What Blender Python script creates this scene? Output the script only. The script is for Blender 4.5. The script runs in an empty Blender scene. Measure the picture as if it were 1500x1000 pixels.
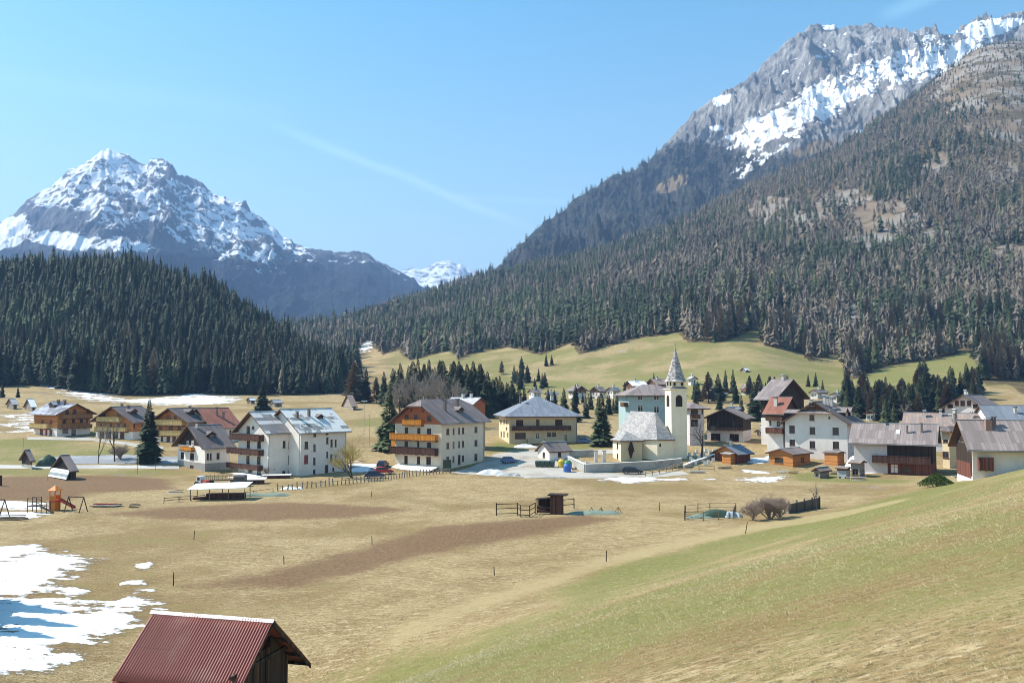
import bpy, bmesh, math, random
import numpy as np
from mathutils import Vector, Matrix
from mathutils.geometry import delaunay_2d_cdt

random.seed(7)
RNG = np.random.default_rng(11)
SC = bpy.context.scene
COL = SC.collection
R = math.radians

# ------------------------------------------------------------------ camera
CAM_Z = 18.0
F = 1250.0                       # focal length in pixels of a 1500 px wide picture
PITCH = R(3.2)                   # the lens looks slightly up
cam_d = bpy.data.cameras.new('camera')
cam = bpy.data.objects.new('camera', cam_d)
COL.objects.link(cam)
cam_d.sensor_width = 36.0
cam_d.lens = 30.0
cam_d.clip_start = 0.2
cam_d.clip_end = 40000.0
cam.location = (0, 0, CAM_Z)
cam.rotation_euler = (R(90) + PITCH, 0, 0)
SC.camera = cam

# ------------------------------------------------------------------ sky, sun, exposure
SUN_AZ, SUN_EL = R(286.0), R(47.0)     # clockwise from straight ahead: from the left, a little ahead
world = bpy.data.worlds.new('World')
SC.world = world
world.use_nodes = True
wt = world.node_tree
wt.nodes.clear()
w_out = wt.nodes.new('ShaderNodeOutputWorld')
w_bg = wt.nodes.new('ShaderNodeBackground')
w_sky = wt.nodes.new('ShaderNodeTexSky')
w_sky.sky_type = 'NISHITA'
w_sky.sun_disc = False
w_sky.sun_elevation = SUN_EL
w_sky.sun_rotation = SUN_AZ
w_sky.altitude = 1300
w_sky.air_density = 1.35
w_sky.dust_density = 2.2
w_sky.ozone_density = 1.0
w_bg.inputs['Strength'].default_value = 0.125
wt.links.new(w_bg.outputs[0], w_out.inputs['Surface'])

def wnode(kind, **kw):
    n = wt.nodes.new(kind)
    for k, v in kw.items():
        setattr(n, k, v)
    return n

# thin old contrails drifting in the sky: bands along great circles, broken up by noise
w_tc = wnode('ShaderNodeTexCoord')
def contrail(prev, n_vec, mid, half_w, half_len, amount):
    d1 = wnode('ShaderNodeVectorMath', operation='DOT_PRODUCT'); d1.inputs[1].default_value = n_vec
    wt.links.new(w_tc.outputs['Generated'], d1.inputs[0])
    noi = wnode('ShaderNodeTexNoise'); noi.inputs['Scale'].default_value = 9.0; noi.inputs['Detail'].default_value = 6.0
    wt.links.new(w_tc.outputs['Generated'], noi.inputs['Vector'])
    nm = wnode('ShaderNodeMath', operation='MULTIPLY_ADD'); nm.inputs[1].default_value = half_w * 1.4; nm.inputs[2].default_value = -half_w * 0.7
    wt.links.new(noi.outputs['Fac'], nm.inputs[0])
    ad = wnode('ShaderNodeMath', operation='ADD'); wt.links.new(d1.outputs['Value'], ad.inputs[0]); wt.links.new(nm.outputs[0], ad.inputs[1])
    ab = wnode('ShaderNodeMath', operation='ABSOLUTE'); wt.links.new(ad.outputs[0], ab.inputs[0])
    mr = wnode('ShaderNodeMapRange', interpolation_type='SMOOTHSTEP')
    mr.inputs['From Min'].default_value = half_w; mr.inputs['From Max'].default_value = 0.0
    wt.links.new(ab.outputs[0], mr.inputs['Value'])
    ds = wnode('ShaderNodeVectorMath', operation='DISTANCE'); ds.inputs[1].default_value = mid
    wt.links.new(w_tc.outputs['Generated'], ds.inputs[0])
    ml = wnode('ShaderNodeMapRange', interpolation_type='SMOOTHSTEP')
    ml.inputs['From Min'].default_value = half_len; ml.inputs['From Max'].default_value = half_len * 0.45
    wt.links.new(ds.outputs['Value'], ml.inputs['Value'])
    mu = wnode('ShaderNodeMath', operation='MULTIPLY'); wt.links.new(mr.outputs[0], mu.inputs[0]); wt.links.new(ml.outputs[0], mu.inputs[1])
    mv = wnode('ShaderNodeMath', operation='MULTIPLY'); mv.inputs[1].default_value = amount; wt.links.new(mu.outputs[0], mv.inputs[0])
    mx = wnode('ShaderNodeMix', data_type='RGBA')
    wt.links.new(mv.outputs[0], mx.inputs[0]); wt.links.new(prev, mx.inputs[6])
    mx.inputs[7].default_value = (7.5, 8.0, 8.6, 1)
    return mx.outputs[2]

def ray(px, py):
    u, v = (px - 750.0) / F, (500.0 - py) / F
    return Vector((u, math.cos(PITCH) - v * math.sin(PITCH), math.sin(PITCH) + v * math.cos(PITCH)))

sky_col = w_sky.outputs[0]
for (a, b, hw, am) in (((400, 182), (770, 332), 0.009, 0.15), ((-120, 95), (420, 165), 0.02, 0.05), ((1290, 25), (1420, -30), 0.012, 0.14), ((640, 285), (860, 300), 0.006, 0.07)):
    ra, rb = ray(*a).normalized(), ray(*b).normalized()
    nn = ra.cross(rb).normalized(); mid = (ra + rb).normalized()
    sky_col = contrail(sky_col, nn, mid, hw, (ra - rb).length * 0.62, am)
# the camera's colour of the sky: pale towards the horizon, clear cyan-blue higher up
w_sep = wnode('ShaderNodeSeparateXYZ'); wt.links.new(w_tc.outputs['Generated'], w_sep.inputs[0])
w_el = wnode('ShaderNodeMapRange'); w_el.inputs['From Min'].default_value = 0.08; w_el.inputs['From Max'].default_value = 0.46
wt.links.new(w_sep.outputs['Z'], w_el.inputs['Value'])
w_grad = wnode('ShaderNodeMix', data_type='RGBA')
w_grad.inputs[6].default_value = (1.04, 1.06, 0.96, 1); w_grad.inputs[7].default_value = (0.45, 0.93, 1.0, 1)
wt.links.new(w_el.outputs[0], w_grad.inputs[0])
w_tint = wnode('ShaderNodeMix', data_type='RGBA', blend_type='MULTIPLY')
w_tint.inputs[0].default_value = 1.0
wt.links.new(sky_col, w_tint.inputs[6]); wt.links.new(w_grad.outputs[2], w_tint.inputs[7])
wt.links.new(w_tint.outputs[2], w_bg.inputs['Color'])

sun_d = bpy.data.lights.new('sun', 'SUN')
sun_d.energy = 5.0
sun_d.angle = R(0.53)
sun_d.color = (1.0, 0.94, 0.85)
sun = bpy.data.objects.new('sun', sun_d)
COL.objects.link(sun)
sun_vec = Vector((math.sin(SUN_AZ) * math.cos(SUN_EL), math.cos(SUN_AZ) * math.cos(SUN_EL), math.sin(SUN_EL)))
sun.rotation_euler = sun_vec.to_track_quat('Z', 'Y').to_euler()
sun.location = (-100, 50, 200)

SC.view_settings.view_transform = 'Standard'
SC.view_settings.look = 'None'
SC.view_settings.exposure = 0.78
SC.view_settings.gamma = 1.0
SC.view_settings.use_curve_mapping = False
SC.render.engine = 'CYCLES'
SC.cycles.use_denoising = True
SC.cycles.filter_width = 0.95
SC.cycles.max_bounces = 6
SC.cycles.diffuse_bounces = 3
SC.cycles.volume_bounces = 0
SC.cycles.transparent_max_bounces = 8

# ------------------------------------------------------------------ numeric helpers
def _hash(ix, iy, seed):
    h = (ix.astype(np.int64) * 374761393 + iy.astype(np.int64) * 668265263 + seed * 1442695041) & 0xFFFFFFFF
    h = ((h ^ (h >> 13)) * 1274126177) & 0xFFFFFFFF
    h = (h ^ (h >> 16)) & 0xFFFFFFFF
    return h / 4294967295.0

def vnoise(x, y, seed=0):
    x = np.asarray(x, float); y = np.asarray(y, float)
    ix, iy = np.floor(x), np.floor(y)
    fx, fy = x - ix, y - iy
    fx = fx * fx * fx * (fx * (fx * 6 - 15) + 10); fy = fy * fy * fy * (fy * (fy * 6 - 15) + 10)
    a = _hash(ix, iy, seed); b = _hash(ix + 1, iy, seed); c = _hash(ix, iy + 1, seed); d = _hash(ix + 1, iy + 1, seed)
    return (a + (b - a) * fx) + ((c + (d - c) * fx) - (a + (b - a) * fx)) * fy

def fbm(x, y, octaves=4, seed=0, gain=0.5):
    s = 0.0; amp = 1.0; tot = 0.0
    for o in range(octaves):
        s = s + amp * (vnoise(x * 2 ** o + 17.3 * o, y * 2 ** o - 9.1 * o, seed + o) * 2 - 1)
        tot += amp; amp *= gain
    return s / tot

def ridged(x, y, octaves=5, seed=0, gain=0.55):
    s = 0.0; amp = 1.0; tot = 0.0
    for o in range(octaves):
        n = 1 - np.abs(vnoise(x * 2 ** o + 31.7 * o, y * 2 ** o + 5.3 * o, seed + o) * 2 - 1)
        s = s + amp * n * n
        tot += amp; amp *= gain
    return s / tot

def sstep(a, b, x):
    t = np.clip((x - a) / (b - a), 0, 1)
    return t * t * (3 - 2 * t)

def interp(x, pts):
    p = np.array(pts, float)
    return np.interp(x, p[:, 0], p[:, 1])

def sd_poly(X, Y, poly):
    """signed distance to a closed polygon, negative inside"""
    P = np.array(poly, float); n = len(P)
    d = np.full(X.shape, 1e18); inside = np.zeros(X.shape, bool)
    for i in range(n):
        ax, ay = P[i]; bx, by = P[(i + 1) % n]
        ex, ey = bx - ax, by - ay
        wx, wy = X - ax, Y - ay
        t = np.clip((wx * ex + wy * ey) / (ex * ex + ey * ey + 1e-12), 0, 1)
        d = np.minimum(d, (wx - ex * t) ** 2 + (wy - ey * t) ** 2)
        c = ((ay > Y) != (by > Y)) & (X < (bx - ax) * (Y - ay) / (by - ay + 1e-15) + ax)
        inside ^= c
    return np.where(inside, -1, 1) * np.sqrt(d)

# ------------------------------------------------------------------ the lie of the land
# height of pixel row y at depth d straight ahead
SP, CP = math.sin(PITCH), math.cos(PITCH)
def z_at(y, d):
    v = (500.0 - np.asarray(y, float)) / F
    return CAM_Z + d * (SP + v * CP) / (CP - v * SP)

# per picture column: (depth, row) of the ground beyond the village
LAND = {
    #        toe           mid            edge          upper         ridge        behind
    -900: [(420, 578), (500, 540), (620, 448), (800, 440), (1100, 470), (1500, 500)],
    -100: [(420, 572), (500, 535), (620, 432), (800, 440), (1100, 470), (1500, 500)],
    60:  [(415, 574), (500, 532), (620, 406), (800, 440), (1100, 470), (1500, 500)],
    180: [(425, 580), (500, 533), (620, 386), (800, 440), (1100, 470), (1500, 500)],
    300: [(425, 580), (500, 541), (620, 427), (800, 460), (1100, 472), (1500, 500)],
    420: [(430, 580), (500, 560), (620, 506), (800, 515), (1150, 482), (1500, 520)],
    480: [(430, 580), (500, 567), (620, 550), (800, 520), (1200, 474), (1600, 520)],
    540: [(440, 578), (500, 570), (620, 536), (800, 506), (1250, 452), (1650, 520)],
    600: [(450, 575), (540, 560), (660, 528), (820, 490), (1300, 436), (1700, 520)],
    680: [(450, 575), (540, 555), (660, 516), (830, 478), (1350, 414), (1750, 520)],
    740: [(450, 576), (540, 552), (650, 513), (830, 470), (1400, 398), (1800, 500)],
    840: [(440, 577), (530, 545), (640, 505), (820, 452), (1420, 376), (1800, 480)],
    930: [(430, 577), (520, 533), (620, 496), (800, 430), (1430, 349), (1800, 450)],
    1010: [(420, 577), (510, 524), (600, 486), (790, 412), (1440, 324), (1850, 420)],
    1110: [(400, 577), (480, 528), (580, 484), (790, 390), (1460, 270), (1850, 380)],
    1180: [(390, 577), (460, 548), (560, 512), (790, 378), (1480, 238), (1850, 340)],
    1240: [(380, 578), (450, 556), (540, 528), (790, 370), (1500, 214), (1850, 310)],
    1300: [(370, 579), (440, 552), (520, 522), (790, 362), (1520, 175), (1900, 270)],
    1430: [(350, 581), (420, 548), (500, 514), (790, 340), (1560, 76), (1950, 150)],
    1500: [(340, 583), (410, 556), (480, 525), (790, 330), (1600, 50), (2000, 110)],
    2400: [(340, 583), (410, 546), (480, 515), (790, 310), (1600, 40), (2000, 100)],
}
LX = np.array(sorted(LAND))
LD = np.array([[p[0] for p in LAND[k]] for k in LX], float)
LZ = np.array([[z_at(p[1], p[0]) for p in LAND[k]] for k in LX], float)

VAL_D = np.array([-100, 187, 200, 215, 250, 300, 340], float)
VAL_Z = np.array([0, 0, 1.5, 3.1, 5.0, 8.3, 11.0], float)
TOE_A, TOE_N = (-11.0, 56.0), (0.741, -0.672)

def ground_z(X, Y):
    X = np.asarray(X, float); Y = np.asarray(Y, float)
    Yc = np.maximum(Y, 1.0)
    px = np.clip(750 + F * X / np.maximum(Yc, 120), LX[0], LX[-1])
    # column tables, smoothed across columns
    d = np.zeros((6,) + X.shape); zc = np.zeros_like(d)
    for k in range(6):
        for w, o in ((0.25, -22), (0.5, 0), (0.25, 22)):
            d[k] += w * np.interp(px + o, LX, LD[:, k]); zc[k] += w * np.interp(px + o, LX, LZ[:, k])
    vd = [np.full(X.shape, a) for a in VAL_D]; vz = [np.full(X.shape, a) for a in VAL_Z]
    # shift the valley's last knots below the toe
    dd = np.stack(vd + list(d)); zz = np.stack(vz + list(zc))
    dd[6] = np.minimum(dd[6], d[0] - 25)
    dd[5] = np.minimum(dd[5], dd[6] - 20)
    z = np.zeros(X.shape)
    for s, w in ((-14.0, 0.2), (-6.0, 0.3), (6.0, 0.3), (14.0, 0.2)):
        Ys = Y + s * np.clip(Y / 260.0, 0.25, 3.0)
        zi = zz[0].copy()
        for k in range(len(dd) - 1):
            t = np.clip((Ys - dd[k]) / np.maximum(dd[k + 1] - dd[k], 1.0), 0, 1)
            zi = zi + (zz[k + 1] - zz[k]) * t
        z += w * zi
    # beyond the last knot the land drops away gently
    z -= np.maximum(Y - dd[-1], 0) * 0.25
    # the hillside the viewer stands on
    dist = TOE_N[0] * (X - TOE_A[0]) + TOE_N[1] * (Y - TOE_A[1])
    sl = 0.356 * 5.0 * np.logaddexp(0, dist / 5.0)
    sl = np.where(sl > 60, 60, sl) * (1 - sstep(200, 300, Y))
    z += sl
    # hollow where the field barn stands
    z -= 3.2 * np.exp(-((X + 16.5) ** 2 + (Y - 45) ** 2) / (2 * 8.5 ** 2))
    # undulation
    z += 0.30 * fbm(X / 28, Y / 28, 3, 5) * sstep(8, 45, Y + np.abs(X)) * (1 - sstep(190, 260, Y) * 0.5)
    z += 0.05 * fbm(X / 3.1, Y / 3.1, 2, 9) * (1 - sstep(90, 160, Y))
    far = sstep(460, 620, Y)
    z += far * (9.0 * fbm(X / 120, Y / 120, 4, 21) + 5.0 * (ridged(X / 90, Y / 160, 3, 33) - 0.5))
    return z

def gz(x, y):
    return float(ground_z(np.array([x]), np.array([y]))[0])

def hit(px, py, dmin=4.0, dmax=1900.0):
    """where the ray of a picture point meets the ground"""
    r = ray(px, py)
    ts = np.concatenate([np.arange(dmin, 420, 0.5), np.arange(420, dmax, 3.0)])
    X = r.x / r.y * ts; Z = CAM_Z + r.z / r.y * ts
    g = ground_z(X, ts)
    below = np.nonzero(Z <= g)[0]
    i = below[0] if len(below) else len(ts) - 1
    if i > 0 and len(below):
        a0 = Z[i - 1] - g[i - 1]; a1 = Z[i] - g[i]
        t = ts[i - 1] + (ts[i] - ts[i - 1]) * a0 / (a0 - a1 + 1e-9)
    else:
        t = ts[i]
    x = r.x / r.y * t
    return Vector((x, t, gz(x, t)))

def at(px, py, d):
    r = ray(px, py)
    return Vector((r.x / r.y * d, d, CAM_Z + r.z / r.y * d))

def gpoly(pts):
    return [tuple(hit(*p)[:2]) for p in pts]

# ------------------------------------------------------------------ materials
MATS = {}
def nodes_of(m):
    m.use_nodes = True
    nt = m.node_tree
    nt.nodes.clear()
    return nt

class NT:
    """tiny node-tree writer"""
    def __init__(self, m):
        self.t = nodes_of(m)
        self.out = self.t.nodes.new('ShaderNodeOutputMaterial')
    def n(self, kind, ins=None, **kw):
        nd = self.t.nodes.new(kind)
        for k, v in kw.items():
            setattr(nd, k, v)
        for k, v in (ins or {}).items():
            if isinstance(v, bpy.types.NodeSocket):
                self.t.links.new(v, nd.inputs[k])
            else:
                nd.inputs[k].default_value = v
        return nd
    def mix(self, fac, a, b, blend='MIX'):
        nd = self.n('ShaderNodeMix', data_type='RGBA', blend_type=blend)
        for i, v in ((0, fac), (6, a), (7, b)):
            if isinstance(v, bpy.types.NodeSocket):
                self.t.links.new(v, nd.inputs[i])
            else:
                nd.inputs[i].default_value = v if i == 0 else (tuple(v) + (1,))[:4]
        return nd.outputs[2]
    def math(self, op, a, b=0.0, c=None, clamp=False):
        nd = self.n('ShaderNodeMath', operation=op, use_clamp=clamp)
        for i, v in enumerate((a, b) if c is None else (a, b, c)):
            if isinstance(v, bpy.types.NodeSocket):
                self.t.links.new(v, nd.inputs[i])
            else:
                nd.inputs[i].default_value = v
        return nd.outputs[0]
    def mapr(self, v, a, b, lo=0.0, hi=1.0):
        nd = self.n('ShaderNodeMapRange', interpolation_type='SMOOTHSTEP')
        self.t.links.new(v, nd.inputs['Value'])
        nd.inputs['From Min'].default_value = a; nd.inputs['From Max'].default_value = b
        nd.inputs['To Min'].default_value = lo; nd.inputs['To Max'].default_value = hi
        return nd.outputs[0]
    def noise(self, vec, scale, detail=4.0, rough=0.55, col=False):
        nd = self.n('ShaderNodeTexNoise', {'Scale': scale, 'Detail': detail, 'Roughness': rough})
        if vec is not None:
            self.t.links.new(vec, nd.inputs['Vector'])
        return nd.outputs['Color' if col else 'Fac']
    def coords(self, kind='Object', scale=None, rot=None):
        tc = self.n('ShaderNodeTexCoord')
        o = tc.outputs[kind]
        if scale or rot:
            mp = self.n('ShaderNodeMapping', {'Vector': o})
            if scale: mp.inputs['Scale'].default_value = scale
            if rot: mp.inputs['Rotation'].default_value = rot
            o = mp.outputs[0]
        return o
    def attr(self, name):
        return self.n('ShaderNodeAttribute', attribute_name=name).outputs['Fac']
    def finish(self, col, rough=0.8, spec=0.3, bump=None, bump_s=0.3, bump_d=0.05, metal=0.0):
        b = self.n('ShaderNodeBsdfPrincipled')
        for k, v in (('Base Color', col), ('Roughness', rough), ('Metallic', metal), ('Specular IOR Level', spec)):
            if isinstance(v, bpy.types.NodeSocket):
                self.t.links.new(v, b.inputs[k])
            else:
                b.inputs[k].default_value = (tuple(v) + (1,))[:4] if k == 'Base Color' else v
        if bump is not None:
            bn = self.n('ShaderNodeBump', {'Strength': bump_s, 'Distance': bump_d, 'Height': bump})
            self.t.links.new(bn.outputs[0], b.inputs['Normal'])
        self.t.links.new(b.outputs[0], self.out.inputs['Surface'])
        return b

def new_mat(name):
    m = bpy.data.materials.new(name)
    MATS[name] = m
    return m

# ------------------------------------------------------------------ objects
def tag(o, label=None, cat=None, group=None, kind=None):
    if label: o['label'] = label
    if cat: o['category'] = cat
    if group: o['group'] = group
    if kind: o['kind'] = kind
    return o

def link(name, me, parent=None, mat=None):
    o = bpy.data.objects.new(name, me)
    COL.objects.link(o)
    if parent is not None:
        o.parent = parent
    if mat is not None and me is not None:
        mats = mat if isinstance(mat, (list, tuple)) else [mat]
        if len(me.materials) == 0:
            for m in mats:
                me.materials.append(MATS[m] if isinstance(m, str) else m)
    return o

def empty(name, loc, rz=0.0):
    o = bpy.data.objects.new(name, None)
    COL.objects.link(o)
    o.location = loc
    o.rotation_euler = (0, 0, rz)
    o.empty_display_size = 0.5
    return o

def np_mesh(name, V, Q, smooth=False, attrs=None):
    """mesh from numpy vertices and an (n,3) or (n,4) face array"""
    me = bpy.data.meshes.new(name)
    V = np.ascontiguousarray(V, np.float32); Q = np.ascontiguousarray(Q, np.int32)
    k = Q.shape[1]
    me.vertices.add(len(V)); me.vertices.foreach_set('co', V.ravel())
    me.loops.add(Q.size); me.loops.foreach_set('vertex_index', Q.ravel())
    me.polygons.add(len(Q))
    me.polygons.foreach_set('loop_start', np.arange(0, Q.size, k, dtype=np.int32))
    me.polygons.foreach_set('loop_total', np.full(len(Q), k, np.int32))
    if smooth:
        me.polygons.foreach_set('use_smooth', np.ones(len(Q), bool))
    me.update(calc_edges=True)
    for nm, arr in (attrs or {}).items():
        a = me.attributes.new(nm, 'FLOAT', 'POINT')
        a.data.foreach_set('value', np.ascontiguousarray(arr, np.float32))
    return me

def grid_faces(nr, nc):
    i = np.arange(nr - 1)[:, None] * nc + np.arange(nc - 1)[None, :]
    return np.stack([i, i + 1, i + nc + 1, i + nc], -1).reshape(-1, 4)

# ================================================================== GROUND
def proj_px(X, Y, Z):
    """picture column and row of world points (used only to lay fields out from measured outlines)"""
    dy = Y; dz = Z - CAM_Z
    fw = dy * CP + dz * SP; up = -dy * SP + dz * CP
    return 750 + F * X / np.maximum(fw, 1e-3), 500 - F * up / np.maximum(fw, 1e-3)

# upper edge of the open meadows / lower edge of the woods, as (column, row)
EDGE = [(-900, 585), (0, 566), (60, 566), (110, 572), (180, 578), (300, 577), (420, 579), (500, 575), (520, 560), (522, 515), (540, 500), (552, 512), (560, 522),
        (585, 512), (600, 528), (660, 512), (672, 528), (690, 520), (720, 512), (745, 508), (790, 520), (835, 500), (842, 520), (880, 508), (930, 497), (1000, 486), (1004, 500),
        (1045, 500), (1060, 500), (1100, 482), (1112, 482), (1118, 505), (1180, 518), (1182, 528), (1232, 520), (1240, 558), (1290, 540), (1330, 531), (1390, 522), (1420, 513),
        (1436, 540), (1445, 566), (1475, 562), (1500, 575), (2400, 580)]
EDGE_X = np.array([p[0] for p in EDGE], float); EDGE_Y = np.array([p[1] for p in EDGE], float)

def forest_mask(X, Y, Z):
    px, py = proj_px(X, Y, Z)
    e = np.interp(px + 6 * fbm(X / 25, Y / 25, 2, 77), EDGE_X, EDGE_Y) + 3.0 * fbm(X / 30, Y / 30, 3, 78)
    return (e - py) / 6.0            # >0 inside the woods

def build_ground():
    apex = 40.0
    s = np.concatenate([np.linspace(-1.75, -0.72, 26)[:-1], np.linspace(-0.72, 0.72, 400), np.linspace(0.72, 1.75, 26)[1:]])
    y = np.concatenate([np.linspace(-34, 30, 70)[:-1], 30 + (np.linspace(0, 1, 160) ** 1.15 * 170)[:-1], np.linspace(200, 460, 130)[:-1], np.geomspace(460, 2100, 150)])
    S, Yg = np.meshgrid(s, y)
    X = S * (Yg + apex); Z = ground_z(X, Yg)
    x, yy, z = X.ravel(), Yg.ravel(), Z.ravel()
    px, py = proj_px(x, yy, z)
    nz = fbm(x / 6, yy / 6, 3, 41)
    # --- snow lying in hollows
    snow = np.zeros_like(x)
    def lay(mask, poly, soft):
        return np.maximum(mask, np.clip(0.5 - sd_poly(x, yy, gpoly(poly)) / soft, 0, 1))
    big = [(-260, 806), (0, 803), (40, 800), (105, 815), (135, 820), (100, 842), (70, 858), (112, 874), (138, 890), (200, 868), (226, 882), (206, 906), (150, 930), (110, 955), (30, 985), (-40, 1010), (-260, 1010)]
    snow = lay(snow, big, 5.5)
    snow = lay(snow, [(196, 826), (222, 824), (224, 832), (200, 836)], 0.9)
    snow = lay(snow, [(176, 852), (216, 851), (214, 857), (180, 858)], 0.8)
    for pl in ([(872, 704), (900, 698), (962, 699), (966, 704), (930, 707)], [(976, 702), (996, 700), (1006, 704), (985, 706)], [(1064, 703), (1110, 699), (1150, 698), (1155, 702), (1110, 706)],
               [(1032, 702), (1046, 701), (1050, 704), (1036, 706)]):
        snow = lay(snow, pl, 4.0)
    for pl in ([(1090, 688), (1110, 690), (1120, 692), (1096, 691)], [(1095, 672), (1130, 668), (1128, 676), (1096, 678)], [(1270, 684), (1290, 684), (1290, 692), (1268, 692)], [(330, 694), (360, 690), (400, 694), (350, 700)], [(520, 676), (550, 680), (546, 690), (505, 690)]):
        snow = lay(snow, pl, 4.5)
    for pl in ([(-60, 735), (30, 734), (64, 738), (60, 746), (-60, 748)], [(-60, 752), (40, 750), (66, 752), (30, 762), (-60, 764)]):
        snow = lay(snow, pl, 4.0)
    for pl in ([(90, 570), (150, 576), (180, 585), (300, 578), (345, 582), (330, 592), (240, 592), (150, 588)], [(22, 606), (40, 604), (54, 630), (26, 632)], [(264, 570), (300, 572), (300, 580), (262, 582)], [(60, 560), (110, 566), (130, 584), (112, 580)]):
        snow = np.maximum(snow, 0.86 * lay(np.zeros_like(x), pl, 16.0))
    for pl in ([(528, 512), (541, 497), (547, 499), (538, 515)],):
        snow = lay(snow, pl, 14.0)
    # --- dug-over ground
    dirt = np.zeros_like(x)
    dirt = lay(dirt, [(160, 752), (255, 742), (400, 736), (520, 740), (600, 746), (520, 757), (380, 762), (240, 760)], 7.0)
    dirt = lay(dirt, [(290, 858), (420, 832), (540, 800), (640, 772), (720, 764), (850, 755), (905, 760), (840, 772), (740, 790), (620, 812), (520, 838), (420, 858)], 6.0)
    dirt = lay(dirt, [(-60, 700), (40, 698), (140, 696), (240, 700), (250, 716), (120, 722), (90, 735), (-60, 730)], 6.0) * 1.0
    # --- greener strips
    green = np.zeros_like(x)
    green = lay(green, [(820, 860), (1000, 800), (1200, 755), (1330, 722), (1420, 702), (1430, 708), (1360, 730), (1240, 765), (1080, 812), (940, 855), (800, 910)], 4.5)
    green = lay(green, [(430, 1005), (640, 950), (900, 900), (1150, 850), (1240, 830), (1000, 905), (760, 960), (600, 1010)], 9.0) * 0.92
    green = np.maximum(green, 0.75 * np.clip(0.5 - sd_poly(x, yy, gpoly([(-200, 645), (40, 642), (180, 652), (200, 668), (150, 678), (-200, 680)])) / 8, 0, 1))
    green = np.maximum(green, 0.62 * np.clip(0.5 - sd_poly(x, yy, gpoly([(-200, 686), (260, 688), (260, 694), (-200, 700)])) / 8, 0, 1))
    green = np.maximum(green, 0.85 * np.clip(0.5 - sd_poly(x, yy, gpoly([(720, 640), (742, 646), (760, 656), (720, 664)])) / 5, 0, 1))
    green = np.maximum(green, 0.85 * np.clip(0.5 - sd_poly(x, yy, gpoly([(835, 652), (900, 648), (898, 657), (840, 659)])) / 5, 0, 1))
    green = np.maximum(green, 0.8 * np.clip(0.5 - sd_poly(x, yy, gpoly([(1150, 694), (1200, 690), (1240, 700), (1340, 702), (1340, 708), (1160, 704)])) / 5, 0, 1))
    green = np.maximum(green, 0.35 * np.clip(0.5 - sd_poly(x, yy, gpoly([(500, 612), (580, 604), (580, 640), (510, 640)])) / 8, 0, 1))
    green = np.maximum(green, np.where(yy > 380, 0.62 + 0.6 * fbm(x / 90, yy / 22, 4, 8), 0) * sstep(540, 600, px))
    green = np.maximum(green, np.where(yy > 380, 0.95 * sstep(1200, 1290, px), 0))
    green = np.where((yy > 480) & (px < 760), np.minimum(green, 0.45), green)
    # the near slope greens up in bands along its contours
    al = 0.672 * (x + 11) + 0.741 * (yy - 56); pe = 0.741 * (x + 11) - 0.672 * (yy - 56)
    band = 0.56 + 0.55 * fbm(al / 45, pe / 5.0, 4, 71) + 0.25 * fbm(al / 9, pe / 3.0, 3, 72)
    green = np.maximum(green, np.clip(band, 0, 0.8) * sstep(1, 8, pe) * (1 - 0.5 * sstep(20, 40, pe)) * (yy < 220))
    # --- path along the foot of the slope
    path = np.clip(0.5 - sd_poly(x, yy, gpoly([(560, 926), (720, 868), (860, 822), (1000, 788), (1130, 762), (1250, 745), (1330, 728), (1332, 732), (1255, 752), (1130, 774), (1000, 802), (865, 838), (730, 886), (570, 948)])) / 3.0, 0, 1)
    fm = forest_mask(x, yy, z)
    forest = np.clip(0.5 + fm * 0.5, 0, 1) * (yy > 330)
    # bare rock faces high in the woods
    rock = np.zeros_like(x)
    for (cx, cy, rx, ry) in ROCKS:
        q = ((px - cx) / rx) ** 2 + ((py - cy) / ry) ** 2
        rock = np.maximum(rock, np.where(yy > 480, np.clip(1.5 - q * 0.9, 0, 1), 0))
    rock = np.maximum(rock, np.where(yy > 700, 0.75 * sstep(0.0, 60.0, (px - 1330) * 0.55 + (170 - py) * 0.9), 0))
    z = z + 0.16 * np.clip((snow - 0.4) * 3 + nz * 0.8, 0, 1) * (yy < 260)
    me = np_mesh('ground', np.stack([x, yy, z], 1), grid_faces(*X.shape), True,
                 {'snow': snow, 'dirt': dirt, 'green': green, 'forest': forest, 'rock': rock, 'path': path})
    m = new_mat('ground')
    t = NT(m)
    co = t.coords('Object')
    n_big = t.mapr(t.noise(co, 0.035, 4), 0.3, 0.7); n_mid = t.mapr(t.noise(co, 0.22, 6, 0.65), 0.28, 0.72); n_fine = t.mapr(t.noise(co, 2.2, 6, 0.7), 0.28, 0.72)
    st = t.coords('Object', (0.85, 1.9, 1.0), (0, 0, R(-42)))
    n_str = t.mapr(t.noise(st, 1.1, 7, 0.72), 0.28, 0.72)
    n_tuft = t.mapr(t.noise(co, 7.0, 5, 0.7), 0.3, 0.7)
    straw = t.mix(n_mid, (0.265, 0.178, 0.078), (0.42, 0.31, 0.155))
    straw = t.mix(t.mapr(n_str, 0.45, 0.95, 0, 0.85), straw, (0.56, 0.43, 0.245))
    st2 = t.coords('Object', (1.4, 2.8, 1.0), (0, 0, R(-70)))
    n_mat = t.mapr(t.noise(st2, 3.2, 7, 0.74), 0.30, 0.70)
    straw = t.mix(t.mapr(n_mat, 0.55, 1.0, 0, 0.7), straw, (0.58, 0.48, 0.30))
    straw = t.mix(t.mapr(n_mat, 0.36, 0.0, 0, 0.55), straw, (0.20, 0.15, 0.065))
    straw = t.mix(t.mapr(n_fine, 0.6, 1.0, 0, 0.7), straw, (0.17, 0.12, 0.055))
    straw = t.mix(t.mapr(n_big, 0.40, 0.85, 0, 0.62), straw, (0.225, 0.145, 0.058))
    straw = t.mix(t.mapr(n_tuft, 0.52, 1.0, 0, 0.85), straw, (0.12, 0.085, 0.04))
    gr = t.mix(n_fine, (0.135, 0.138, 0.036), (0.255, 0.235, 0.085))
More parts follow.
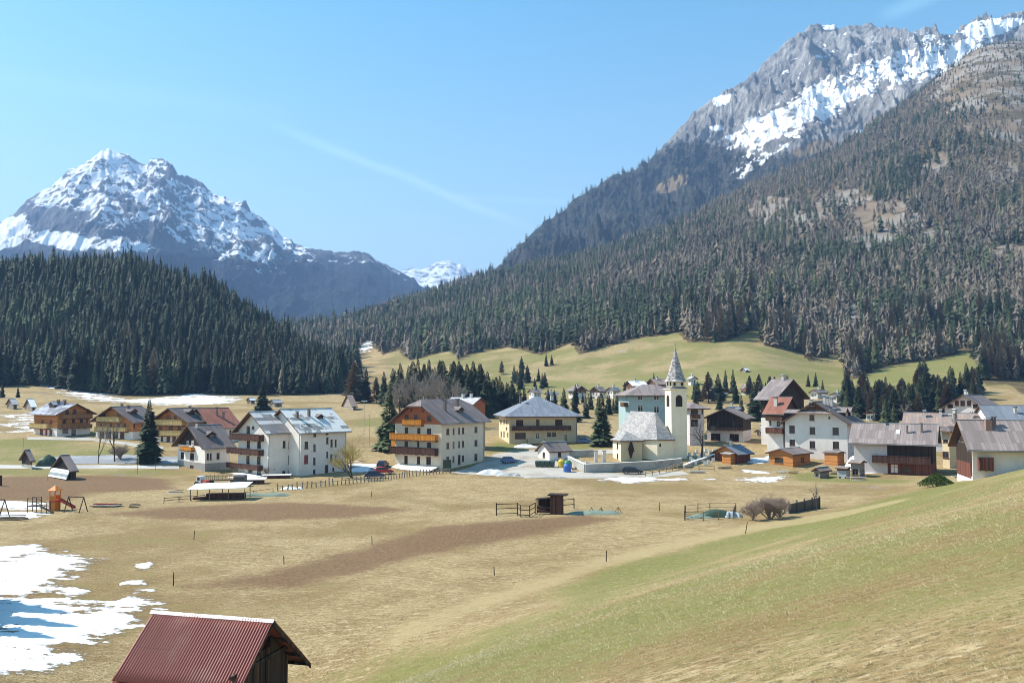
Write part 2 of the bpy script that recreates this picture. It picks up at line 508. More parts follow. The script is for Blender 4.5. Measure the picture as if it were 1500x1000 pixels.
    gf = t.math('ADD', t.math('MULTIPLY', t.attr('green'), 1.1), t.math('MULTIPLY', t.math('SUBTRACT', t.math('ADD', t.math('ADD', n_mid, n_big), t.math('MULTIPLY', n_fine, 0.9)), 1.45), 0.62))
    col = t.mix(t.mapr(gf, 0.12, 0.95, 0.0, 0.95), straw, gr)
    pth = t.mapr(t.math('ADD', t.attr('path'), t.math('MULTIPLY', t.math('SUBTRACT', n_str, 0.5), 0.6)), 0.25, 0.95, 0, 0.7)
    col = t.mix(pth, col, t.mix(n_fine, (0.36, 0.27, 0.13), (0.47, 0.37, 0.20)))
    di = t.mapr(t.math('ADD', t.attr('dirt'), t.math('MULTIPLY', t.math('SUBTRACT', t.math('ADD', n_mid, t.math('ADD', n_fine, n_str)), 1.5), 0.42)), 0.24, 0.66, 0, 0.9)
    col = t.mix(di, col, t.mix(t.math('ADD', t.math('MULTIPLY', n_fine, 0.5), t.math('MULTIPLY', n_tuft, 0.5)), (0.075, 0.040, 0.022), (0.30, 0.180, 0.098)))
    fl = t.mix(n_mid, (0.075, 0.055, 0.028), (0.16, 0.12, 0.06))
    col = t.mix(t.mapr(t.attr('forest'), 0.35, 0.6), col, fl)
    co_r = t.coords('Object', (1, 1, 0.6))
    rk = t.mix(t.noise(co_r, 0.05, 8, 0.7), (0.10, 0.085, 0.07), (0.46, 0.42, 0.37))
    rk = t.mix(t.mapr(t.noise(co, 0.012, 7, 0.7), 0.40, 0.58, 0, 0.92), rk, t.mix(n_mid, (0.15, 0.105, 0.065), (0.24, 0.175, 0.115)))
    ro = t.mapr(t.math('ADD', t.attr('rock'), t.math('MULTIPLY', t.math('SUBTRACT', t.noise(co, 0.02, 8, 0.7), 0.5), 4.0)), 0.55, 0.72)
    col = t.mix(ro, col, rk)
    sn_n = t.math('MULTIPLY', t.math('SUBTRACT', t.math('ADD', t.math('MULTIPLY', t.noise(t.coords('Object', (0.6, 1.25, 1)), 0.55, 8, 0.72), 1.5), t.math('MULTIPLY', n_mid, 0.3)), 0.9), 1.9)
    sn_n = t.math('ADD', sn_n, t.math('MULTIPLY', t.math('SUBTRACT', t.noise(t.coords('Object', (0.5, 1.5, 1)), 0.13, 5, 0.6), 0.5), 2.2))
    sn_n = t.math('MULTIPLY', sn_n, t.mapr(t.attr('snow'), 0.0, 0.3))
    sraw = t.math('ADD', t.attr('snow'), sn_n)
    col = t.mix(t.math('MULTIPLY', t.mapr(sraw, 0.15, 0.46, 0, 0.55), t.mapr(t.attr('snow'), 0.0, 0.2)), col, (0.15, 0.105, 0.06))      # wet, flattened ground at the melting rim
    sn = t.mapr(sraw, 0.46, 0.60)
    col = t.mix(sn, col, t.mix(n_mid, (0.80, 0.81, 0.83), (0.88, 0.88, 0.88)))
    hgt = t.math('ADD', t.math('ADD', t.math('MULTIPLY', n_fine, 0.5), t.math('MULTIPLY', n_mat, 0.5)), t.math('ADD', t.math('MULTIPLY', n_tuft, 0.35), t.math('MULTIPLY', sn, 0.8)))
    t.finish(col, 0.92, 0.12, hgt, 0.6, 0.12)
    o = link('ground', me, None, m)
    tag(o, kind='structure')

# rock faces in the woods of the right-hand mountain: centre and half-size in picture columns and rows
ROCKS = [(1135, 312, 46, 24), (1238, 308, 46, 38), (1300, 325, 50, 32), (1185, 330, 30, 16), (1270, 355, 40, 16), (1370, 240, 26, 18), (1470, 255, 25, 18), (1165, 350, 18, 14), (1480, 370, 35, 12), (1245, 470, 10, 25), (1180, 490, 14, 8), (1375, 350, 30, 14)]
build_ground()

# ================================================================== FAR MOUNTAINS
def mountain(name, sil, depth, base, n_cols, n_rows, amp, seed, prof=1.15, jag=3.0, freq=1.0, masks=None, mat=None, gain=0.58):
    """a mountain as a height field: skyline (column,row), depth of skyline and foot per column"""
    x0, x1 = sil[0][0], sil[-1][0]
    px = np.linspace(x0, x1, n_cols)
    ys = interp(px, sil) + jag * fbm(px / 14, px * 0 + seed, 4, seed) + 0.5 * jag * fbm(px / 4, px * 0 + seed, 3, seed + 3)
    Dr = interp(px, depth); Db = interp(px, [(p[0], p[1]) for p in base]); yb = interp(px, [(p[0], p[2]) for p in base])
    t = np.concatenate([np.linspace(0, 1, n_rows), 1 + np.linspace(0.02, 0.6, 24)])
    T, C = np.meshgrid(t, np.arange(n_cols), indexing='ij')
    dep = Db[C] + (Dr - Db)[C] * T
    zr = z_at(ys, Dr)[C]; zb = z_at(yb, Db)[C]
    Tm = np.clip(T, 0, 1)
    Z = zb + (zr - zb) * Tm ** prof
    Z = np.where(T > 1, zr - (zr - zb) * (T - 1) * 1.3, Z)
    X = (px[C] - 750) / F * dep
    env = np.clip(np.minimum(Tm * 5, (1 - Tm) * 7 + 0.14), 0, 1)
    L = 420.0 / freq
    wx = X + 90 * fbm(X / 300, dep / 300, 3, seed + 50); wy = dep + 90 * fbm(X / 300, dep / 300, 3, seed + 60)
    rel = amp * np.where(px[C] < 700, 1 - 0.65 * sstep(400, 500, px[C]), 1.0) * (ridged(wx / L, wy / (L * 1.7), 8, seed, gain) - 0.5) * 2
    Z = Z + rel * env
    x, y, z = X.ravel(), dep.ravel(), Z.ravel()
    pxx, pyy = proj_px(x, y, z)
    at_ = {k: f(pxx, pyy, x, y, z, rel.ravel()) for k, f in (masks or {}).items()}
    me = np_mesh(name, np.stack([x, y, z], 1), grid_faces(*X.shape), True, at_)
    o = link(name, me, None, mat)
    tag(o, kind='structure')
    return X, dep, Z

def blob(px, py, items):
    m = np.zeros_like(px)
    for (cx, cy, rx, ry, ang, a) in items:
        c, s = math.cos(R(ang)), math.sin(R(ang))
        u = ((px - cx) * c + (py - cy) * s) / rx; v = (-(px - cx) * s + (py - cy) * c) / ry
        m = np.maximum(m, a * np.clip(1.35 - (u * u + v * v) * 0.85, 0, 1))
    return m

def mountain_mat(name, rock_a, rock_b, wood, s, brown=(0.26, 0.19, 0.11), amt=4.6):
    m = new_mat(name)
    t = NT(m)
    co = t.coords('Object')
    cz = t.coords('Object', (1, 1, 0.35))
    n1 = t.noise(co, 0.004 * s, 8, 0.65); n2 = t.noise(cz, 0.02 * s, 8, 0.7); n3 = t.noise(co, 0.06 * s, 5, 0.7)
    rk = t.mix(t.mapr(n2, 0.32, 0.68), rock_a, rock_b)
    rk = t.mix(t.mapr(n1, 0.42, 0.62, 0, 0.5), rk, tuple(c * 0.72 for c in rock_a))
    wd = t.mix(t.mapr(n3, 0.35, 0.65), tuple(c * 0.55 for c in wood), tuple(c * 1.6 for c in wood))
    wm = t.mapr(t.math('ADD', t.attr('wood'), t.math('MULTIPLY', t.math('SUBTRACT', n2, 0.5), 1.5)), 0.42, 0.58)
    col = t.mix(t.mapr(t.math('ADD', t.attr('scrub'), t.math('MULTIPLY', t.math('SUBTRACT', n2, 0.5), 1.6)), 0.42, 0.58), rk, brown)
    col = t.mix(wm, col, wd)
    ns = t.noise(t.coords('Object', (1, 1, 1.5), (R(18), R(22), 0)), 0.021 * s, 10, 0.72)
    sn = t.math('ADD', t.attr('snow'), t.math('MULTIPLY', t.math('MULTIPLY', t.math('SUBTRACT', ns, 0.5), t.mapr(t.attr('snow'), -0.12, 0.12)), amt))
    sf = t.mapr(sn, 0.485, 0.52)
    col = t.mix(sf, col, (0.86, 0.87, 0.90))
    bh = t.math('ADD', t.math('MULTIPLY', n2, 1.0), t.math('MULTIPLY', n3, 0.55))
    bh = t.math('MULTIPLY', bh, t.mapr(sf, 0, 1, 1.0, 0.25))
    t.finish(col, 0.92, 0.1, bh, 1.0, 26.0 / s)
    return m

# --- rock peak on the right
SIL_R = [(560, 500), (650, 440), (700, 408), (735, 385), (745, 370), (765, 352), (800, 326), (850, 290), (900, 264), (950, 240), (975, 212), (998, 190), (1020, 160), (1045, 147), (1085, 124), (1110, 108),
         (1132, 84), (1160, 62), (1190, 42), (1215, 34), (1240, 40), (1290, 36), (1325, 44), (1345, 48), (1370, 39), (1385, 42), (1398, 56), (1410, 52), (1422, 40), (1440, 33), (1475, 28), (1500, 24), (1560, 10), (1680, -20)]
def peak_snow(px, py, x, y, z, rel):
    m = blob(px, py, [(1135, 185, 66, 28, -22, 0.95), (1200, 150, 74, 28, -28, 0.95), (1290, 112, 90, 30, -24, 0.72), (1350, 86, 66, 36, -20, 0.66), (1450, 40, 50, 14, -10, 1.2), (1060, 146, 18, 9, -10, 0.95),
                      (1280, 62, 90, 26, -6, 0.30), (1200, 95, 70, 40, -30, 0.16), (1215, 38, 14, 6, 0, 0.9), (1140, 195, 30, 26, 0, 0.75), (1050, 188, 12, 7, -10, 0.8), (1300, 178, 26, 12, -40, 0.8), (1265, 192, 16, 8, -30, 0.7),
                      (1365, 60, 40, 16, 0, 0.6), (1185, 92, 12, 4, -10, 0.6), (1110, 232, 44, 22, -30, 0.58), (1420, 70, 40, 20, -30, 0.8)])
    return m - 0.10 - 0.22 * np.clip(rel / 90.0, -1, 1) * (m > 0.02)
def peak_wood(px, py, x, y, z, rel):
    line = interp(px, [(560, 300), (740, 300), (850, 280), (900, 255), (960, 222), (1000, 206), (1060, 214), (1120, 232), (1180, 225), (1250, 205), (1330, 170), (1400, 120), (1500, 60), (2100, 0)])
    return np.clip(0.5 + (py - line) / 50.0, 0, 0.92) * (1 - 0.9 * blob(px, py, [(985, 270, 28, 10, -25, 1.0), (1190, 218, 30, 8, -20, 0.8)]))
def peak_scrub(px, py, x, y, z, rel):
    return np.maximum(blob(px, py, [(985, 270, 34, 12, -25, 1.0), (1290, 185, 40, 16, -30, 0.7), (1190, 218, 36, 10, -20, 0.9)]), 0)
mountain_mat('rock_peak', (0.15, 0.142, 0.14), (0.54, 0.51, 0.475), (0.055, 0.052, 0.042), 1.0, amt=3.4)
PEAK = mountain('mountain_peak', SIL_R, [(560, 2300), (740, 2500), (900, 2700), (1215, 3000), (1500, 2700), (2100, 2500)],
         [(560, 1500, 520), (740, 1600, 480), (1000, 1750, 420), (1300, 1850, 300), (1500, 1900, 190), (2100, 1900, 150)],
         640, 250, 120, 3, 1.0, 4.5, 1.5, {'snow': peak_snow, 'wood': peak_wood, 'scrub': peak_scrub}, 'rock_peak', 0.66)

# --- snow-streaked mountain on the left
SIL_L = [(-300, 380), (-100, 352), (0, 324), (20, 305), (45, 283), (70, 268), (92, 246), (104, 244), (120, 233), (140, 218), (150, 214), (168, 220), (185, 228), (198, 236), (207, 240), (214, 233), (232, 230), (245, 236), (254, 254),
         (275, 262), (290, 266), (310, 280), (345, 294), (360, 308), (385, 320), (400, 330), (412, 346), (430, 357), (460, 366), (490, 369), (520, 368), (540, 374), (560, 384), (590, 400), (640, 430), (720, 470)]
def left_snow(px, py, x, y, z, rel):
    m = blob(px, py, [(190, 290, 110, 46, 12, 0.58), (110, 280, 70, 26, -5, 0.52), (280, 318, 110, 42, 18, 0.58), (350, 345, 90, 40, 20, 0.56), (170, 250, 70, 30, 20, 0.46), (10, 340, 34, 20, -30, 1.2), (95, 352, 50, 12, 6, 1.1), (165, 358, 60, 12, 4, 0.85),
                      (155, 222, 20, 8, 20, 1.1), (232, 248, 26, 18, 20, 0.55), (150, 245, 60, 20, 0, 0.5), (330, 300, 60, 14, 22, 0.75), (400, 365, 60, 20, 12, 0.56), (500, 378, 50, 8, 6, 0.2), (570, 395, 30, 6, 30, 0.3), (210, 285, 30, 10, 0, 0.95), (140, 295, 26, 8, -10, 0.95), (255, 268, 20, 5, 10, 0.8)])
    return m - 0.06 - 0.30 * np.clip(rel / 100.0, -1, 1) * (m > 0.02)
def left_wood(px, py, x, y, z, rel):
    line = interp(px, [(-700, 385), (0, 362), (60, 368), (150, 376), (250, 372), (330, 378), (420, 385), (480, 372), (560, 385), (900, 400)])
    return np.clip(0.5 + (py - line) / 34.0, 0, 0.97)
mountain_mat('snowy_mountain_rock', (0.06, 0.062, 0.078), (0.22, 0.22, 0.235), (0.016, 0.022, 0.030), 0.75)
mountain('snowy_mountain', SIL_L, [(-700, 4300), (0, 4600), (200, 4900), (420, 4600), (900, 4300)],
         [(-700, 2500, 520), (0, 2500, 520), (420, 2500, 515), (900, 2600, 540)], 500, 210, 140, 14, 1.0, 4.5, 1.05,
         {'snow': left_snow, 'wood': left_wood, 'scrub': lambda px, py, x, y, z, r: np.zeros_like(px)}, 'snowy_mountain_rock')

# --- white peaks seen through the gap
SIL_D = [(500, 430), (570, 406), (590, 396), (602, 393), (618, 394), (628, 389), (640, 384), (652, 382), (660, 384), (668, 388), (674, 386), (684, 392), (700, 400), (740, 405), (820, 430)]
mountain_mat('gap_peak_rock', (0.16, 0.17, 0.20), (0.34, 0.34, 0.36), (0.06, 0.06, 0.06), 0.4)
mountain('white_peaks', SIL_D, [(500, 9000), (820, 9000)], [(500, 7000, 460), (820, 7000, 460)], 200, 60, 130, 23, 1.0, 2.0, 0.6,
         {'snow': lambda px, py, x, y, z, r: 0.62 + 0 * px, 'wood': lambda px, py, x, y, z, r: 0 * px, 'scrub': lambda px, py, x, y, z, r: 0 * px}, 'gap_peak_rock')

# ================================================================== ROADS AND YARDS (draped sheets)
def drape(name, outline, lift, mat, step=2.5, world_pts=False):
    poly = outline if world_pts else gpoly(outline)
    P = np.array(poly, float)
    pts = []
    for i in range(len(P)):
        a, b = P[i], P[(i + 1) % len(P)]
        n = max(1, int(np.linalg.norm(b - a) / step))
        for k in range(n):
            pts.append(a + (b - a) * k / n)
    nb = len(pts)
    gx = np.arange(P[:, 0].min() + step / 2, P[:, 0].max(), step); gy = np.arange(P[:, 1].min() + step / 2, P[:, 1].max(), step)
    GX, GY = np.meshgrid(gx, gy)
    d = sd_poly(GX.ravel(), GY.ravel(), poly)
    ok = d < -step * 0.5
    pts += [np.array(p) for p in zip(GX.ravel()[ok], GY.ravel()[ok])]
    v, e, f, *_ = delaunay_2d_cdt([Vector((float(p[0]), float(p[1]))) for p in pts], [], [list(range(nb))], 1, 1e-4)
    V = np.array([(q.x, q.y) for q in v])
    z = ground_z(V[:, 0], V[:, 1]) + lift
    me = bpy.data.meshes.new(name)
    me.from_pydata([(a[0], a[1], b) for a, b in zip(V, z)], [], [list(k) for k in f])
    for p in me.polygons: p.use_smooth = True
    bm = bmesh.new(); bm.from_mesh(me); bmesh.ops.recalc_face_normals(bm, faces=bm.faces)
    if bm.faces and sum(q.normal.z for q in bm.faces) < 0:
        bmesh.ops.reverse_faces(bm, faces=bm.faces)
    bm.to_mesh(me); bm.free()
    o = link(name, me, None, mat)
    tag(o, kind='structure')
    return o

def simple_mat(name, c1, c2, scale=0.6, rough=0.85, spec=0.25, c3=None, metal=0.0, bump=0.25, bump_d=0.02, stretch=None):
    m = new_mat(name)
    t = NT(m)
    co = t.coords('Object', stretch) if stretch else t.coords('Object')
    n = t.noise(co, scale, 6, 0.65); n2 = t.noise(t.coords('Object'), scale * 9, 4, 0.6)
    col = t.mix(n, c1, c2)
    if c3 is not None:
        col = t.mix(t.mapr(t.noise(t.coords('Object'), scale * 0.45, 5, 0.65), 0.48, 0.66, 0, 0.8), col, c3)
    t.finish(col, rough, spec, n2, bump, bump_d, metal)
    return m
simple_mat('gravel', (0.36, 0.33, 0.285), (0.50, 0.46, 0.40), 0.25, 0.95, 0.1, (0.28, 0.24, 0.19))
simple_mat('asphalt', (0.42, 0.40, 0.37), (0.56, 0.53, 0.49), 0.2, 0.9, 0.2, (0.36, 0.34, 0.32))
simple_mat('wet_asphalt', (0.17, 0.17, 0.18), (0.30, 0.30, 0.31), 0.15, 0.7, 0.3, (0.42, 0.42, 0.43))
drape('road', [(-400, 686), (0, 686), (140, 686), (262, 687), (262, 682), (140, 681), (0, 681), (-400, 681)], 0.05, 'asphalt')
drape('yard', [(660, 692), (690, 684), (718, 668), (728, 664), (790, 658), (842, 660), (905, 658), (905, 664), (840, 668), (838, 690), (900, 693), (1000, 690), (1010, 695), (960, 699), (860, 701), (790, 700), (720, 697)], 0.05, 'gravel')
drape('parking_area', [(56, 672), (90, 668), (180, 666), (262, 669), (262, 679), (150, 679), (70, 679)], 0.05, 'wet_asphalt')
drape('path', [(40, 640), (130, 640), (240, 655), (236, 660), (130, 645), (40, 644)], 0.05, 'gravel')

# ================================================================== TREES
def spruce_low(layers, k, seed, droop=0.10, ragged=0.35, gap=0.0, rad=0.16):
    """unit-height conifer: overlapping ragged skirts; returns vertices and triangles"""
    rs = np.random.default_rng(seed)
    V, T = [], []
    V += [(0.012, 0, -0.03), (-0.008, 0.011, -0.03), (-0.008, -0.011, -0.03), (0, 0, 0.30)]
    T += [(0, 1, 3), (1, 2, 3), (2, 0, 3)]
    for i in range(layers):
        f = i / (layers - 1)
        zt = 0.30 + 0.70 * (f ** 0.9)
        zb = 0.08 + 0.80 * f
        r = rad * (1 - f) ** 0.78 * (0.85 + 0.3 * rs.random()) + 0.018
        c = len(V)
        V.append((rs.normal(0, 0.006), rs.normal(0, 0.006), zt))
        ph = rs.random() * 6.28
        for j in range(k):
            a = ph + 6.2832 * j / k
            rr = r * (1 - ragged * (j % 2)) * (0.8 + 0.4 * rs.random())
            V.append((rr * math.cos(a), rr * math.sin(a), zb - droop * (1 - f) * (1 - (j % 2)) * rs.random() + 0.05 * (j % 2)))
        for j in range(k):
            if rs.random() < gap:
                continue
            T.append((c, c + 1 + j, c + 1 + (j + 1) % k))
    return np.array(V, float), np.array(T, int)

def leafless_conifer(n, seed, rad=0.15):
    """bare larch: a thin stem with many fine upswept branches as slivers"""
    rs = np.random.default_rng(seed)
    V, T = [], []
    V += [(0.011, 0, -0.03), (-0.007, 0.010, -0.03), (-0.007, -0.010, -0.03), (0, 0, 1.0)]
    T += [(0, 1, 3), (1, 2, 3), (2, 0, 3)]
    for i in range(n):
        f = (i + rs.random()) / n
        z = 0.12 + 0.85 * f
        a = rs.random() * 6.28
        r = rad * (1 - f) ** 0.7 * (0.6 + 0.6 * rs.random()) + 0.015
        w = 0.020 + 0.018 * (1 - f)
        ca, sa = math.cos(a), math.sin(a)
        c = len(V)
        tip = z + rs.uniform(-0.02, 0.05)
        V += [(0, 0, z - 0.015), (0.6 * r * ca - w * sa, 0.6 * r * sa + w * ca, z + 0.5 * (tip - z) + 0.018), (r * ca, r * sa, tip), (0.6 * r * ca + w * sa, 0.6 * r * sa - w * ca, z + 0.5 * (tip - z) - 0.022)]
        T += [(c, c + 1, c + 2), (c, c + 2, c + 3)]
    return np.array(V, float), np.array(T, int)

def join_trees(pts, hts, widths, tints, protos, seed):
    rs = np.random.default_rng(seed)
    n = len(pts)
    which = rs.integers(0, len(protos), n)
    rot = rs.random(n) * 6.2832
    VV, TT, AA = [], [], []
    base = 0
    for k, (V, T) in enumerate(protos):
        idx = np.nonzero(which == k)[0]
        if len(idx) == 0:
            continue
        c, s = np.cos(rot[idx])[:, None], np.sin(rot[idx])[:, None]
        x = (V[None, :, 0] * c - V[None, :, 1] * s) * (hts[idx] * widths[idx])[:, None] + pts[idx, 0][:, None]
        y = (V[None, :, 0] * s + V[None, :, 1] * c) * (hts[idx] * widths[idx])[:, None] + pts[idx, 1][:, None]
        z = V[None, :, 2] * hts[idx][:, None] + pts[idx, 2][:, None]
        VV.append(np.stack([x, y, z], -1).reshape(-1, 3))
        TT.append((T[None] + (np.arange(len(idx)) * len(V))[:, None, None] + base).reshape(-1, 3))
        AA.append(np.repeat(tints[idx], len(V)))
        base += len(idx) * len(V)
    return np.concatenate(VV), np.concatenate(TT), np.concatenate(AA)

def tree_mat(name, a, b, c, rough=0.8):
    m = new_mat(name)
    t = NT(m)
    tint = t.attr('tint')
    oi = t.n('ShaderNodeObjectInfo').outputs['Random']
    n = t.noise(t.coords('Object'), 0.9, 3)
    f = t.math('ADD', t.math('MULTIPLY', t.math('ADD', tint, t.math('MULTIPLY', oi, 0.0)), 1.0), t.math('MULTIPLY', t.math('SUBTRACT', n, 0.5), 0.5), clamp=True)
    r = t.n('ShaderNodeValToRGB')
    t.t.links.new(f, r.inputs[0])
    r.color_ramp.elements[0].color = a + (1,); r.color_ramp.elements[1].color = c + (1,)
    e = r.color_ramp.elements.new(0.5); e.color = b + (1,)
    t.finish(r.outputs[0], rough, 0.15)
    return m
tree_mat('spruce_wood', (0.022, 0.032, 0.018), (0.046, 0.064, 0.032), (0.105, 0.122, 0.055))
tree_mat('larch_wood', (0.115, 0.097, 0.078), (0.18, 0.150, 0.117), (0.235, 0.185, 0.120))
simple_mat('bark', (0.07, 0.05, 0.035), (0.14, 0.105, 0.075), 3.0, 0.95, 0.1)
simple_mat('pale_bark', (0.17, 0.14, 0.11), (0.30, 0.26, 0.21), 3.0, 0.95, 0.1)

# ---- where the woods stand
def sample_wood(n, x_lo, x_hi, d_lo, d_hi, seed):
    rs = np.random.default_rng(seed)
    d = np.sqrt(rs.random(n) * (d_hi ** 2 - d_lo ** 2) + d_lo ** 2)
    X = (x_lo + (x_hi - x_lo) * rs.random(n) - 750) / F * d
    Z = ground_z(X, d)
    px, py = proj_px(X, d, Z)
    ok = forest_mask(X, d, Z) > 0.15
    for (cx, cy, rx, ry) in ROCKS:
        q = ((px - cx) / rx) ** 2 + ((py - cy) / ry) ** 2
        ok &= ~((q < 0.95) & (rs.random(n) < 0.90) & (d > 480))
    # thin out above the tree line on the far right
    thin = sstep(0, 90, (px - 1330) * 0.55 + (170 - py) * 0.9)
    ok &= rs.random(n) > thin * 0.85
    # clumps and glades
    ok &= (fbm(X / 45, d / 45, 3, 91) > -0.55) | (d < 470) | ((px < 560) & (d < 720))
    P = np.stack([X, d, Z], 1)[ok]
    return P, px[ok], py[ok]

def thin_by_grid(P, cell, seed):
    rs = np.random.default_rng(seed)
    order = rs.permutation(len(P))
    cs = cell * np.clip(P[:, 1] / 900.0, 0.55, 1.25)
    lev = np.round(np.log(cs) * 6).astype(np.int64); cs = np.exp(lev / 6.0)
    kx = np.floor(P[:, 0] / cs).astype(np.int64); ky = np.floor(P[:, 1] / cs).astype(np.int64)
    seen = set(); keep = []
    for i in order:
        k = (kx[i], ky[i], lev[i])
        if k in seen:
            continue
        seen.add(k); keep.append(i)
    return np.array(sorted(keep))

PL, pxl, pyl = sample_wood(14000, -260, 585, 405, 700, 1)
k = thin_by_grid(PL, 5.6, 2); PL, pxl, pyl = PL[k], pxl[k], pyl[k]
PB, pxb, pyb = sample_wood(100000, 410, 1680, 400, 1600, 3)
keep = (pxb > 560) | (PB[:, 1] > 740)
PB, pxb, pyb = PB[keep], pxb[keep], pyb[keep]
k = thin_by_grid(PB, 6.2, 4); PB, pxb, pyb = PB[k], pxb[k], pyb[k]

# kinds: larches gather in drifts
def larch_prob(X, d, px, left):
    n = fbm(X / 70, d / 70, 3, 120)
    if left:
        return 0.05 + 0.25 * sstep(430, 560, px) + 0 * n
    return np.clip(0.58 + 1.0 * n + 0.10 * sstep(900, 1300, px) - 0.25 * sstep(900, 1250, d) * (px < 1000), 0.05, 0.9)
rs = np.random.default_rng(5)
isl_L = rs.random(len(PL)) < larch_prob(PL[:, 0], PL[:, 1], pxl, True)
isl_B = rs.random(len(PB)) < larch_prob(PB[:, 0], PB[:, 1], pxb, False)
hL = np.clip(rs.normal(15.6, 4.2, len(PL)), 6, 27) * (1 + 0.22 * fbm(PL[:, 0] / 40, PL[:, 1] / 40, 2, 55)); hB = np.clip(rs.normal(13.2, 3.9, len(PB)), 5, 24) * (1 + 0.25 * fbm(PB[:, 0] / 50, PB[:, 1] / 50, 2, 56)) * np.where(PB[:, 1] > 1200, 0.9, 1.0)
hB *= 1 - 0.45 * sstep(0, 90, (pxb - 1330) * 0.55 + (170 - pyb) * 0.9)

# the nearest ones in the picture become trees of their own
def split_near(P, px, py, hts, n):
    inside = (px > -15) & (px < 1515)
    size = np.where(inside, hts / P[:, 1], 0)
    order = np.argsort(-size)
    m = np.zeros(len(P), bool); m[order[:n]] = True
    return m
nearL = split_near(PL, pxl, pyl, hL, 130)
nearB = split_near(PB, pxb, pyb, hB, 120)

LOW = [spruce_low(6, 7, s, 0.16, 0.5, 0.06, 0.155) for s in range(9)]
MID = [spruce_low(9, 10, s + 30, 0.13, 0.5, 0.06, 0.16) for s in range(8)]
LAR = [spruce_low(8, 8, s + 60, 0.02, 0.55, 0.38, 0.13) for s in range(7)]
LARM = [spruce_low(14, 11, s + 90, 0.02, 0.6, 0.45, 0.13) for s in range(4)]
def wood_object(name, label, P, hts, widths, protos, mat, seed, mean=0.45):
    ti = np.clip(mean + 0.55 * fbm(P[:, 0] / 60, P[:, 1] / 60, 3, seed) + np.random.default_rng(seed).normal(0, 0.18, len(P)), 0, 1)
    V, T, A = join_trees(P, hts, widths, ti, protos, seed)
    o = link(name, np_mesh(name, V, T, False, {'tint': A}), None, mat)
    tag(o, label, 'forest', kind='stuff')
r1 = np.random.default_rng(8)
m = ~nearL & ~isl_L
wood_object('spruce_forest', 'dark spruce forest covering the rounded hill on the left', PL[m], hL[m], np.clip(r1.normal(1.32, 0.28, m.sum()), 0.8, 2.1), MID, 'spruce_wood', 201, 0.22)  # low tint mean darkens the needles to stand in for the hill's backlit shade
m = ~nearL & isl_L
wood_object('larch_stand', 'bare brown larches scattered through the dark forest on the left hill', PL[m], hL[m] * 0.95, r1.uniform(0.9, 1.3, m.sum()), LARM, 'larch_wood', 202)
m = ~nearB & ~isl_B
wood_object('spruce_forest', 'dark green spruces of the wood climbing the right mountainside', PB[m], hB[m], np.clip(r1.normal(1.5, 0.32, m.sum()), 0.8, 2.4), LOW, 'spruce_wood', 203)
m = ~nearB & isl_B
wood_object('larch_stand', 'grey brown bare larches of the wood climbing the right mountainside', PB[m], hB[m], np.clip(r1.normal(1.45, 0.3, m.sum()), 0.8, 2.3), LAR, 'larch_wood', 204)

# sparse trees on the flank of the rock peak
def flank_trees():
    X, D, Z = PEAK
    rs = np.random.default_rng(19)
    r = rs.integers(20, 258, 26000); c = rs.integers(0, X.shape[1], 26000)
    x, y, z = X[r, c], D[r, c], Z[r, c]
    px, py = proj_px(x, y, z)
    w = peak_wood(px, py, x, y, z, None)
    ok = (w > 0.45 + 0.4 * rs.random(len(w))) & (px > 600) & (px < 1560)
    gnd = ground_z(x, np.minimum(y, 2000))
    P = np.stack([x, y, z], 1)[ok]
    P = P[thin_by_grid(P, 17, 20)]
    h = rs.uniform(14, 24, len(P))
    ti = np.clip(0.4 + rs.normal(0, 0.25, len(P)), 0, 1)
    V, T, A = join_trees(P, h, rs.uniform(1.2, 1.8, len(P)), ti, [spruce_low(4, 6, s + 10) for s in range(3)], 21)
    o = link('spruce_forest', np_mesh('flank_forest', V, T, False, {'tint': A}), None, 'spruce_wood')
    tag(o, 'bluish far forest on the lower flank of the rocky peak', 'forest', kind='stuff')
flank_trees()

# ---- single conifers with a trunk and a crown of drooping boughs
def conifer_meshes(seed, whorls=26, per=9, rad=0.17, start=0.05, droop=0.45, ragged=0.45):
    rs = np.random.default_rng(seed)
    V, T = [], []
    N = whorls * per * 2
    lob = rs.random(12) * 0.35 + 0.8                       # the outline bulges unevenly round the stem
    for i in range(N):
        f = ((i + rs.random()) / N) ** 1.15
        z = start + (1 - start) * f + rs.normal(0, 0.006)
        a = rs.random() * 6.2832
        env = (1 - f) ** 0.85 * (0.9 + 0.16 * math.sin(f * 23 + seed)) * lob[int(a / 0.5237) % 12]
        r = rad * env * (1 - ragged * rs.random() ** 1.5) + 0.010
        dz = -droop * r * (0.3 + 0.9 * rs.random()) * (1 - 0.8 * f) + 0.02 * f
        ca, sa = math.cos(a), math.sin(a)
        w = r * (0.16 + 0.14 * rs.random()) + 0.006
        up = 0.008 + 0.016 * (1 - f)
        c = len(V)
        r0 = 0.25 * r
        V += [(r0 * ca, r0 * sa, z + up), (0.6 * r * ca - w * sa, 0.6 * r * sa + w * ca, z + 0.5 * dz - 0.004), (0.6 * r * ca + w * sa, 0.6 * r * sa - w * ca, z + 0.5 * dz - 0.004),
              (r * ca, r * sa, z + dz), (0.62 * r * ca, 0.62 * r * sa, z + 0.45 * dz + up)]
        T += [(c, c + 1, c + 4), (c, c + 4, c + 2), (c + 4, c + 1, c + 3), (c + 4, c + 3, c + 2)]
    return np.array(V, float), np.array(T, int)

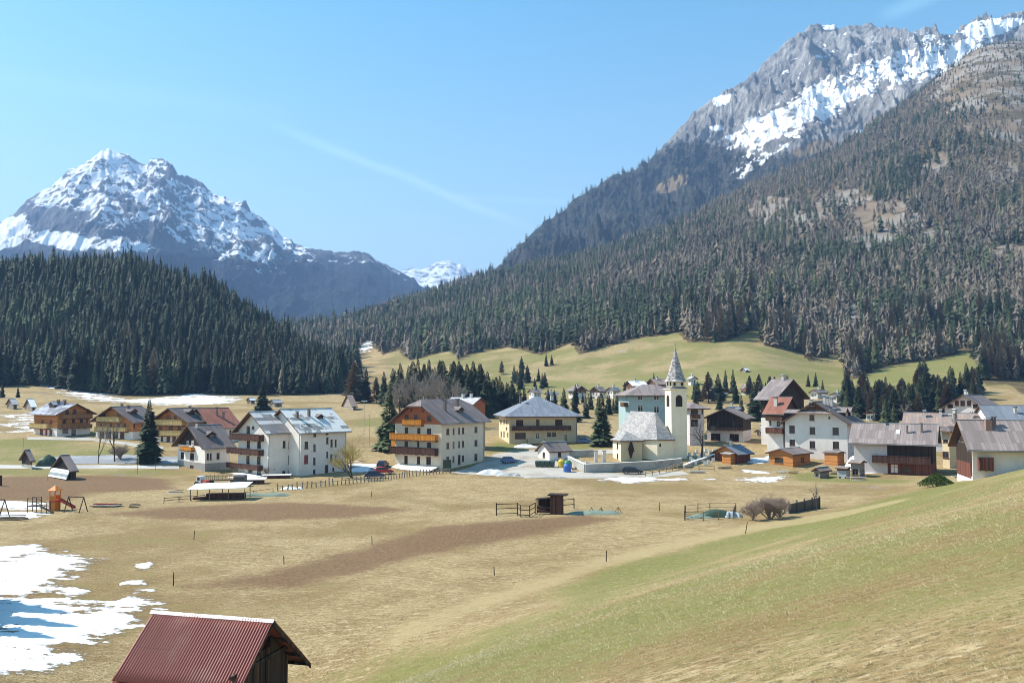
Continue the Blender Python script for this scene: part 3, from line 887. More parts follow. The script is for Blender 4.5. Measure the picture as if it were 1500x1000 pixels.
def trunk_mesh(name, h, r0, r1, n=7, z0=-0.03):
    V, Q = [], []
    for i, (z, r) in enumerate(((z0 * h, r0 * 1.25), (0.05 * h, r0), (h, r1))):
        for j in range(n):
            a = 6.2832 * j / n
            V.append((r * math.cos(a), r * math.sin(a), z))
    for i in range(2):
        for j in range(n):
            Q.append((i * n + j, i * n + (j + 1) % n, (i + 1) * n + (j + 1) % n, (i + 1) * n + j))
    return np_mesh(name, np.array(V), np.array(Q), True)

CON = []
for s in range(6):
    V, T = conifer_meshes(300 + s, 24 + s % 3 * 3, 11, 0.165 + 0.014 * s, 0.03 + 0.02 * (s % 3))
    tm = trunk_mesh('trunk', 0.93, 0.013, 0.002); tm.materials.append(MATS['bark'])
    cs_ = []
    for q in range(4):                                   # four shades of needle
        me = np_mesh('crown', V, T, False, {'tint': np.clip(q / 3 + np.random.default_rng(q).normal(0, 0.1, len(V)), 0, 1)})
        me.materials.append(MATS['spruce_wood']); cs_.append(me)
    CON.append((tm, cs_))
LCH = []
for s in range(4):
    V, T = leafless_conifer(230, 400 + s, 0.165)
    tm = trunk_mesh('trunk', 0.93, 0.011, 0.002); tm.materials.append(MATS['bark'])
    me = np_mesh('crown', V, T, False, {'tint': np.full(len(V), 0.25 + 0.2 * s)}); me.materials.append(MATS['larch_wood'])
    LCH.append((tm, me))

def plant_conifer(p, h, w, label, group=None, kind='spruce', shade=None, proto=None):
    i = random.randrange(6) if proto is None else proto
    e = empty('spruce_tree' if kind == 'spruce' else 'larch_tree', p, random.random() * 6.28)
    e.scale = (h * w, h * w, h)
    if kind == 'spruce':
        tm, cs_ = CON[i]; crown = cs_[random.randrange(4) if shade is None else shade]
    else:
        tm, crown = LCH[i % 4]
    link('trunk', tm, e); link('crown', crown, e)
    tag(e, label, 'tree', group)
    return e

def plant_set(P, px, hts, near, larch, labels, groups):
    for i in np.nonzero(near)[0]:
        k = 1 if larch[i] else 0
        plant_conifer(tuple(P[i]), float(hts[i]), random.uniform(0.9, 1.2), labels[k], groups[k], 'larch' if larch[i] else 'spruce', shade=None if P is PB else random.choice((0, 0, 1)))  # darker crowns on the left hill carry its backlit shade in their colour
plant_set(PL, pxl, hL, nearL, isl_L, ('tall dark spruce in the front rows of the forest on the left hill', 'bare brown larch in the front rows of the forest on the left hill'),
          ('front spruces of the left hill forest', 'front larches of the left hill forest'))
plant_set(PB, pxb, hB, nearB, isl_B, ('dark spruce at the lower edge of the wood above the green meadow', 'bare grey larch at the lower edge of the wood above the green meadow'),
          ('edge spruces of the right wood', 'edge larches of the right wood'))

# ================================================================== BUILDING MATERIALS
def plaster(name, c, dirt=0.12):
    m = new_mat(name)
    t = NT(m)
    co = t.coords('Object')
    n = t.noise(co, 0.5, 6, 0.6); st = t.noise(t.coords('Object', (2.2, 2.2, 0.25)), 0.9, 5, 0.65)
    col = t.mix(t.mapr(n, 0.35, 0.7), c, tuple(k * 0.90 for k in c))
    col = t.mix(t.mapr(st, 0.52, 0.74, 0, dirt * 2.5), col, tuple(k * 0.72 for k in c))
    t.finish(col, 0.9, 0.15, t.noise(co, 8, 4), 0.15, 0.02)
    return m
def planks(name, c, vertical=True, pitch=0.18, var=0.45):
    m = new_mat(name)
    t = NT(m)
    co = t.coords('Object')
    sx = t.n('ShaderNodeSeparateXYZ', {0: co})
    a = t.math('ADD', sx.outputs[0], sx.outputs[1]) if vertical else sx.outputs[2]
    q = t.math('DIVIDE', a, pitch)
    idx = t.math('FLOOR', q); fr = t.math('FRACT', q)
    wn = t.n('ShaderNodeTexWhiteNoise', {'W': idx}, noise_dimensions='1D')
    grain = t.noise(t.coords('Object', (5, 5, 0.7) if vertical else (0.7, 0.7, 6)), 1.5, 5, 0.65)
    col = t.mix(wn.outputs['Value'], tuple(k * (1 - var) for k in c), tuple(min(1, k * (1 + var)) for k in c))
    col = t.mix(t.mapr(grain, 0.4, 0.7, 0, 0.5), col, tuple(k * 0.55 for k in c))
    gap = t.mapr(t.math('ABSOLUTE', t.math('SUBTRACT', fr, 0.5)), 0.44, 0.49)
    col = t.mix(gap, col, tuple(k * 0.25 for k in c))
    t.finish(col, 0.85, 0.2, t.math('SUBTRACT', 1.0, gap), 0.6, 0.02)
    return m
def roofing(name, c, var=0.25, pw=0.62, ph=3.2, seam=0.55, patch=None, patch_amt=0.0, rough=0.6, rust=None):
    m = new_mat(name)
    t = NT(m)
    uv = t.n('ShaderNodeCombineXYZ', {0: t.attr('ru'), 1: t.attr('rv')}).outputs[0]
    br = t.n('ShaderNodeTexBrick', {'Vector': uv, 'Scale': 1.0, 'Mortar Size': 0.035, 'Mortar Smooth': 0.6, 'Brick Width': pw, 'Row Height': ph}, offset=0.0)
    br.inputs['Color1'].default_value = (0, 0, 0, 1); br.inputs['Color2'].default_value = (1, 1, 1, 1); br.inputs['Mortar'].default_value = (0.5, 0.5, 0.5, 1)
    big = t.n('ShaderNodeTexBrick', {'Vector': uv, 'Scale': 1.0, 'Mortar Size': 0.0, 'Brick Width': pw * 2.6, 'Row Height': ph * 0.5}, offset=0.5)
    big.inputs['Color1'].default_value = (0, 0, 0, 1); big.inputs['Color2'].default_value = (1, 1, 1, 1)
    n = t.noise(uv, 0.5, 6, 0.65); n2 = t.noise(t.n('ShaderNodeMapping', {'Vector': uv, 'Scale': (3.0, 0.25, 1)}).outputs[0], 1.0, 5, 0.6)
    col = t.mix(br.outputs['Color'], tuple(k * (1 - var) for k in c), tuple(k * (1 + var) for k in c))
    col = t.mix(t.mapr(n2, 0.42, 0.7, 0, 0.55), col, tuple(k * 0.68 for k in c))
    if rust:
        col = t.mix(t.mapr(n, 0.48, 0.68, 0, 0.75), col, rust)
    if patch:
        pf = t.math('ADD', t.math('MULTIPLY', big.outputs['Color'], 0.6), t.math('ADD', t.math('MULTIPLY', n, 0.8), t.math('MULTIPLY', n2, 0.5)))
        col = t.mix(t.mapr(pf, 0.80 + (0.5 - patch_amt), 0.92 + (0.5 - patch_amt)), col, patch)
    col = t.mix(t.math('MULTIPLY', br.outputs['Fac'], seam), col, tuple(k * 0.45 for k in c))
    t.finish(col, min(0.95, rough + 0.2), 0.15, br.outputs['Fac'], 0.4, 0.03)
    return m
plaster('white_plaster', (0.82, 0.76, 0.71)); plaster('cream_plaster', (0.70, 0.56, 0.37)); plaster('beige_plaster', (0.74, 0.63, 0.50)); plaster('church_plaster', (0.86, 0.76, 0.58))
plaster('tan_plaster', (0.62, 0.52, 0.34)); plaster('blue_plaster', (0.36, 0.47, 0.48)); plaster('red_plaster', (0.42, 0.14, 0.07)); plaster('lilac_plaster', (0.64, 0.57, 0.56)); plaster('pink_plaster', (0.60, 0.50, 0.46))
simple_mat('rubble_stone', (0.20, 0.19, 0.185), (0.46, 0.44, 0.42), 2.2, 0.95, 0.1, (0.30, 0.27, 0.25), bump=0.8, bump_d=0.06)
simple_mat('wall_stone', (0.36, 0.34, 0.32), (0.52, 0.50, 0.46), 0.9, 0.95, 0.1, (0.30, 0.28, 0.26), bump=0.5, bump_d=0.05)
planks('dark_wood', (0.050, 0.032, 0.024)); planks('brown_wood', (0.16, 0.078, 0.042)); planks('chalet_wood', (0.56, 0.235, 0.08), False, 0.2, 0.25); planks('orange_boards', (0.66, 0.25, 0.035), True, 0.2, 0.2)
planks('pale_boards', (0.60, 0.43, 0.19), True, 0.25, 0.2); planks('dark_boards', (0.11, 0.052, 0.038)); planks('shed_wood', (0.52, 0.22, 0.07), False, 0.2, 0.25); planks('grey_logs', (0.33, 0.285, 0.25), False, 0.25, 0.3)
planks('red_boards', (0.17, 0.062, 0.042)); planks('weathered_boards', (0.075, 0.052, 0.040), True, 0.22, 0.6); planks('tawny_boards', (0.33, 0.16, 0.07), True, 0.2, 0.3); planks('post_wood', (0.20, 0.155, 0.11)); planks('light_timber', (0.52, 0.38, 0.22))
roofing('grey_roof', (0.235, 0.192, 0.182)); roofing('lilac_roof', (0.27, 0.22, 0.208)); roofing('dark_roof', (0.175, 0.143, 0.138)); roofing('blue_roof', (0.215, 0.235, 0.275), 0.18)
roofing('red_roof', (0.30, 0.125, 0.09), 0.2); roofing('rusty_roof', (0.30, 0.235, 0.205), 0.2, rust=(0.40, 0.235, 0.165)); roofing('patched_roof', (0.29, 0.275, 0.265), 0.2, 0.9, 2.4, 0.3, (0.72, 0.71, 0.68), 0.58)
roofing('pale_roof', (0.50, 0.48, 0.49), 0.2, 0.5, 0.35, 0.4); roofing('half_patched_roof', (0.27, 0.25, 0.25), 0.2, 0.9, 2.4, 0.3, (0.60, 0.59, 0.57), 0.45); roofing('shingle_roof', (0.40, 0.38, 0.365), 0.22, 0.45, 0.32, 0.35, (0.27, 0.25, 0.245), 0.3, 0.9)
roofing('spire_slate', (0.25, 0.22, 0.225), 0.45, 0.5, 0.4, 0.5, (0.50, 0.46, 0.44), 0.42, 0.8); roofing('snow_roof', (0.84, 0.84, 0.85), 0.02, 0.9, 2.0, 0.05); roofing('chalet_roof', (0.20, 0.20, 0.235), 0.2, 0.5, 3.0, 0.4, (0.40, 0.42, 0.50), 0.35)
simple_mat('fascia', (0.09, 0.055, 0.04), (0.15, 0.09, 0.06), 2.0, 0.8, 0.2)
simple_mat('white_trim', (0.72, 0.70, 0.67), (0.82, 0.80, 0.77), 2.0, 0.6, 0.3)
simple_mat('dark_frame', (0.10, 0.045, 0.03), (0.16, 0.07, 0.045), 4.0, 0.6, 0.3)
simple_mat('red_shutter', (0.24, 0.055, 0.045), (0.32, 0.085, 0.07), 4.0, 0.7, 0.3)
simple_mat('chimney_plaster', (0.50, 0.46, 0.43), (0.66, 0.62, 0.58), 2.0, 0.9, 0.2)
simple_mat('brick_chimney', (0.26, 0.15, 0.12), (0.36, 0.22, 0.18), 5.0, 0.9, 0.2)
simple_mat('copper_chimney', (0.13, 0.10, 0.095), (0.21, 0.165, 0.155), 2.0, 0.6, 0.4)
simple_mat('snow', (0.82, 0.83, 0.85), (0.90, 0.90, 0.91), 0.8, 0.9, 0.1)
simple_mat('dark_metal', (0.05, 0.05, 0.055), (0.09, 0.09, 0.095), 2.0, 0.5, 0.4)
simple_mat('grey_metal', (0.30, 0.31, 0.33), (0.44, 0.45, 0.47), 1.5, 0.45, 0.5)
simple_mat('opening', (0.015, 0.013, 0.012), (0.03, 0.026, 0.024), 2.0, 0.9, 0.1)
def glass_mat():
    m = new_mat('window_glass'); t = NT(m)
    n = t.noise(t.coords('Object'), 1.3, 2)
    t.finish(t.mix(n, (0.018, 0.020, 0.024), (0.050, 0.052, 0.056)), 0.08, 0.6)
glass_mat()

# ================================================================== SHAPES
class MB:
    """collects boxes, prisms and bars; build() makes one mesh object"""
    def __init__(self):
        self.v = []; self.f = []; self.m = []; self.ru = []; self.rv = []
    def quad(self, pts, mi=0, uv=None):
        b = len(self.v)
        self.v += [tuple(p) for p in pts]
        self.ru += [q[0] for q in uv] if uv else [0.0] * len(pts); self.rv += [q[1] for q in uv] if uv else [0.0] * len(pts)
        self.f.append(tuple(range(b, b + len(pts)))); self.m.append(mi)
    def hexa(self, p, mi=0, top_mi=None):
        """p: 4 bottom corners counter-clockwise, then 4 top corners"""
        b = len(self.v)
        self.v += [tuple(q) for q in p]; self.ru += [0.0] * 8; self.rv += [0.0] * 8
        for k, fc in enumerate(((3, 2, 1, 0), (4, 5, 6, 7), (0, 1, 5, 4), (1, 2, 6, 5), (2, 3, 7, 6), (3, 0, 4, 7))):
            self.f.append(tuple(b + i for i in fc)); self.m.append(top_mi if (k == 1 and top_mi is not None) else mi)
    def box(self, x0, x1, y0, y1, z0, z1, mi=0, top_mi=None):
        self.hexa([(x0, y0, z0), (x1, y0, z0), (x1, y1, z0), (x0, y1, z0), (x0, y0, z1), (x1, y0, z1), (x1, y1, z1), (x0, y1, z1)], mi, top_mi)
    def bar(self, a, b, w, h=None, mi=0):
        a, b = Vector(a), Vector(b); h = h or w
        d = (b - a).normalized()
        s = d.cross(Vector((0, 0, 1)))
        s = Vector((1, 0, 0)) if s.length < 1e-3 else s.normalized()
        t = s.cross(d)
        s, t = s * w / 2, t * h / 2
        self.hexa([a - s - t, a + s - t, b + s - t, b - s - t, a - s + t, a + s + t, b + s + t, b - s + t], mi)
    def cyl(self, c, r, z0, z1, n=10, r1=None, mi=0):
        r1 = r if r1 is None else r1
        b = len(self.v)
        for (z, q) in ((z0, r), (z1, r1)):
            for j in range(n):
                a = 6.28318 * j / n
                self.v.append((c[0] + q * math.cos(a), c[1] + q * math.sin(a), z)); self.ru.append(0.0); self.rv.append(0.0)
        for j in range(n):
            self.f.append((b + j, b + (j + 1) % n, b + n + (j + 1) % n, b + n + j)); self.m.append(mi)
        self.f.append(tuple(b + n - 1 - j for j in range(n))); self.m.append(mi)
        self.f.append(tuple(b + n + j for j in range(n))); self.m.append(mi)
    def mesh(self, name, mats, uv=False, smooth=False):
        me = bpy.data.meshes.new(name)
        me.from_pydata(self.v, [], self.f)
        me.polygons.foreach_set('material_index', np.array(self.m, np.int32))
        if uv:
            for nm, arr in (('ru', self.ru), ('rv', self.rv)):
                a = me.attributes.new(nm, 'FLOAT', 'POINT'); a.data.foreach_set('value', np.array(arr, np.float32))
        if smooth:
            me.polygons.foreach_set('use_smooth', np.ones(len(self.f), bool))
        for k in (mats if isinstance(mats, (list, tuple)) else [mats]):
            me.materials.append(MATS[k])
        me.update()
        return me
    def build(self, name, mats, parent=None, uv=False, smooth=False):
        return link(name, self.mesh(name, mats, uv, smooth), parent)

WIN_CACHE = {}
def window_meshes(w, h, frame, pane):
    w, h = round(w * 10) / 10, round(h * 10) / 10
    key = (w, h, frame, pane)
    if key not in WIN_CACHE:
        f = MB(); t = 0.09 if w > 0.5 else 0.06
        # local frame: x across, y outwards (negative = out of the wall), z up from the sill
        f.box(-w / 2, -w / 2 + t, 0.0, 0.07, 0, h); f.box(w / 2 - t, w / 2, 0.0, 0.07, 0, h)
        f.box(-w / 2 + t, w / 2 - t, 0.002, 0.068, 0, t); f.box(-w / 2 + t, w / 2 - t, 0.002, 0.068, h - t, h)
        if w > 0.75:
            f.box(-t * 0.4, t * 0.4, 0.004, 0.066, t, h - t)
        if h > 1.0 and w > 0.75:
            f.box(-w / 2 + t, w / 2 - t, 0.006, 0.064, h * 0.66, h * 0.66 + t * 0.7)
        f.box(-w / 2 - 0.08, w / 2 + 0.08, -0.16, 0.06, -0.09, -0.02)          # sill
        p = MB(); p.box(-w / 2 + t * 0.5, w / 2 - t * 0.5, 0.045, 0.06, t * 0.5, h - t * 0.5)
        WIN_CACHE[key] = (f.mesh('window', frame), p.mesh('pane', pane))
    return WIN_CACHE[key]

CROP = {0: (0, 0, 1.0), 1: (0, 540, 0.22), 2: (220, 560, 0.21333), 3: (500, 540, 0.186667), 4: (700, 540, 0.18), 5: (860, 490, 0.2299), 6: (1010, 540, 0.18), 7: (1220, 540, 0.186667),
        8: (0, 540, 0.37333), 9: (750, 500, 0.24667), 10: (1080, 480, 0.28)}

class House:
    """a building set out from its nearest corner: face R runs from it to the right and away (direction theta), face L to the left"""
    def __init__(s, name, label, cat, crop, corner, theta, xl=None, xr=None, ye=None, U=None, V=None, H=None, d=None, root=None, group=None, sink=0.0):
        s.ox, s.oy, s.k = CROP[crop]
        cx, cy = s.p(*corner)
        if d is None:
            s.P = hit(cx, cy)
        else:
            q = at(cx, cy, d); s.P = Vector((q.x, q.y, gz(q.x, q.y)))
        s.P.z -= sink
        s.th = R(theta)
        s.u = Vector((math.sin(s.th), math.cos(s.th), 0)); s.v = Vector((-math.cos(s.th), math.sin(s.th), 0))
        s.U = U if U else s.along(s.u, s.px(xr)); s.V = V if V else s.along(s.v, s.px(xl))
        s.H = H if H else float(z_at(s.p(0, ye)[1], s.P.y)) - s.P.z
        if root is None:
            s.root = empty(name, s.P, math.pi / 2 - s.th); tag(s.root, label, cat, group); s.off = Vector((0, 0, 0)); s.inv = None
            s.base = s.P
        else:
            s.root = root.root; s.base = root.P
            dl = s.P - root.P; rz = root.th
            # same heading as its parent house
            s.th = root.th; s.u, s.v = root.u, root.v
            s.off = Vector((dl.dot(root.u), dl.dot(root.v), dl.z))
        s.holes = {'R': [], 'L': []}; s.wins = []
    def p(s, x, y): return (s.ox + x * s.k, s.oy + y * s.k)
    def px(s, x): return s.ox + x * s.k
    def along(s, dr, px):
        t = (px - 750) / F
        return (t * s.P.y - s.P.x) / (dr.x - t * dr.y)
    def on_face(s, face, x, y):
        """face coordinate and height above base of a picture point on a wall"""
        dr = s.u if face == 'R' else s.v
        a = s.along(dr, s.px(x))
        dep = s.P.y + dr.y * a
        return a, float(z_at(s.p(0, y)[1], dep)) - s.P.z, dep
    def zat(s, y): return float(z_at(s.p(0, y)[1], s.P.y)) - s.P.z
    def win(s, face, x, y, w, h, frame='dark_frame', pane='window_glass', name='window', size=None):
        a, zc, dep = s.on_face(face, x, y)
        a0 = s.on_face(face, x - w / 2, y)[0]; a1 = s.on_face(face, x + w / 2, y)[0]
        W = abs(a1 - a0) if size is None else size[0]; Hh = h * s.k * dep / F if size is None else size[1]
        W = max(0.45, min(W, 4.0)); Hh = max(0.4, Hh)
        W, Hh = round(W * 10) / 10, round(Hh * 10) / 10
        s.wins.append((face, a, zc - Hh / 2, W, Hh, frame, pane, name))
    def finish_walls(s, zones, gable_mat=None, ridge='u', pitch=30, hip=False, half=0.0, depth=0.16, clip_top=None):
        """zones: [(top height or None, material)] from the ground up"""
        mats = [z[1] for z in zones]
        if gable_mat and gable_mat not in mats: mats.append(gable_mat)
        gi = mats.index(gable_mat) if gable_mat else len(zones) - 1
        s.ridge, s.pitch, s.hip, s.half = ridge, R(pitch), hip, half
        span = s.V if ridge == 'u' else s.U
        s.rise = span / 2 * math.tan(s.pitch)
        mb = MB()
        ox, oy, oz = s.off
        def P(face, a, z, inn=0.0):
            if face == 'R': return (ox + a, oy + inn, oz + z)
            if face == 'L': return (ox + inn, oy + a, oz + z)
            if face == 'R2': return (ox + a, oy + s.V - inn, oz + z)
            return (ox + s.U - inn, oy + a, oz + z)
        gab = {'u': ('L', 'L2'), 'v': ('R', 'R2')}[ridge]
        for face in ('R', 'L', 'R2', 'L2'):
            Ln = s.U if face[0] == 'R' else s.V
            holes = [(a - w / 2, a + w / 2, z, z + h) for (f, a, z, w, h, *_r) in s.wins if f == face and z + h < s.H - 0.05 and a - w / 2 > 0.02 and a + w / 2 < Ln - 0.02]
            s.holes[face] = holes
            xs = sorted(set([0.0, Ln] + [h[0] for h in holes] + [h[1] for h in holes]))
            zs = sorted(set([-2.0, s.H] + [h[2] for h in holes] + [h[3] for h in holes] + [z[0] for z in zones if z[0] is not None and -2 < z[0] < s.H]))
            for i in range(len(xs) - 1):
                for j in range(len(zs) - 1):
                    xm, zm = (xs[i] + xs[i + 1]) / 2, (zs[j] + zs[j + 1]) / 2
                    if any(h[0] < xm < h[1] and h[2] < zm < h[3] for h in holes): continue
                    mi = next(k for k, z in enumerate(zones) if z[0] is None or zm < z[0] or k == len(zones) - 1)
                    q = [P(face, xs[i], zs[j]), P(face, xs[i + 1], zs[j]), P(face, xs[i + 1], zs[j + 1]), P(face, xs[i], zs[j + 1])]
                    mb.quad(q if face in ('R', 'L2') else q[::-1], mi)
            for (a0, a1, z0, z1) in holes:
                for (q0, q1) in (((a0, z0), (a1, z0)), ((a1, z0), (a1, z1)), ((a1, z1), (a0, z1)), ((a0, z1), (a0, z0))):
                    mb.quad([P(face, *q0), P(face, *q1), P(face, *q1, depth), P(face, *q0, depth)], len(zones) - 1 if zones[-1][0] is None and len(zones) == 1 else 0)
            if face in gab and not hip:
                top = s.H + s.rise
                if half > 0:
                    zk = s.H + s.rise * (1 - half); xk = Ln / 2 * (1 - half)
                    q = [P(face, 0, s.H), P(face, Ln, s.H), P(face, Ln - xk, zk), P(face, xk, zk)]
                else:
                    q = [P(face, 0, s.H), P(face, Ln, s.H), P(face, Ln / 2, top)]
                mb.quad(q if face in ('R', 'L2') else q[::-1], gi)
        wl = mb.build('wall', mats, s.root)
        # windows
        for (face, a, z, w, h, frame, pane, name) in s.wins:
            fm, pm = window_meshes(w, h, frame, pane)
            cut = any(abs(hh[0] - (a - w / 2)) < 1e-6 and abs(hh[2] - z) < 1e-6 for hh in s.holes[face])
            o = link(name, fm, s.root)
            inn = 0.07 if cut else -0.06
            x, y, zz = P(face, a, z, inn)
            o.location = (x, y, zz); o.rotation_euler = (0, 0, 0 if face == 'R' else -math.pi / 2)
            link('pane', pm, o)
        return s
    def roof(s, mat, oe=0.9, og=0.9, th=0.22, edge='fascia', seams=True, lift=0.0, oe2=None):
        """roof over the walls: overhang oe at the eaves, og at the gables"""
        ox, oy, oz = s.off
        tp = math.tan(s.pitch)
        L, W = (s.U, s.V) if s.ridge == 'u' else (s.V, s.U)
        def G(a, b, z):     # a along ridge, b across
            return (ox + a, oy + b, oz + z) if s.ridge == 'u' else (ox + b, oy + a, oz + z)
        mb = MB()
        cp = th / math.cos(s.pitch)
        H, rz = s.H + lift, s.H + s.rise + lift
        cs = math.cos(s.pitch)
        def slab(pts, axis):
            """pts: underside polygon in (a,b,z); makes a slab with a roof-covering top"""
            up = [(a, b, z + cp) for a, b, z in pts]
            if axis == 'a': uv = [(a, (b if b < W / 2 else W - b) / cs) for a, b, z in pts]
            else: uv = [(b, (a if a < L / 2 else L - a) / cs) for a, b, z in pts]
            def orient(poly, upward):
                P3 = [Vector(G(*q)) for q in poly]
                n = Vector((0, 0, 0))
                for i in range(1, len(P3) - 1): n += (P3[i] - P3[0]).cross(P3[i + 1] - P3[0])
                return (n.z > 0) == upward
            tpoly, tuv = (up, uv) if orient(up, True) else (up[::-1], uv[::-1])
            mb.quad([G(*q) for q in tpoly], 0, tuv)
            bpoly = pts if orient(pts, False) else pts[::-1]
            mb.quad([G(*q) for q in bpoly], 1)
            n = len(pts)
            for i in range(n):
                j = (i + 1) % n
                mb.quad([G(*pts[i]), G(*pts[j]), G(*up[j]), G(*up[i])], 1)
        ze = H - oe * tp
        b0, b1 = -oe, W + oe
        if s.hip:
            k = min(W, L) / 2
            r0, r1 = (W / 2, L - W / 2) if L >= W else (L / 2, L / 2)
            rzz = H + k * tp
            if L >= W:
                slab([(-oe, b0, ze), (L + oe, b0, ze), (r1, W / 2, rzz), (r0, W / 2, rzz)], 'a')
                slab([(-oe, b1, ze), (L + oe, b1, ze), (r1, W / 2, rzz), (r0, W / 2, rzz)], 'a')
                slab([(-oe, b0, ze), (-oe, b1, ze), (r0, W / 2, rzz)], 'b'); slab([(L + oe, b0, ze), (L + oe, b1, ze), (r1, W / 2, rzz)], 'b')
            else:
                c0, c1 = L / 2, W - L / 2
                slab([(-oe, b0, ze), (L + oe, b0, ze), (L / 2, c0, rzz)], 'a'); slab([(-oe, b1, ze), (L + oe, b1, ze), (L / 2, c1, rzz)], 'a')
                slab([(-oe, b0, ze), (-oe, b1, ze), (L / 2, c1, rzz), (L / 2, c0, rzz)], 'b'); slab([(L + oe, b0, ze), (L + oe, b1, ze), (L / 2, c1, rzz), (L / 2, c0, rzz)], 'b')
        else:
            hf = s.half
            a0, a1 = -og, L + og
            if hf > 0:
                ins = s.rise * hf / math.tan(R(50))
                zk = rz - s.rise * hf; bk = W / 2 * (1 - hf)
                for (e0, e1, bb, kk) in ((b0, ze, W / 2, bk), (b1, ze, W / 2, W - bk)):
                    slab([(a0, e0, ze), (a1, e0, ze), (a1, kk, zk), (L - ins + og * 0, W / 2, rz), (ins, W / 2, rz), (a0, kk, zk)], 'a')
                slab([(a0 - 0.25, bk - 0.15, zk - 0.12), (a0 - 0.25, W - bk + 0.15, zk - 0.12), (ins, W / 2, rz + 0.015)], 'b')
                slab([(a1 + 0.25, bk - 0.15, zk - 0.12), (a1 + 0.25, W - bk + 0.15, zk - 0.12), (L - ins, W / 2, rz + 0.015)], 'b')
            else:
                e2 = oe if oe2 is None else oe2
                slab([(a0, b0, ze), (a1, b0, ze), (a1, W / 2, rz), (a0, W / 2, rz)], 'a')
                slab([(a0, W + e2, H - e2 * tp), (a1, W + e2, H - e2 * tp), (a1, W / 2, rz), (a0, W / 2, rz)], 'a')
        s.roof_o = mb.build('roof', [mat, edge], s.root, uv=True)
        if not s.hip and s.half == 0:
            # ridge capping and barge boards
            c = MB()
            A, B = Vector(G(-og - 0.02, W / 2, rz + cp + 0.02)), Vector(G(L + og + 0.02, W / 2, rz + cp + 0.02))
            c.bar(A, B, 0.34, 0.09)
            c.build('ridge_cap', 'grey_metal', s.roof_o)
        if not s.hip and s.H > 3.2:
            for bb in (b0 - 0.05, b1 + 0.05):
                gt = MB(); gt.bar(Vector(G(-og, bb, ze + cp * 0.45)), Vector(G(L + og, bb, ze + cp * 0.45)), 0.13, 0.12)
                gt.build('gutter', 'grey_metal', s.roof_o)
        s.G = G; s.Lr, s.Wr, s.tp, s.cp, s.rz = L, W, tp, cp, rz
        return s
    def roof_z(s, a, b):
        return s.H + (b if b < s.Wr / 2 else s.Wr - b) * s.tp + s.cp
    def chimney(s, a, b, h=1.4, w=0.55, l=0.75, mat='chimney_plaster', cap='dark_metal', snow=False):
        """a along the ridge 0..1, b across 0..1"""
        a, b = a * s.Lr, b * s.Wr
        z = s.roof_z(a, b)
        x, y, zz = s.G(a, b, z)
        mb = MB(); mb.box(-l / 2, l / 2, -w / 2, w / 2, -0.6, h)
        o = mb.build('chimney', mat, s.root); o.location = (x, y, zz)
        c = MB(); c.box(-l / 2 - 0.12, l / 2 + 0.12, -w / 2 - 0.12, w / 2 + 0.12, h + 0.22, h + 0.32)
        for sx in (-1, 1):
            for sy in (-1, 1):
                c.box(sx * (l / 2 - 0.09) - 0.05, sx * (l / 2 - 0.09) + 0.05, sy * (w / 2 - 0.09) - 0.05, sy * (w / 2 - 0.09) + 0.05, h, h + 0.22)
        c.build('chimney_cap', cap, o)
        if snow:
            n = MB(); n.box(-l / 2 - 0.1, l / 2 + 0.1, -w / 2 - 0.1, w / 2 + 0.1, h + 0.32, h + 0.47); n.build('snow_cap', 'snow', o)
        return o
    def dormer(s, a, b, w=1.6, h=1.1, mat='grey_roof', wall='dark_wood'):
        """a small gabled roof window sitting on the slope on the near side (b<0.5) or far side"""
        a, b = a * s.Lr, b * s.Wr
        z = s.roof_z(a, b)
        near = b < s.Wr / 2
        sg = 1 if near else -1
        dep = (h + 0.5) / max(s.tp, 0.25)
        wl = MB(); rf = MB()
        def Q(da, db, dz): return s.G(a + da, b + sg * db, z + dz)
        wl.hexa([Q(-w / 2, 0, -0.5), Q(w / 2, 0, -0.5), Q(w / 2, dep, -0.5), Q(-w / 2, dep, -0.5), Q(-w / 2, 0, h), Q(w / 2, 0, h), Q(w / 2, dep, h), Q(-w / 2, dep, h)])
        rr = h + w * 0.32
        wl.quad([Q(-w / 2, 0, h), Q(w / 2, 0, h), Q(0, 0, rr)])
        o = wl.build('dormer', wall, s.root)
        for sd in (-1, 1):
            e = w / 2 + 0.25; ze = h - 0.25 * 0.64
            q = [Q(sd * e, -0.3, ze), Q(sd * e, dep + 0.8, ze), Q(0, dep + 0.8, rr), Q(0, -0.3, rr)]
            rf.hexa([tuple(Vector(p)) for p in q] + [tuple(Vector(p) + Vector((0, 0, 0.12))) for p in q])
        rf.ru = [v[0] for v in rf.v]; rf.rv = [v[1] for v in rf.v]
        rf.build('dormer_roof', mat, o, uv=True)
        g = MB(); g.hexa([Q(-w * 0.32, -0.03, 0.1), Q(w * 0.32, -0.03, 0.1), Q(w * 0.32, 0.02, 0.1), Q(-w * 0.32, 0.02, 0.1), Q(-w * 0.32, -0.03, h - 0.1), Q(w * 0.32, -0.03, h - 0.1), Q(w * 0.32, 0.02, h - 0.1), Q(-w * 0.32, 0.02, h - 0.1)])
        g.build('pane', 'window_glass', o)
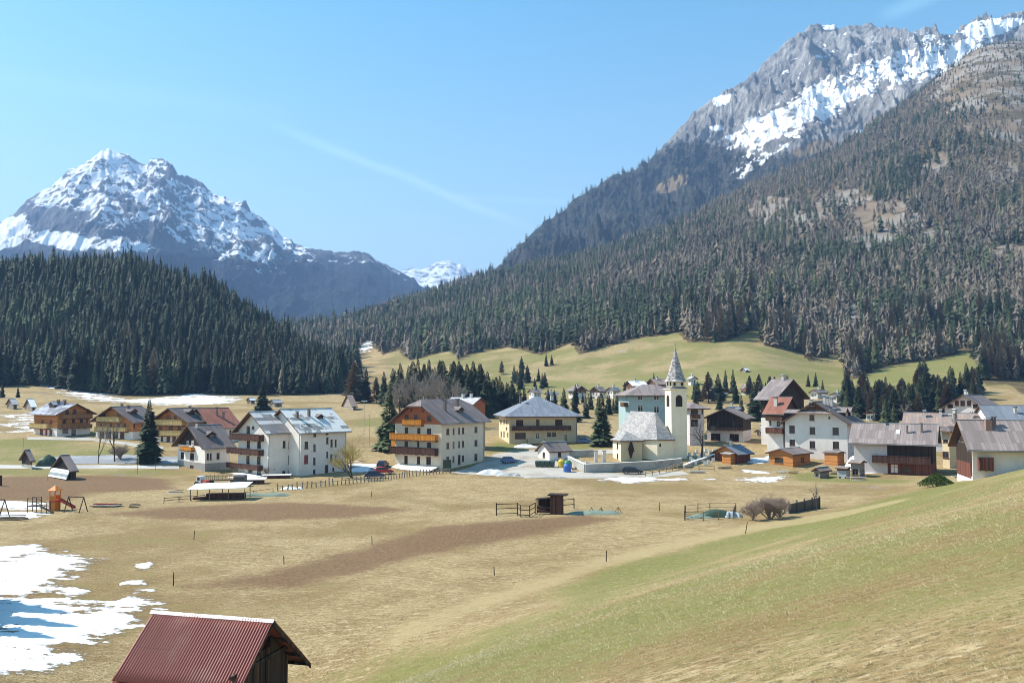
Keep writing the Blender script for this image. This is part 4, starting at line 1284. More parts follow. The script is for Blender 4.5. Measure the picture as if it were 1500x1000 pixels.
    def balcony(s, face, x0, x1, yt, yb, mat, depth=1.2, slab='fascia', posts=False):
        a0 = s.on_face(face, x0, yt)[0]; a1, _, dep = s.on_face(face, x1, yt)
        a0, a1 = min(a0, a1), max(a0, a1)
        Ln = s.U if face == 'R' else s.V
        # the rail stands proud of the wall, so it looks a little bigger than on the wall
        z1 = s.on_face(face, (x0 + x1) / 2, yt)[1]; z0 = s.on_face(face, (x0 + x1) / 2, yb)[1]
        ox, oy, oz = s.off
        sc = 1.0
        def B(mb, aa, ab, i0, i1, za, zb):
            if face == 'R': mb.box(ox + aa, ox + ab, oy - i1, oy - i0, oz + za, oz + zb)
            else: mb.box(ox - i1, ox - i0, oy + aa, oy + ab, oz + za, oz + zb)
        zf = z0 + 0.12
        m = MB(); B(m, a0, a1, 0.0, depth, zf - 0.16, zf)
        k = max(2, int((a1 - a0) / 1.8))
        for i in range(k + 1):
            aa = a0 + 0.08 + (a1 - a0 - 0.28) * i / k
            B(m, aa, aa + 0.12, 0.0, depth - 0.1, zf - 0.30, zf - 0.162)
        o = m.build('balcony', slab, s.root)
        r = MB()
        n = max(3, int((a1 - a0) / 0.24)); st = (a1 - a0) / n
        for i in range(n):
            B(r, a0 + i * st + 0.012, a0 + (i + 1) * st - 0.012, depth - 0.04 - 0.008 * (i % 2), depth, zf - 0.1, z1 - 0.06)
        for aa in (a0, a1 - 0.04):
            B(r, aa, aa + 0.04, 0.02, depth - 0.05, zf - 0.1, z1 - 0.06)
        B(r, a0 - 0.03, a1 + 0.03, depth - 0.09, depth + 0.05, z1 - 0.06, z1 + 0.02)
        r.build('railing', mat, o)
        if posts:
            for aa in (a0 + 0.02, (a0 + a1) / 2, a1 - 0.16):
                q = MB(); B(q, aa, aa + 0.14, depth - 0.16, depth - 0.02, z1 + 0.025, s.H - depth * 0.35); q.build('post', slab, o)
        return o
    def panel(s, face, x0, x1, y0, y1, mat, name='panel', out=0.04):
        a0 = s.on_face(face, x0, y0)[0]; a1 = s.on_face(face, x1, y0)[0]; a0, a1 = min(a0, a1), max(a0, a1)
        z1 = s.on_face(face, (x0 + x1) / 2, y0)[1]; z0 = s.on_face(face, (x0 + x1) / 2, y1)[1]
        ox, oy, oz = s.off
        m = MB()
        if face == 'R': m.box(ox + a0, ox + a1, oy - out, oy + 0.02, oz + z0, oz + z1)
        else: m.box(ox - out, ox + 0.02, oy + a0, oy + a1, oz + z0, oz + z1)
        return m.build(name, mat, s.root)
    def downpipe(s, face, x):
        a = s.on_face(face, x, 0)[0]
        ox, oy, oz = s.off
        m = MB()
        c = (ox + a, oy - 0.1) if face == 'R' else (ox - 0.1, oy + a)
        m.cyl(c, 0.06, oz - 0.3, oz + s.H - 0.2, 6); m.build('downpipe', 'copper_chimney', s.root)

# ================================================================== BUILDINGS
# ---- four-storey hotel with the orange balconies
h = House('hotel', 'tall beige hotel with orange and brown balconies on its gable', 'hotel', 3, (785, 800), 33, xl=425, xr=1125, ye=412)
zr_ = h.zat(437)
for (x, y, w, q) in ((838, 493, 24, 45), (883, 490, 14, 48), (926, 487, 14, 48), (957, 485, 16, 50), (1058, 477, 24, 45), (838, 603, 22, 45), (883, 597, 14, 50), (926, 592, 14, 50), (957, 590, 16, 50), (1058, 582, 24, 48),
                     (838, 712, 22, 45), (883, 708, 14, 48), (928, 712, 20, 72), (957, 703, 16, 48), (1058, 692, 24, 55)):
    h.win('R', x, y, w, q)
for (x, y, w, q) in ((515, 378, 30, 38), (588, 378, 22, 38), (692, 386, 30, 42), (553, 322, 14, 20), (645, 326, 14, 20), (514, 483, 28, 48), (611, 490, 24, 52), (691, 492, 34, 48), (513, 595, 28, 55), (607, 600, 16, 62), (692, 605, 34, 55), (512, 712, 28, 62), (610, 716, 24, 60), (688, 720, 36, 60)):
    h.win('L', x, y, w, q)
h.finish_walls([(zr_, 'beige_plaster'), (None, 'red_plaster')], 'red_plaster', 'u', 34, half=0.30)
h.roof('grey_roof', 1.1, 1.3)
h.balcony('L', 503, 650, 397, 442, 'orange_boards', 1.1); h.balcony('L', 408, 765, 508, 560, 'orange_boards', 1.2); h.balcony('L', 412, 765, 612, 668, 'dark_boards', 1.2)
for (a, b, hh) in ((0.28, 0.58, 1.0), (0.30, 0.22, 2.2), (0.5, 0.55, 1.1), (0.62, 0.25, 2.0)): h.chimney(a, b, hh, 0.55, 0.7, 'copper_chimney')
h.dormer(0.60, 0.16, 2.0, 0.6, 'grey_roof')
h.downpipe('R', 1118)
m = MB(); L_, _, _ = h.on_face('L', 770, 770); L2_, _, _ = h.on_face('L', 450, 770); za = h.on_face('L', 600, 760)[1]
m.hexa([(-3.4, L_, za - 0.75), (-0.05, L_, za), (-0.05, L2_, za), (-3.4, L2_, za - 0.75), (-3.4, L_, za - 0.63), (-0.05, L_, za + 0.12), (-0.05, L2_, za + 0.12), (-3.4, L2_, za - 0.63)])
m.build('terrace_canopy', 'white_trim', h.root)
for q in (L_ + 0.2, (L_ + L2_) / 2, L2_ - 0.2):
    m = MB(); m.box(-3.3, -3.18, q - 0.06, q + 0.06, -1.2, za - 0.76); m.build('canopy_post', 'dark_frame', h.root)
m = MB(); zz0, zz1 = h.on_face('L', 425, 660)[1], h.on_face('L', 425, 545)[1]; m.box(0.6, 3.0, h.V, h.V + 1.6, zz0, zz1); m.build('bay', 'orange_boards', h.root)
m = MB(); m.box(0.4, 3.2, h.V + 0.004, h.V + 1.8, zz1 + 0.003, zz1 + 0.15); m.build('bay_roof', 'dark_frame', h.root)

# red-walled house peeping out behind the hotel roof
h = House('house', 'house with pale patched roof and orange wall just behind the hotel', 'house', 3, (1030, 700), 33, d=214, U=5.5, V=8, H=11.6)
h.finish_walls([(None, 'red_plaster')], 'red_plaster', 'v', 26)
h.roof('pale_roof', 0.7, 0.7); h.chimney(0.3, 0.5, 1.0); h.chimney(0.6, 0.45, 1.0)

# ---- long white apartment house in two steps with patched roofs
h = House('apartment_house', 'long white apartment house in two steps under pale patched roofs', 'apartment house', 2, (812, 645), 42, xl=615, xr=1018, ye=340)
for (x, y, w, q) in ((928, 425, 20, 50), (970, 428, 24, 50), (970, 528, 28, 58), (928, 618, 20, 22), (970, 613, 28, 30)): h.win('R', x, y, w, q)
for (x, y, w, q) in ((682, 325, 22, 50), (715, 310, 14, 20), (683, 425, 22, 50), (756, 428, 24, 50), (682, 530, 22, 58), (756, 535, 24, 55), (700, 612, 30, 45), (760, 615, 30, 45)): h.win('L', x, y, w, q)
h.finish_walls([(None, 'white_plaster')], 'white_plaster', 'u', 33)
h.roof('half_patched_roof', 0.8, 1.2)
h.balcony('L', 590, 790, 350, 392, 'dark_boards', 1.3); h.balcony('L', 570, 790, 450, 488, 'dark_boards', 1.3); h.balcony('L', 570, 785, 555, 588, 'dark_boards', 1.3)
h.chimney(0.35, 0.75, 1.6, 0.6, 0.9); h.downpipe('R', 822)
g = House('wing', '', '', 2, (1030, 642), 42, xr=1352, ye=338, V=h.V * 1.12, root=h)
for (x, y, w, q) in ((1136, 355, 18, 32), (1220, 345, 18, 26), (1080, 430, 26, 50), (1136, 448, 16, 50), (1223, 398, 16, 45), (1252, 417, 16, 50), (1280, 417, 14, 50), (1136, 540, 16, 50), (1223, 495, 14, 40), (1252, 517, 16, 50), (1280, 517, 14, 48), (1136, 612, 16, 28), (1266, 595, 12, 22)):
    g.win('R', x, y, w, q)
g.win('R', 1080, 527, 28, 58, 'red_shutter', 'red_shutter', 'shuttered_window'); g.win('R', 1220, 600, 24, 66, 'dark_frame', 'dark_frame', 'door')
g.finish_walls([(None, 'white_plaster')], 'white_plaster', 'u', 33)
g.roof('patched_roof', 0.8, 0.9)
g.chimney(0.15, 0.30, 1.0, 0.5, 0.5, 'copper_chimney'); g.chimney(0.42, 0.32, 1.2, 0.5, 0.5, 'copper_chimney'); g.dormer(0.62, 0.25, 1.3, 0.5, 'dark_roof')
g.downpipe('R', 1030); g.downpipe('R', 1348)

# ---- small white house on a rubble-stone base
h = House('house', 'small white house with rubble stone base and dark dormered roof', 'house', 2, (375, 612), 45, xl=202, xr=560, ye=442)
for (x, y, w, q) in ((234, 500, 22, 45), (300, 508, 26, 45)): h.win('L', x, y, w, q)
h.win('L', 300, 583, 26, 28, 'dark_frame', 'brown_wood', 'shuttered_window')
for x in (270, 303): h.win('L', x, 415, 14, 34, 'white_trim')
for (x, y, w, q) in ((408, 508, 14, 45), (428, 508, 12, 45), (478, 505, 20, 45)): h.win('R', x, y, w, q)
h.finish_walls([(h.zat(556), 'rubble_stone'), (None, 'white_plaster')], 'dark_wood', 'u', 32)
h.roof('dark_roof', 0.9, 1.1); h.dormer(0.45, 0.18, 1.8, 0.7, 'dark_roof'); h.chimney(0.12, 0.42, 1.0, 0.4, 0.4, 'chimney_plaster')
h.balcony('L', 240, 318, 438, 466, 'orange_boards', 0.9)

# ---- red-roofed house
h = House('house', 'house with bright red roof and dark timber gable beside the chalets', 'house', 2, (435, 412), 45, xl=262, xr=610, ye=306, d=228)
h.win('R', 520, 345, 14, 30); h.win('R', 560, 342, 14, 30)
h.finish_walls([(h.zat(310), 'white_plaster'), (None, 'dark_wood')], 'dark_wood', 'u', 30)
h.roof('red_roof', 0.9, 1.2); h.chimney(0.45, 0.30, 1.8, 0.4, 0.4, 'copper_chimney'); h.chimney(0.62, 0.2, 1.4, 0.5, 0.5, 'brick_chimney')
h.balcony('L', 280, 430, 330, 350, 'dark_boards', 1.0)

# ---- three timber chalets
h = House('chalet', 'timber chalet on white base turned right, farthest left of the three', 'chalet', 1, (378, 452), 35, xl=238, xr=612, ye=296)
for (x, y, w, q) in ((448, 412, 40, 34), (503, 428, 30, 52)): h.win('R', x, y, w, q)
for (x, y, w, q) in ((440, 350, 26, 28), (500, 345, 24, 28), (553, 345, 22, 28), (590, 345, 18, 26), (455, 288, 24, 26), (505, 285, 26, 30), (595, 280, 18, 26)): h.win('R', x, y, w, q)
for (x, w) in ((290, 22), (322, 14), (352, 20)): h.win('L', x, 422, w, 40, 'red_shutter', 'red_shutter', 'shuttered_window')
for x in (295, 350): h.win('L', x, 352, 20, 26, 'red_shutter', 'red_shutter', 'shuttered_window')
h.finish_walls([(h.zat(396), 'white_plaster'), (None, 'chalet_wood')], 'chalet_wood', 'v', 27)
h.roof('chalet_roof', 1.2, 1.5, edge='brown_wood'); h.balcony('R', 405, 612, 304, 330, 'tawny_boards', 1.2); h.balcony('R', 400, 612, 370, 394, 'tawny_boards', 1.2); h.balcony('L', 236, 350, 364, 396, 'pale_boards', 1.2)
h.chimney(0.3, 0.42, 1.1, 0.5, 0.7, 'copper_chimney'); h.chimney(0.55, 0.4, 1.3, 0.5, 0.8, 'copper_chimney'); h.dormer(0.62, 0.25, 2.6, 0.9, 'chalet_roof', 'brown_wood')

h = House('chalet', 'timber chalet with pale balconies, middle of the three, behind two bare trees', 'chalet', 1, (885, 472), 24, xl=650, xr=1045, ye=346)
for (x, y, w, q) in ((700, 300, 24, 30), (800, 300, 24, 30), (690, 375, 22, 26), (745, 375, 22, 26), (800, 375, 22, 26), (840, 375, 20, 26)): h.win('L', x, y, w, q)
for (x, w) in ((690, 30), (735, 34), (780, 34), (825, 30)): h.win('L', x, 440, w, 48, 'red_shutter', 'window_glass')
h.win('R', 905, 380, 14, 28); h.win('R', 960, 378, 14, 28)
h.finish_walls([(h.zat(420), 'white_plaster'), (None, 'chalet_wood')], 'chalet_wood', 'u', 27)
h.roof('dark_roof', 1.2, 1.5, edge='brown_wood'); h.balcony('L', 672, 825, 320, 354, 'pale_boards', 1.2); h.balcony('L', 662, 868, 388, 416, 'pale_boards', 1.2)
h.chimney(0.35, 0.35, 1.1, 0.5, 0.6, 'copper_chimney'); h.chimney(0.5, 0.62, 1.4, 0.5, 0.6, 'copper_chimney'); h.dormer(0.35, 0.2, 2.2, 0.8, 'dark_roof', 'brown_wood')

h = House('chalet', 'timber chalet with two pale yellow balconies, nearest the red-roofed house', 'chalet', 2, (256, 418), 26, xl=48, xr=430, ye=262)
for (x, y, w, q) in ((135, 238, 30, 30), (182, 240, 18, 30), (80, 312, 26, 26), (150, 312, 30, 26), (210, 312, 26, 26)): h.win('L', x, y, w, q, 'red_shutter')
for (x, w) in ((92, 16), (135, 24), (175, 24), (215, 16)): h.win('L', x, 388, w, 40, 'red_shutter')
h.finish_walls([(h.zat(352), 'white_plaster'), (None, 'chalet_wood')], 'chalet_wood', 'u', 27)
h.roof('dark_roof', 1.2, 1.5, edge='brown_wood'); h.balcony('L', 52, 250, 256, 294, 'pale_boards', 1.2); h.balcony('L', 50, 254, 330, 366, 'pale_boards', 1.2)
h.chimney(0.55, 0.36, 1.1, 0.5, 0.6, 'copper_chimney'); h.dormer(0.42, 0.2, 2.2, 0.8, 'dark_roof', 'brown_wood')

# ---- inn with the hipped blue roof
h = House('inn', 'cream inn with hipped blue-grey roof and long dark balcony', 'inn', 4, (256, 610), 80, xl=172, xr=806, ye=372)
for (x, y, w, q) in ((340, 440, 58, 50), (657, 437, 60, 50)): h.win('R', x, y, w, q, 'dark_frame', 'dark_boards', 'shuttered_window')
for (x, y, w, q) in ((487, 437, 28, 52), (484, 546, 30, 46), (598, 535, 80, 45), (715, 562, 30, 62)): h.win('R', x, y, w, q, 'white_trim' if y > 500 else 'dark_frame')
h.win('R', 345, 545, 88, 50, 'dark_frame')
for (x, y, w, q) in ((188, 430, 9, 34), (213, 430, 9, 34), (236, 430, 8, 34), (234, 485, 10, 18), (190, 530, 9, 44), (213, 530, 9, 44), (244, 535, 8, 34)): h.win('L', x, y, w, q)
h.finish_walls([(None, 'cream_plaster')], None, 'u', 27, hip=True)
h.roof('blue_roof', 1.5, 1.5); h.balcony('R', 268, 748, 462, 497, 'dark_boards', 1.4)
h.panel('R', 443, 563, 378, 394, 'dark_boards', 'sign_board', 0.08)
h.chimney(0.22, 0.35, 1.5, 0.5, 0.5, 'copper_chimney'); h.chimney(0.72, 0.45, 0.8, 0.5, 0.8)
h.panel('R', 400, 420, 570, 605, 'tan_plaster', 'pillar', 1.3); h.downpipe('R', 800)

# ---- little white hut with the bins
h = House('hut', 'small white hut with brown roof standing in the yard by the bins', 'hut', 4, (583, 748), 55, xl=486, xr=742, ye=668)
h.win('L', 535, 700, 18, 42, 'dark_frame'); h.win('R', 663, 697, 26, 42, 'dark_frame', 'dark_boards', 'shuttered_window')
h.finish_walls([(None, 'white_plaster')], 'white_plaster', 'u', 36); h.roof('grey_roof', 0.6, 0.5); h.chimney(0.05, 0.5, 0.35, 0.3, 0.3)

# ---- blue house and its wing behind the church
h = House('house', 'blue house with white-framed windows and wide grey roof behind the church', 'house', 5, (268, 600), 82, xr=600, V=11, ye=378, d=238)
for (x, y, w, q) in ((337, 400, 32, 34), (440, 400, 32, 34), (337, 470, 34, 38), (440, 478, 34, 40)): h.win('R', x, y, w, q, 'white_trim')
h.finish_walls([(None, 'blue_plaster')], None, 'u', 24, hip=True); h.roof('lilac_roof', 1.3, 1.3); h.balcony('L', 262, 240, 430, 455, 'brown_wood', 1.4)
h = House('house', 'lilac-white house with hipped grey roof right of the bell tower', 'house', 5, (655, 640), 76, xr=742, V=9, ye=462, d=222)
for (x, y, w, q) in ((680, 488, 44, 36), (680, 562, 44, 44)): h.win('R', x, y, w, q)
h.win('R', 730, 490, 10, 34)
h.finish_walls([(None, 'lilac_plaster')], None, 'v', 24, hip=True); h.roof('lilac_roof', 1.2, 1.2); h.balcony('R', 655, 708, 508, 530, 'brown_wood', 1.0)

# ---- dark timber barn
h = House('barn', 'wide dark timber barn with white ground floor and open bays', 'barn', 6, (436, 600), 30, xl=136, xr=492, ye=398)
h.win('L', 205, 555, 78, 58, 'dark_frame', 'opening', 'bay_opening'); h.win('L', 355, 560, 76, 60, 'dark_frame', 'opening', 'bay_opening')
h.win('L', 225, 445, 16, 26); h.win('L', 357, 448, 16, 26)
h.finish_walls([(h.zat(505), 'lilac_plaster'), (None, 'dark_wood')], 'dark_wood', 'u', 24); h.roof('lilac_roof', 0.9, 1.2); h.balcony('L', 150, 432, 468, 500, 'dark_wood', 0.9)

# ---- sheds in front of it
h = House('shed', 'brown timber shed with blue-grey roof and white chimney', 'shed', 6, (392, 772), 48, xl=196, xr=482, ye=690)
h.finish_walls([(None, 'red_boards')], 'shed_wood', 'u', 26); h.roof('blue_roof', 0.8, 0.7); h.chimney(0.3, 0.45, 1.2, 0.5, 0.5)
m = MB(); m.box(-1.9, -0.02, 0.6, 2.9, -0.4, 2.3); m.build('porch', 'shed_wood', h.root); m = MB(); m.hexa([(-2.3, 0.3, 2.22), (-0.02, 0.3, 2.45), (-0.02, 3.2, 2.45), (-2.3, 3.2, 2.22), (-2.3, 0.3, 2.32), (-0.02, 0.3, 2.55), (-0.02, 3.2, 2.55), (-2.3, 3.2, 2.32)]); m.build('porch_roof', 'grey_metal', h.root)
h = House('shed', 'low orange timber shed with grey felt roof beside the white house', 'shed', 6, (842, 800), 48, xl=634, xr=966, ye=696)
h.win('L', 715, 745, 70, 44, 'brown_wood'); h.win('R', 905, 740, 30, 40, 'brown_wood')
h.finish_walls([(None, 'shed_wood')], 'shed_wood', 'u', 17); h.roof('grey_roof', 0.6, 0.7)
h = House('shed', 'small tall orange timber shed against the white house wall', 'shed', 6, (1205, 790), 50, xl=1083, xr=1242, ye=690)
h.finish_walls([(None, 'shed_wood')], 'shed_wood', 'v', 10); h.roof('grey_roof', 0.25, 0.3)

# ---- the big white house with the broad gable
h = House('house', 'big white house with broad gable and pent roof, dormers to the right', 'house', 6, (1290, 760), 34, xl=768, U=14, ye=438)
for (x, y, w, q) in ((825, 492, 44, 60), (990, 503, 46, 58), (1178, 507, 50, 58), (825, 600, 44, 52), (988, 617, 46, 58), (1178, 622, 50, 58)): h.win('L', x, y, w, q, 'dark_frame')
h.win('L', 988, 397, 40, 46, 'dark_frame'); h.win('L', 985, 285, 50, 36, 'white_trim'); h.win('L', 1130, 396, 14, 18)
for (x, y) in ((1285, 620),): h.win('R', 1300, y, 6, 50)
h.finish_walls([(h.zat(372), 'white_plaster'), (None, 'white_plaster')], 'white_plaster', 'u', 33); h.roof('dark_roof', 1.1, 1.4)
zp = h.on_face('L', 960, 362)[1]; ap0 = h.on_face('L', 1135, 362)[0]; ap1 = h.on_face('L', 790, 362)[0]
m = MB(); m.hexa([(-1.7, ap0 - 0.6, zp), (-0.02, ap0, zp + 0.75), (-0.02, ap1, zp + 0.75), (-1.7, ap1 + 0.6, zp), (-1.7, ap0 - 0.6, zp + 0.14), (-0.02, ap0, zp + 0.9), (-0.02, ap1, zp + 0.9), (-1.7, ap1 + 0.6, zp + 0.14)])
m.ru = [v[1] for v in m.v]; m.rv = [v[0] for v in m.v]; m.build('pent_roof', 'grey_roof', h.root, uv=True)
zg0 = zp + 0.92; sp = math.tan(h.pitch); yb0 = (zg0 - h.H) / sp + 0.25; zt = h.H + h.rise - 0.05
m = MB(); m.quad([(-0.06, yb0, zg0), (-0.06, h.V / 2, zt), (-0.06, h.V - yb0, zg0)]); m.build('gable_boards', 'brown_wood', h.root)
for (a, b, hh) in ((0.30, 0.42, 1.7), (0.42, 0.40, 1.6), (0.52, 0.36, 1.7), (0.66, 0.40, 1.6)): h.chimney(a, b, hh, 0.6, 0.9, 'chimney_plaster', snow=True)
h.dormer(0.42, 0.10, 3.0, 1.1, 'grey_roof', 'dark_wood'); h.dormer(0.78, 0.10, 3.0, 1.1, 'grey_roof', 'dark_wood')

# ---- house with the red roof and balconies left behind it
h = House('house', 'white house with red metal roof and wooden balconies behind the broad gable', 'house', 6, (760, 610), 38, xl=622, U=10, ye=352, d=206)
h.win('L', 650, 440, 16, 40); h.win('L', 715, 445, 26, 40); h.win('L', 680, 365, 16, 34)
h.finish_walls([(h.zat(420), 'white_plaster'), (None, 'brown_wood')], 'brown_wood', 'v', 34); h.roof('red_roof', 1.0, 0.8); h.balcony('L', 625, 760, 478, 520, 'red_boards', 1.3); h.balcony('L', 625, 760, 392, 415, 'brown_wood', 1.2)
h.chimney(0.6, 0.2, 1.6, 0.8, 0.8, 'chimney_plaster')

h = House('house', 'tall dark timber house with lilac roof, highest roof of its cluster', 'house', 6, (690, 560), 40, xl=575, xr=925, ye=232, d=222)
h.win('L', 640, 300, 16, 34)
h.finish_walls([(h.zat(400), 'white_plaster'), (None, 'dark_wood')], 'dark_wood', 'v', 24); h.roof('lilac_roof', 1.7, 1.3); h.chimney(0.42, 0.48, 1.0, 0.6, 0.6, snow=True); h.chimney(0.3, 0.55, 1.2, 0.7, 0.9, 'copper_chimney')
h = House('house', 'grey-roofed house half hidden behind the broad gabled white house', 'house', 6, (1180, 560), 34, U=11, V=12, H=7.0, d=215)
h.finish_walls([(None, 'white_plaster')], 'white_plaster', 'u', 30); h.roof('blue_roof', 1.0, 1.0); h.chimney(0.2, 0.5, 1.4, 0.6, 0.9, snow=True)

# ---- long dark house with the seamed roof
h = House('house', 'long house with pale seamed roof, dark timber upper floor and brown balcony', 'house', 7, (790, 838), 30, xl=152, U=9.5, ye=572)
for (x, w) in ((375, 62), (462, 62)): h.win('L', x, 782, w, 72, 'red_shutter', 'white_trim', 'garden_door')
h.win('L', 325, 645, 16, 46); h.win('L', 550, 790, 56, 40, 'brown_wood')
a_w = h.on_face('L', 410, 640)[0]
h.finish_walls([(h.zat(742), 'red_boards'), (None, 'dark_wood')], 'dark_wood', 'v', 34)
m = MB(); m.box(-0.05, 0.5, a_w, h.V + 0.03, -1.5, h.H - 0.02); m.build('plaster_bay', 'lilac_plaster', h.root)
h.roof('lilac_roof', 1.3, 1.0); h.balcony('L', 296, 750, 682, 738, 'dark_boards', 1.2)
h.chimney(0.14, 0.24, 1.6, 0.4, 0.4, 'copper_chimney'); h.chimney(0.32, 0.2, 1.3, 0.35, 0.35, 'copper_chimney'); h.chimney(0.62, 0.46, 0.3, 0.4, 0.5)
x_, y_, z_ = h.G(0.44 * h.Lr, 0.22 * h.Wr, h.roof_z(0.44 * h.Lr, 0.22 * h.Wr)); m = MB()
m.hexa([(-0.55, -0.4, -0.34), (0.55, -0.4, 0.42), (0.55, 0.4, 0.42), (-0.55, 0.4, -0.34), (-0.55, -0.4, -0.26), (0.55, -0.4, 0.5), (0.55, 0.4, 0.5), (-0.55, 0.4, -0.26)]); o = m.build('skylight', 'white_trim', h.root); o.location = (x_, y_, z_)

# ---- houses behind it
h = House('house', 'low hipped-roof house with lit white side squeezed behind the long house', 'house', 7, (918, 770), 62, xl=842, xr=1062, ye=474, d=188)
for (x, y, w, q) in ((970, 540, 20, 58), (1018, 522, 18, 42)): h.win('R', x, y, w, q)
for (x, y, w, q) in ((868, 568, 40, 26), (865, 672, 45, 45)): h.win('L', x, y, w, q)
h.finish_walls([(None, 'cream_plaster')], None, 'v', 27, hip=True); h.roof('dark_roof', 1.2, 1.2); h.chimney(0.3, 0.4, 1.4, 0.5, 0.5, 'copper_chimney'); h.chimney(0.6, 0.5, 1.8, 0.6, 0.8, snow=True)
h = House('house', 'long house with rust-pink roof and snow-capped chimneys', 'house', 7, (1190, 640), 30, xl=560, U=9.0, H=6.8, d=207)
h.finish_walls([(None, 'white_plaster')], 'white_plaster', 'v', 30); h.roof('rusty_roof', 1.0, 0.9)
for (a, b) in ((0.15, 0.3), (0.42, 0.15), (0.55, 0.35), (0.76, 0.3)): h.chimney(a, b, 1.2, 0.6, 0.8, snow=True)
h = House('house', 'stone-fronted house with arched dark windows and brown roof below the meadow', 'house', 7, (1190, 420), 44, xl=868, xr=1300, ye=305, d=268)
for (x, w) in ((965, 30), (1010, 36), (1060, 30)): h.win('L', x, 270, w, 40, 'dark_frame', 'red_boards')
for x in (912, 1110): h.win('L', x, 292, 42, 30, 'dark_frame', 'opening')
h.finish_walls([(None, 'lilac_plaster')], 'lilac_plaster', 'u', 33); h.roof('lilac_roof', 1.0, 1.3); h.chimney(0.1, 0.5, 1.2, 0.7, 0.7, snow=True); h.chimney(0.22, 0.5, 0.9, 0.5, 0.5)
h = House('house', 'house with wide blue-grey roof at the right edge of the village', 'house', 7, (1235, 560), 96, U=16, V=9, ye=396, d=205)
h.finish_walls([(None, 'white_plaster')], 'white_plaster', 'u', 34); h.roof('blue_roof', 1.0, 0.6); h.chimney(0.42, 0.2, 1.2, 0.5, 0.6)

# ---- house at the right edge, its foot behind the hill
h = House('house', 'white house with dark timber gable and lilac-brown roof, rightmost and nearest', 'house', 7, (1100, 872), 104, xl=952, U=17, ye=590)
h.finish_walls([(None, 'white_plaster')], 'dark_wood', 'u', 36); h.roof('lilac_roof', 1.6, 1.1)
V_ = h.V; m = MB(); m.box(-0.06, 0.3, 0.25, V_ + 0.04, 0.6, h.H - 0.02); m.build('gable_boards', 'dark_wood', h.root)
m = MB(); m.box(-0.10, 0.2, 0.9, V_ - 0.3, 0.2, h.zat(745)); m.build('lower_boards', 'red_boards', h.root)
h.balcony('R', 1112, 1222, 690, 790, 'red_boards', 1.3); h.win('R', 1165, 680, 60, 90, 'dark_frame', 'brown_wood', 'balcony_door')
h.chimney(0.20, 0.30, 1.5, 0.9, 1.0, 'brick_chimney'); h.chimney(0.26, 0.36, 1.3, 0.6, 0.6, 'copper_chimney')

# ---- little hut and lumber sheds on the lawn
h = House('hut', 'tiny log hut with rust-red roof on the lawn by the timber sheds', 'hut', 6, (1062, 892), 48, xl=998, xr=1118, ye=830)
h.win('L', 1020, 862, 14, 16, 'dark_frame', 'opening'); h.finish_walls([(None, 'grey_logs')], 'dark_wood', 'u', 34); h.roof('rusty_roof', 0.45, 0.5)
h = House('shed', 'low grey animal shed with pink roof boards next to the log hut', 'shed', 6, (1278, 893), 40, xl=1182, U=2.2, ye=815)
h.win('L', 1205, 885, 16, 12, 'dark_frame', 'opening'); h.win('L', 1255, 885, 16, 12, 'dark_frame', 'opening'); h.finish_walls([(h.zat(830), 'grey_metal'), (None, 'red_boards')], None, 'v', 8); h.roof('rusty_roof', 0.4, 0.3)
h = House('shed', 'ramshackle lumber shed with snow on its sagging roof', 'shed', 6, (1385, 880), 40, xl=1292, U=3.2, ye=770)
h.win('L', 1330, 840, 50, 50, 'post_wood', 'opening'); h.finish_walls([(None, 'grey_logs')], 'brown_wood', 'v', 12); h.roof('rusty_roof', 0.5, 0.4)

# ---- far side of the village
FAR = [  # crop, corner, theta, xl, xr, ye, d, ridge, roof, wall, label
    (9, (128, 345), 60, 100, 172, 300, 330, 'u', 'lilac_roof', 'white_plaster', 'small far white house just above the inn roof, left'),
    (9, (212, 350), 75, 204, 266, 310, 330, 'u', 'blue_roof', 'blue_plaster', 'small far bluish house just above the inn roof, right'),
    (9, (372, 340), 50, 335, 440, 290, 360, 'v', 'lilac_roof', 'brown_wood', 'far brown house left of the row below the meadow'),
    (9, (520, 338), 52, 465, 560, 292, 365, 'u', 'lilac_roof', 'brown_wood', 'far grey-roofed gabled house in the row below the meadow'),
    (9, (600, 340), 55, 565, 642, 288, 362, 'u', 'blue_roof', 'lilac_plaster', 'far house with arched gable in the row below the meadow'),
    (9, (720, 345), 70, 668, 800, 262, 395, 'u', 'snow_roof', 'brown_wood', 'far barn with a white roof left of the steeple'),
    (9, (860, 345), 70, 800, 925, 252, 400, 'u', 'rusty_roof', 'brown_wood', 'far barn with pinkish roof close left of the steeple'),
    (9, (1062, 262), 62, 1046, 1094, 220, 430, 'v', 'pale_roof', 'lilac_plaster', 'far pale house just right of the steeple'),
    (9, (1225, 335), 55, 1202, 1282, 302, 350, 'v', 'red_roof', 'brown_wood', 'far house with a dull red roof among small spruces'),
    (9, (1390, 318), 55, 1370, 1424, 286, 345, 'v', 'red_roof', 'brown_wood', 'far dark red-roofed house half hidden by spruces'),
    (10, (30, 350), 50, 18, 70, 318, 345, 'v', 'lilac_roof', 'brown_wood', 'far brown house behind the tall spruces'),
]
for (cr, c, th, xl, xr, ye, d, rd, rf, wl, lb) in FAR:
    h = House('house', lb, 'house', cr, c, th, xl=xl, xr=xr, ye=ye, group='far houses below the meadow')
    for f in (0.3, 0.7):
        for face, Ln in (('R', h.U), ('L', h.V)):
            h.wins.append((face, Ln * f, h.H - 1.9, 0.9, 1.1, 'white_trim', 'window_glass', 'window'))
    h.finish_walls([(2.6, 'white_plaster'), (None, wl)], wl, rd, 26); h.roof(rf, 0.8, 0.8); h.chimney(0.4, 0.42, 0.9, snow=rf != 'red_roof')

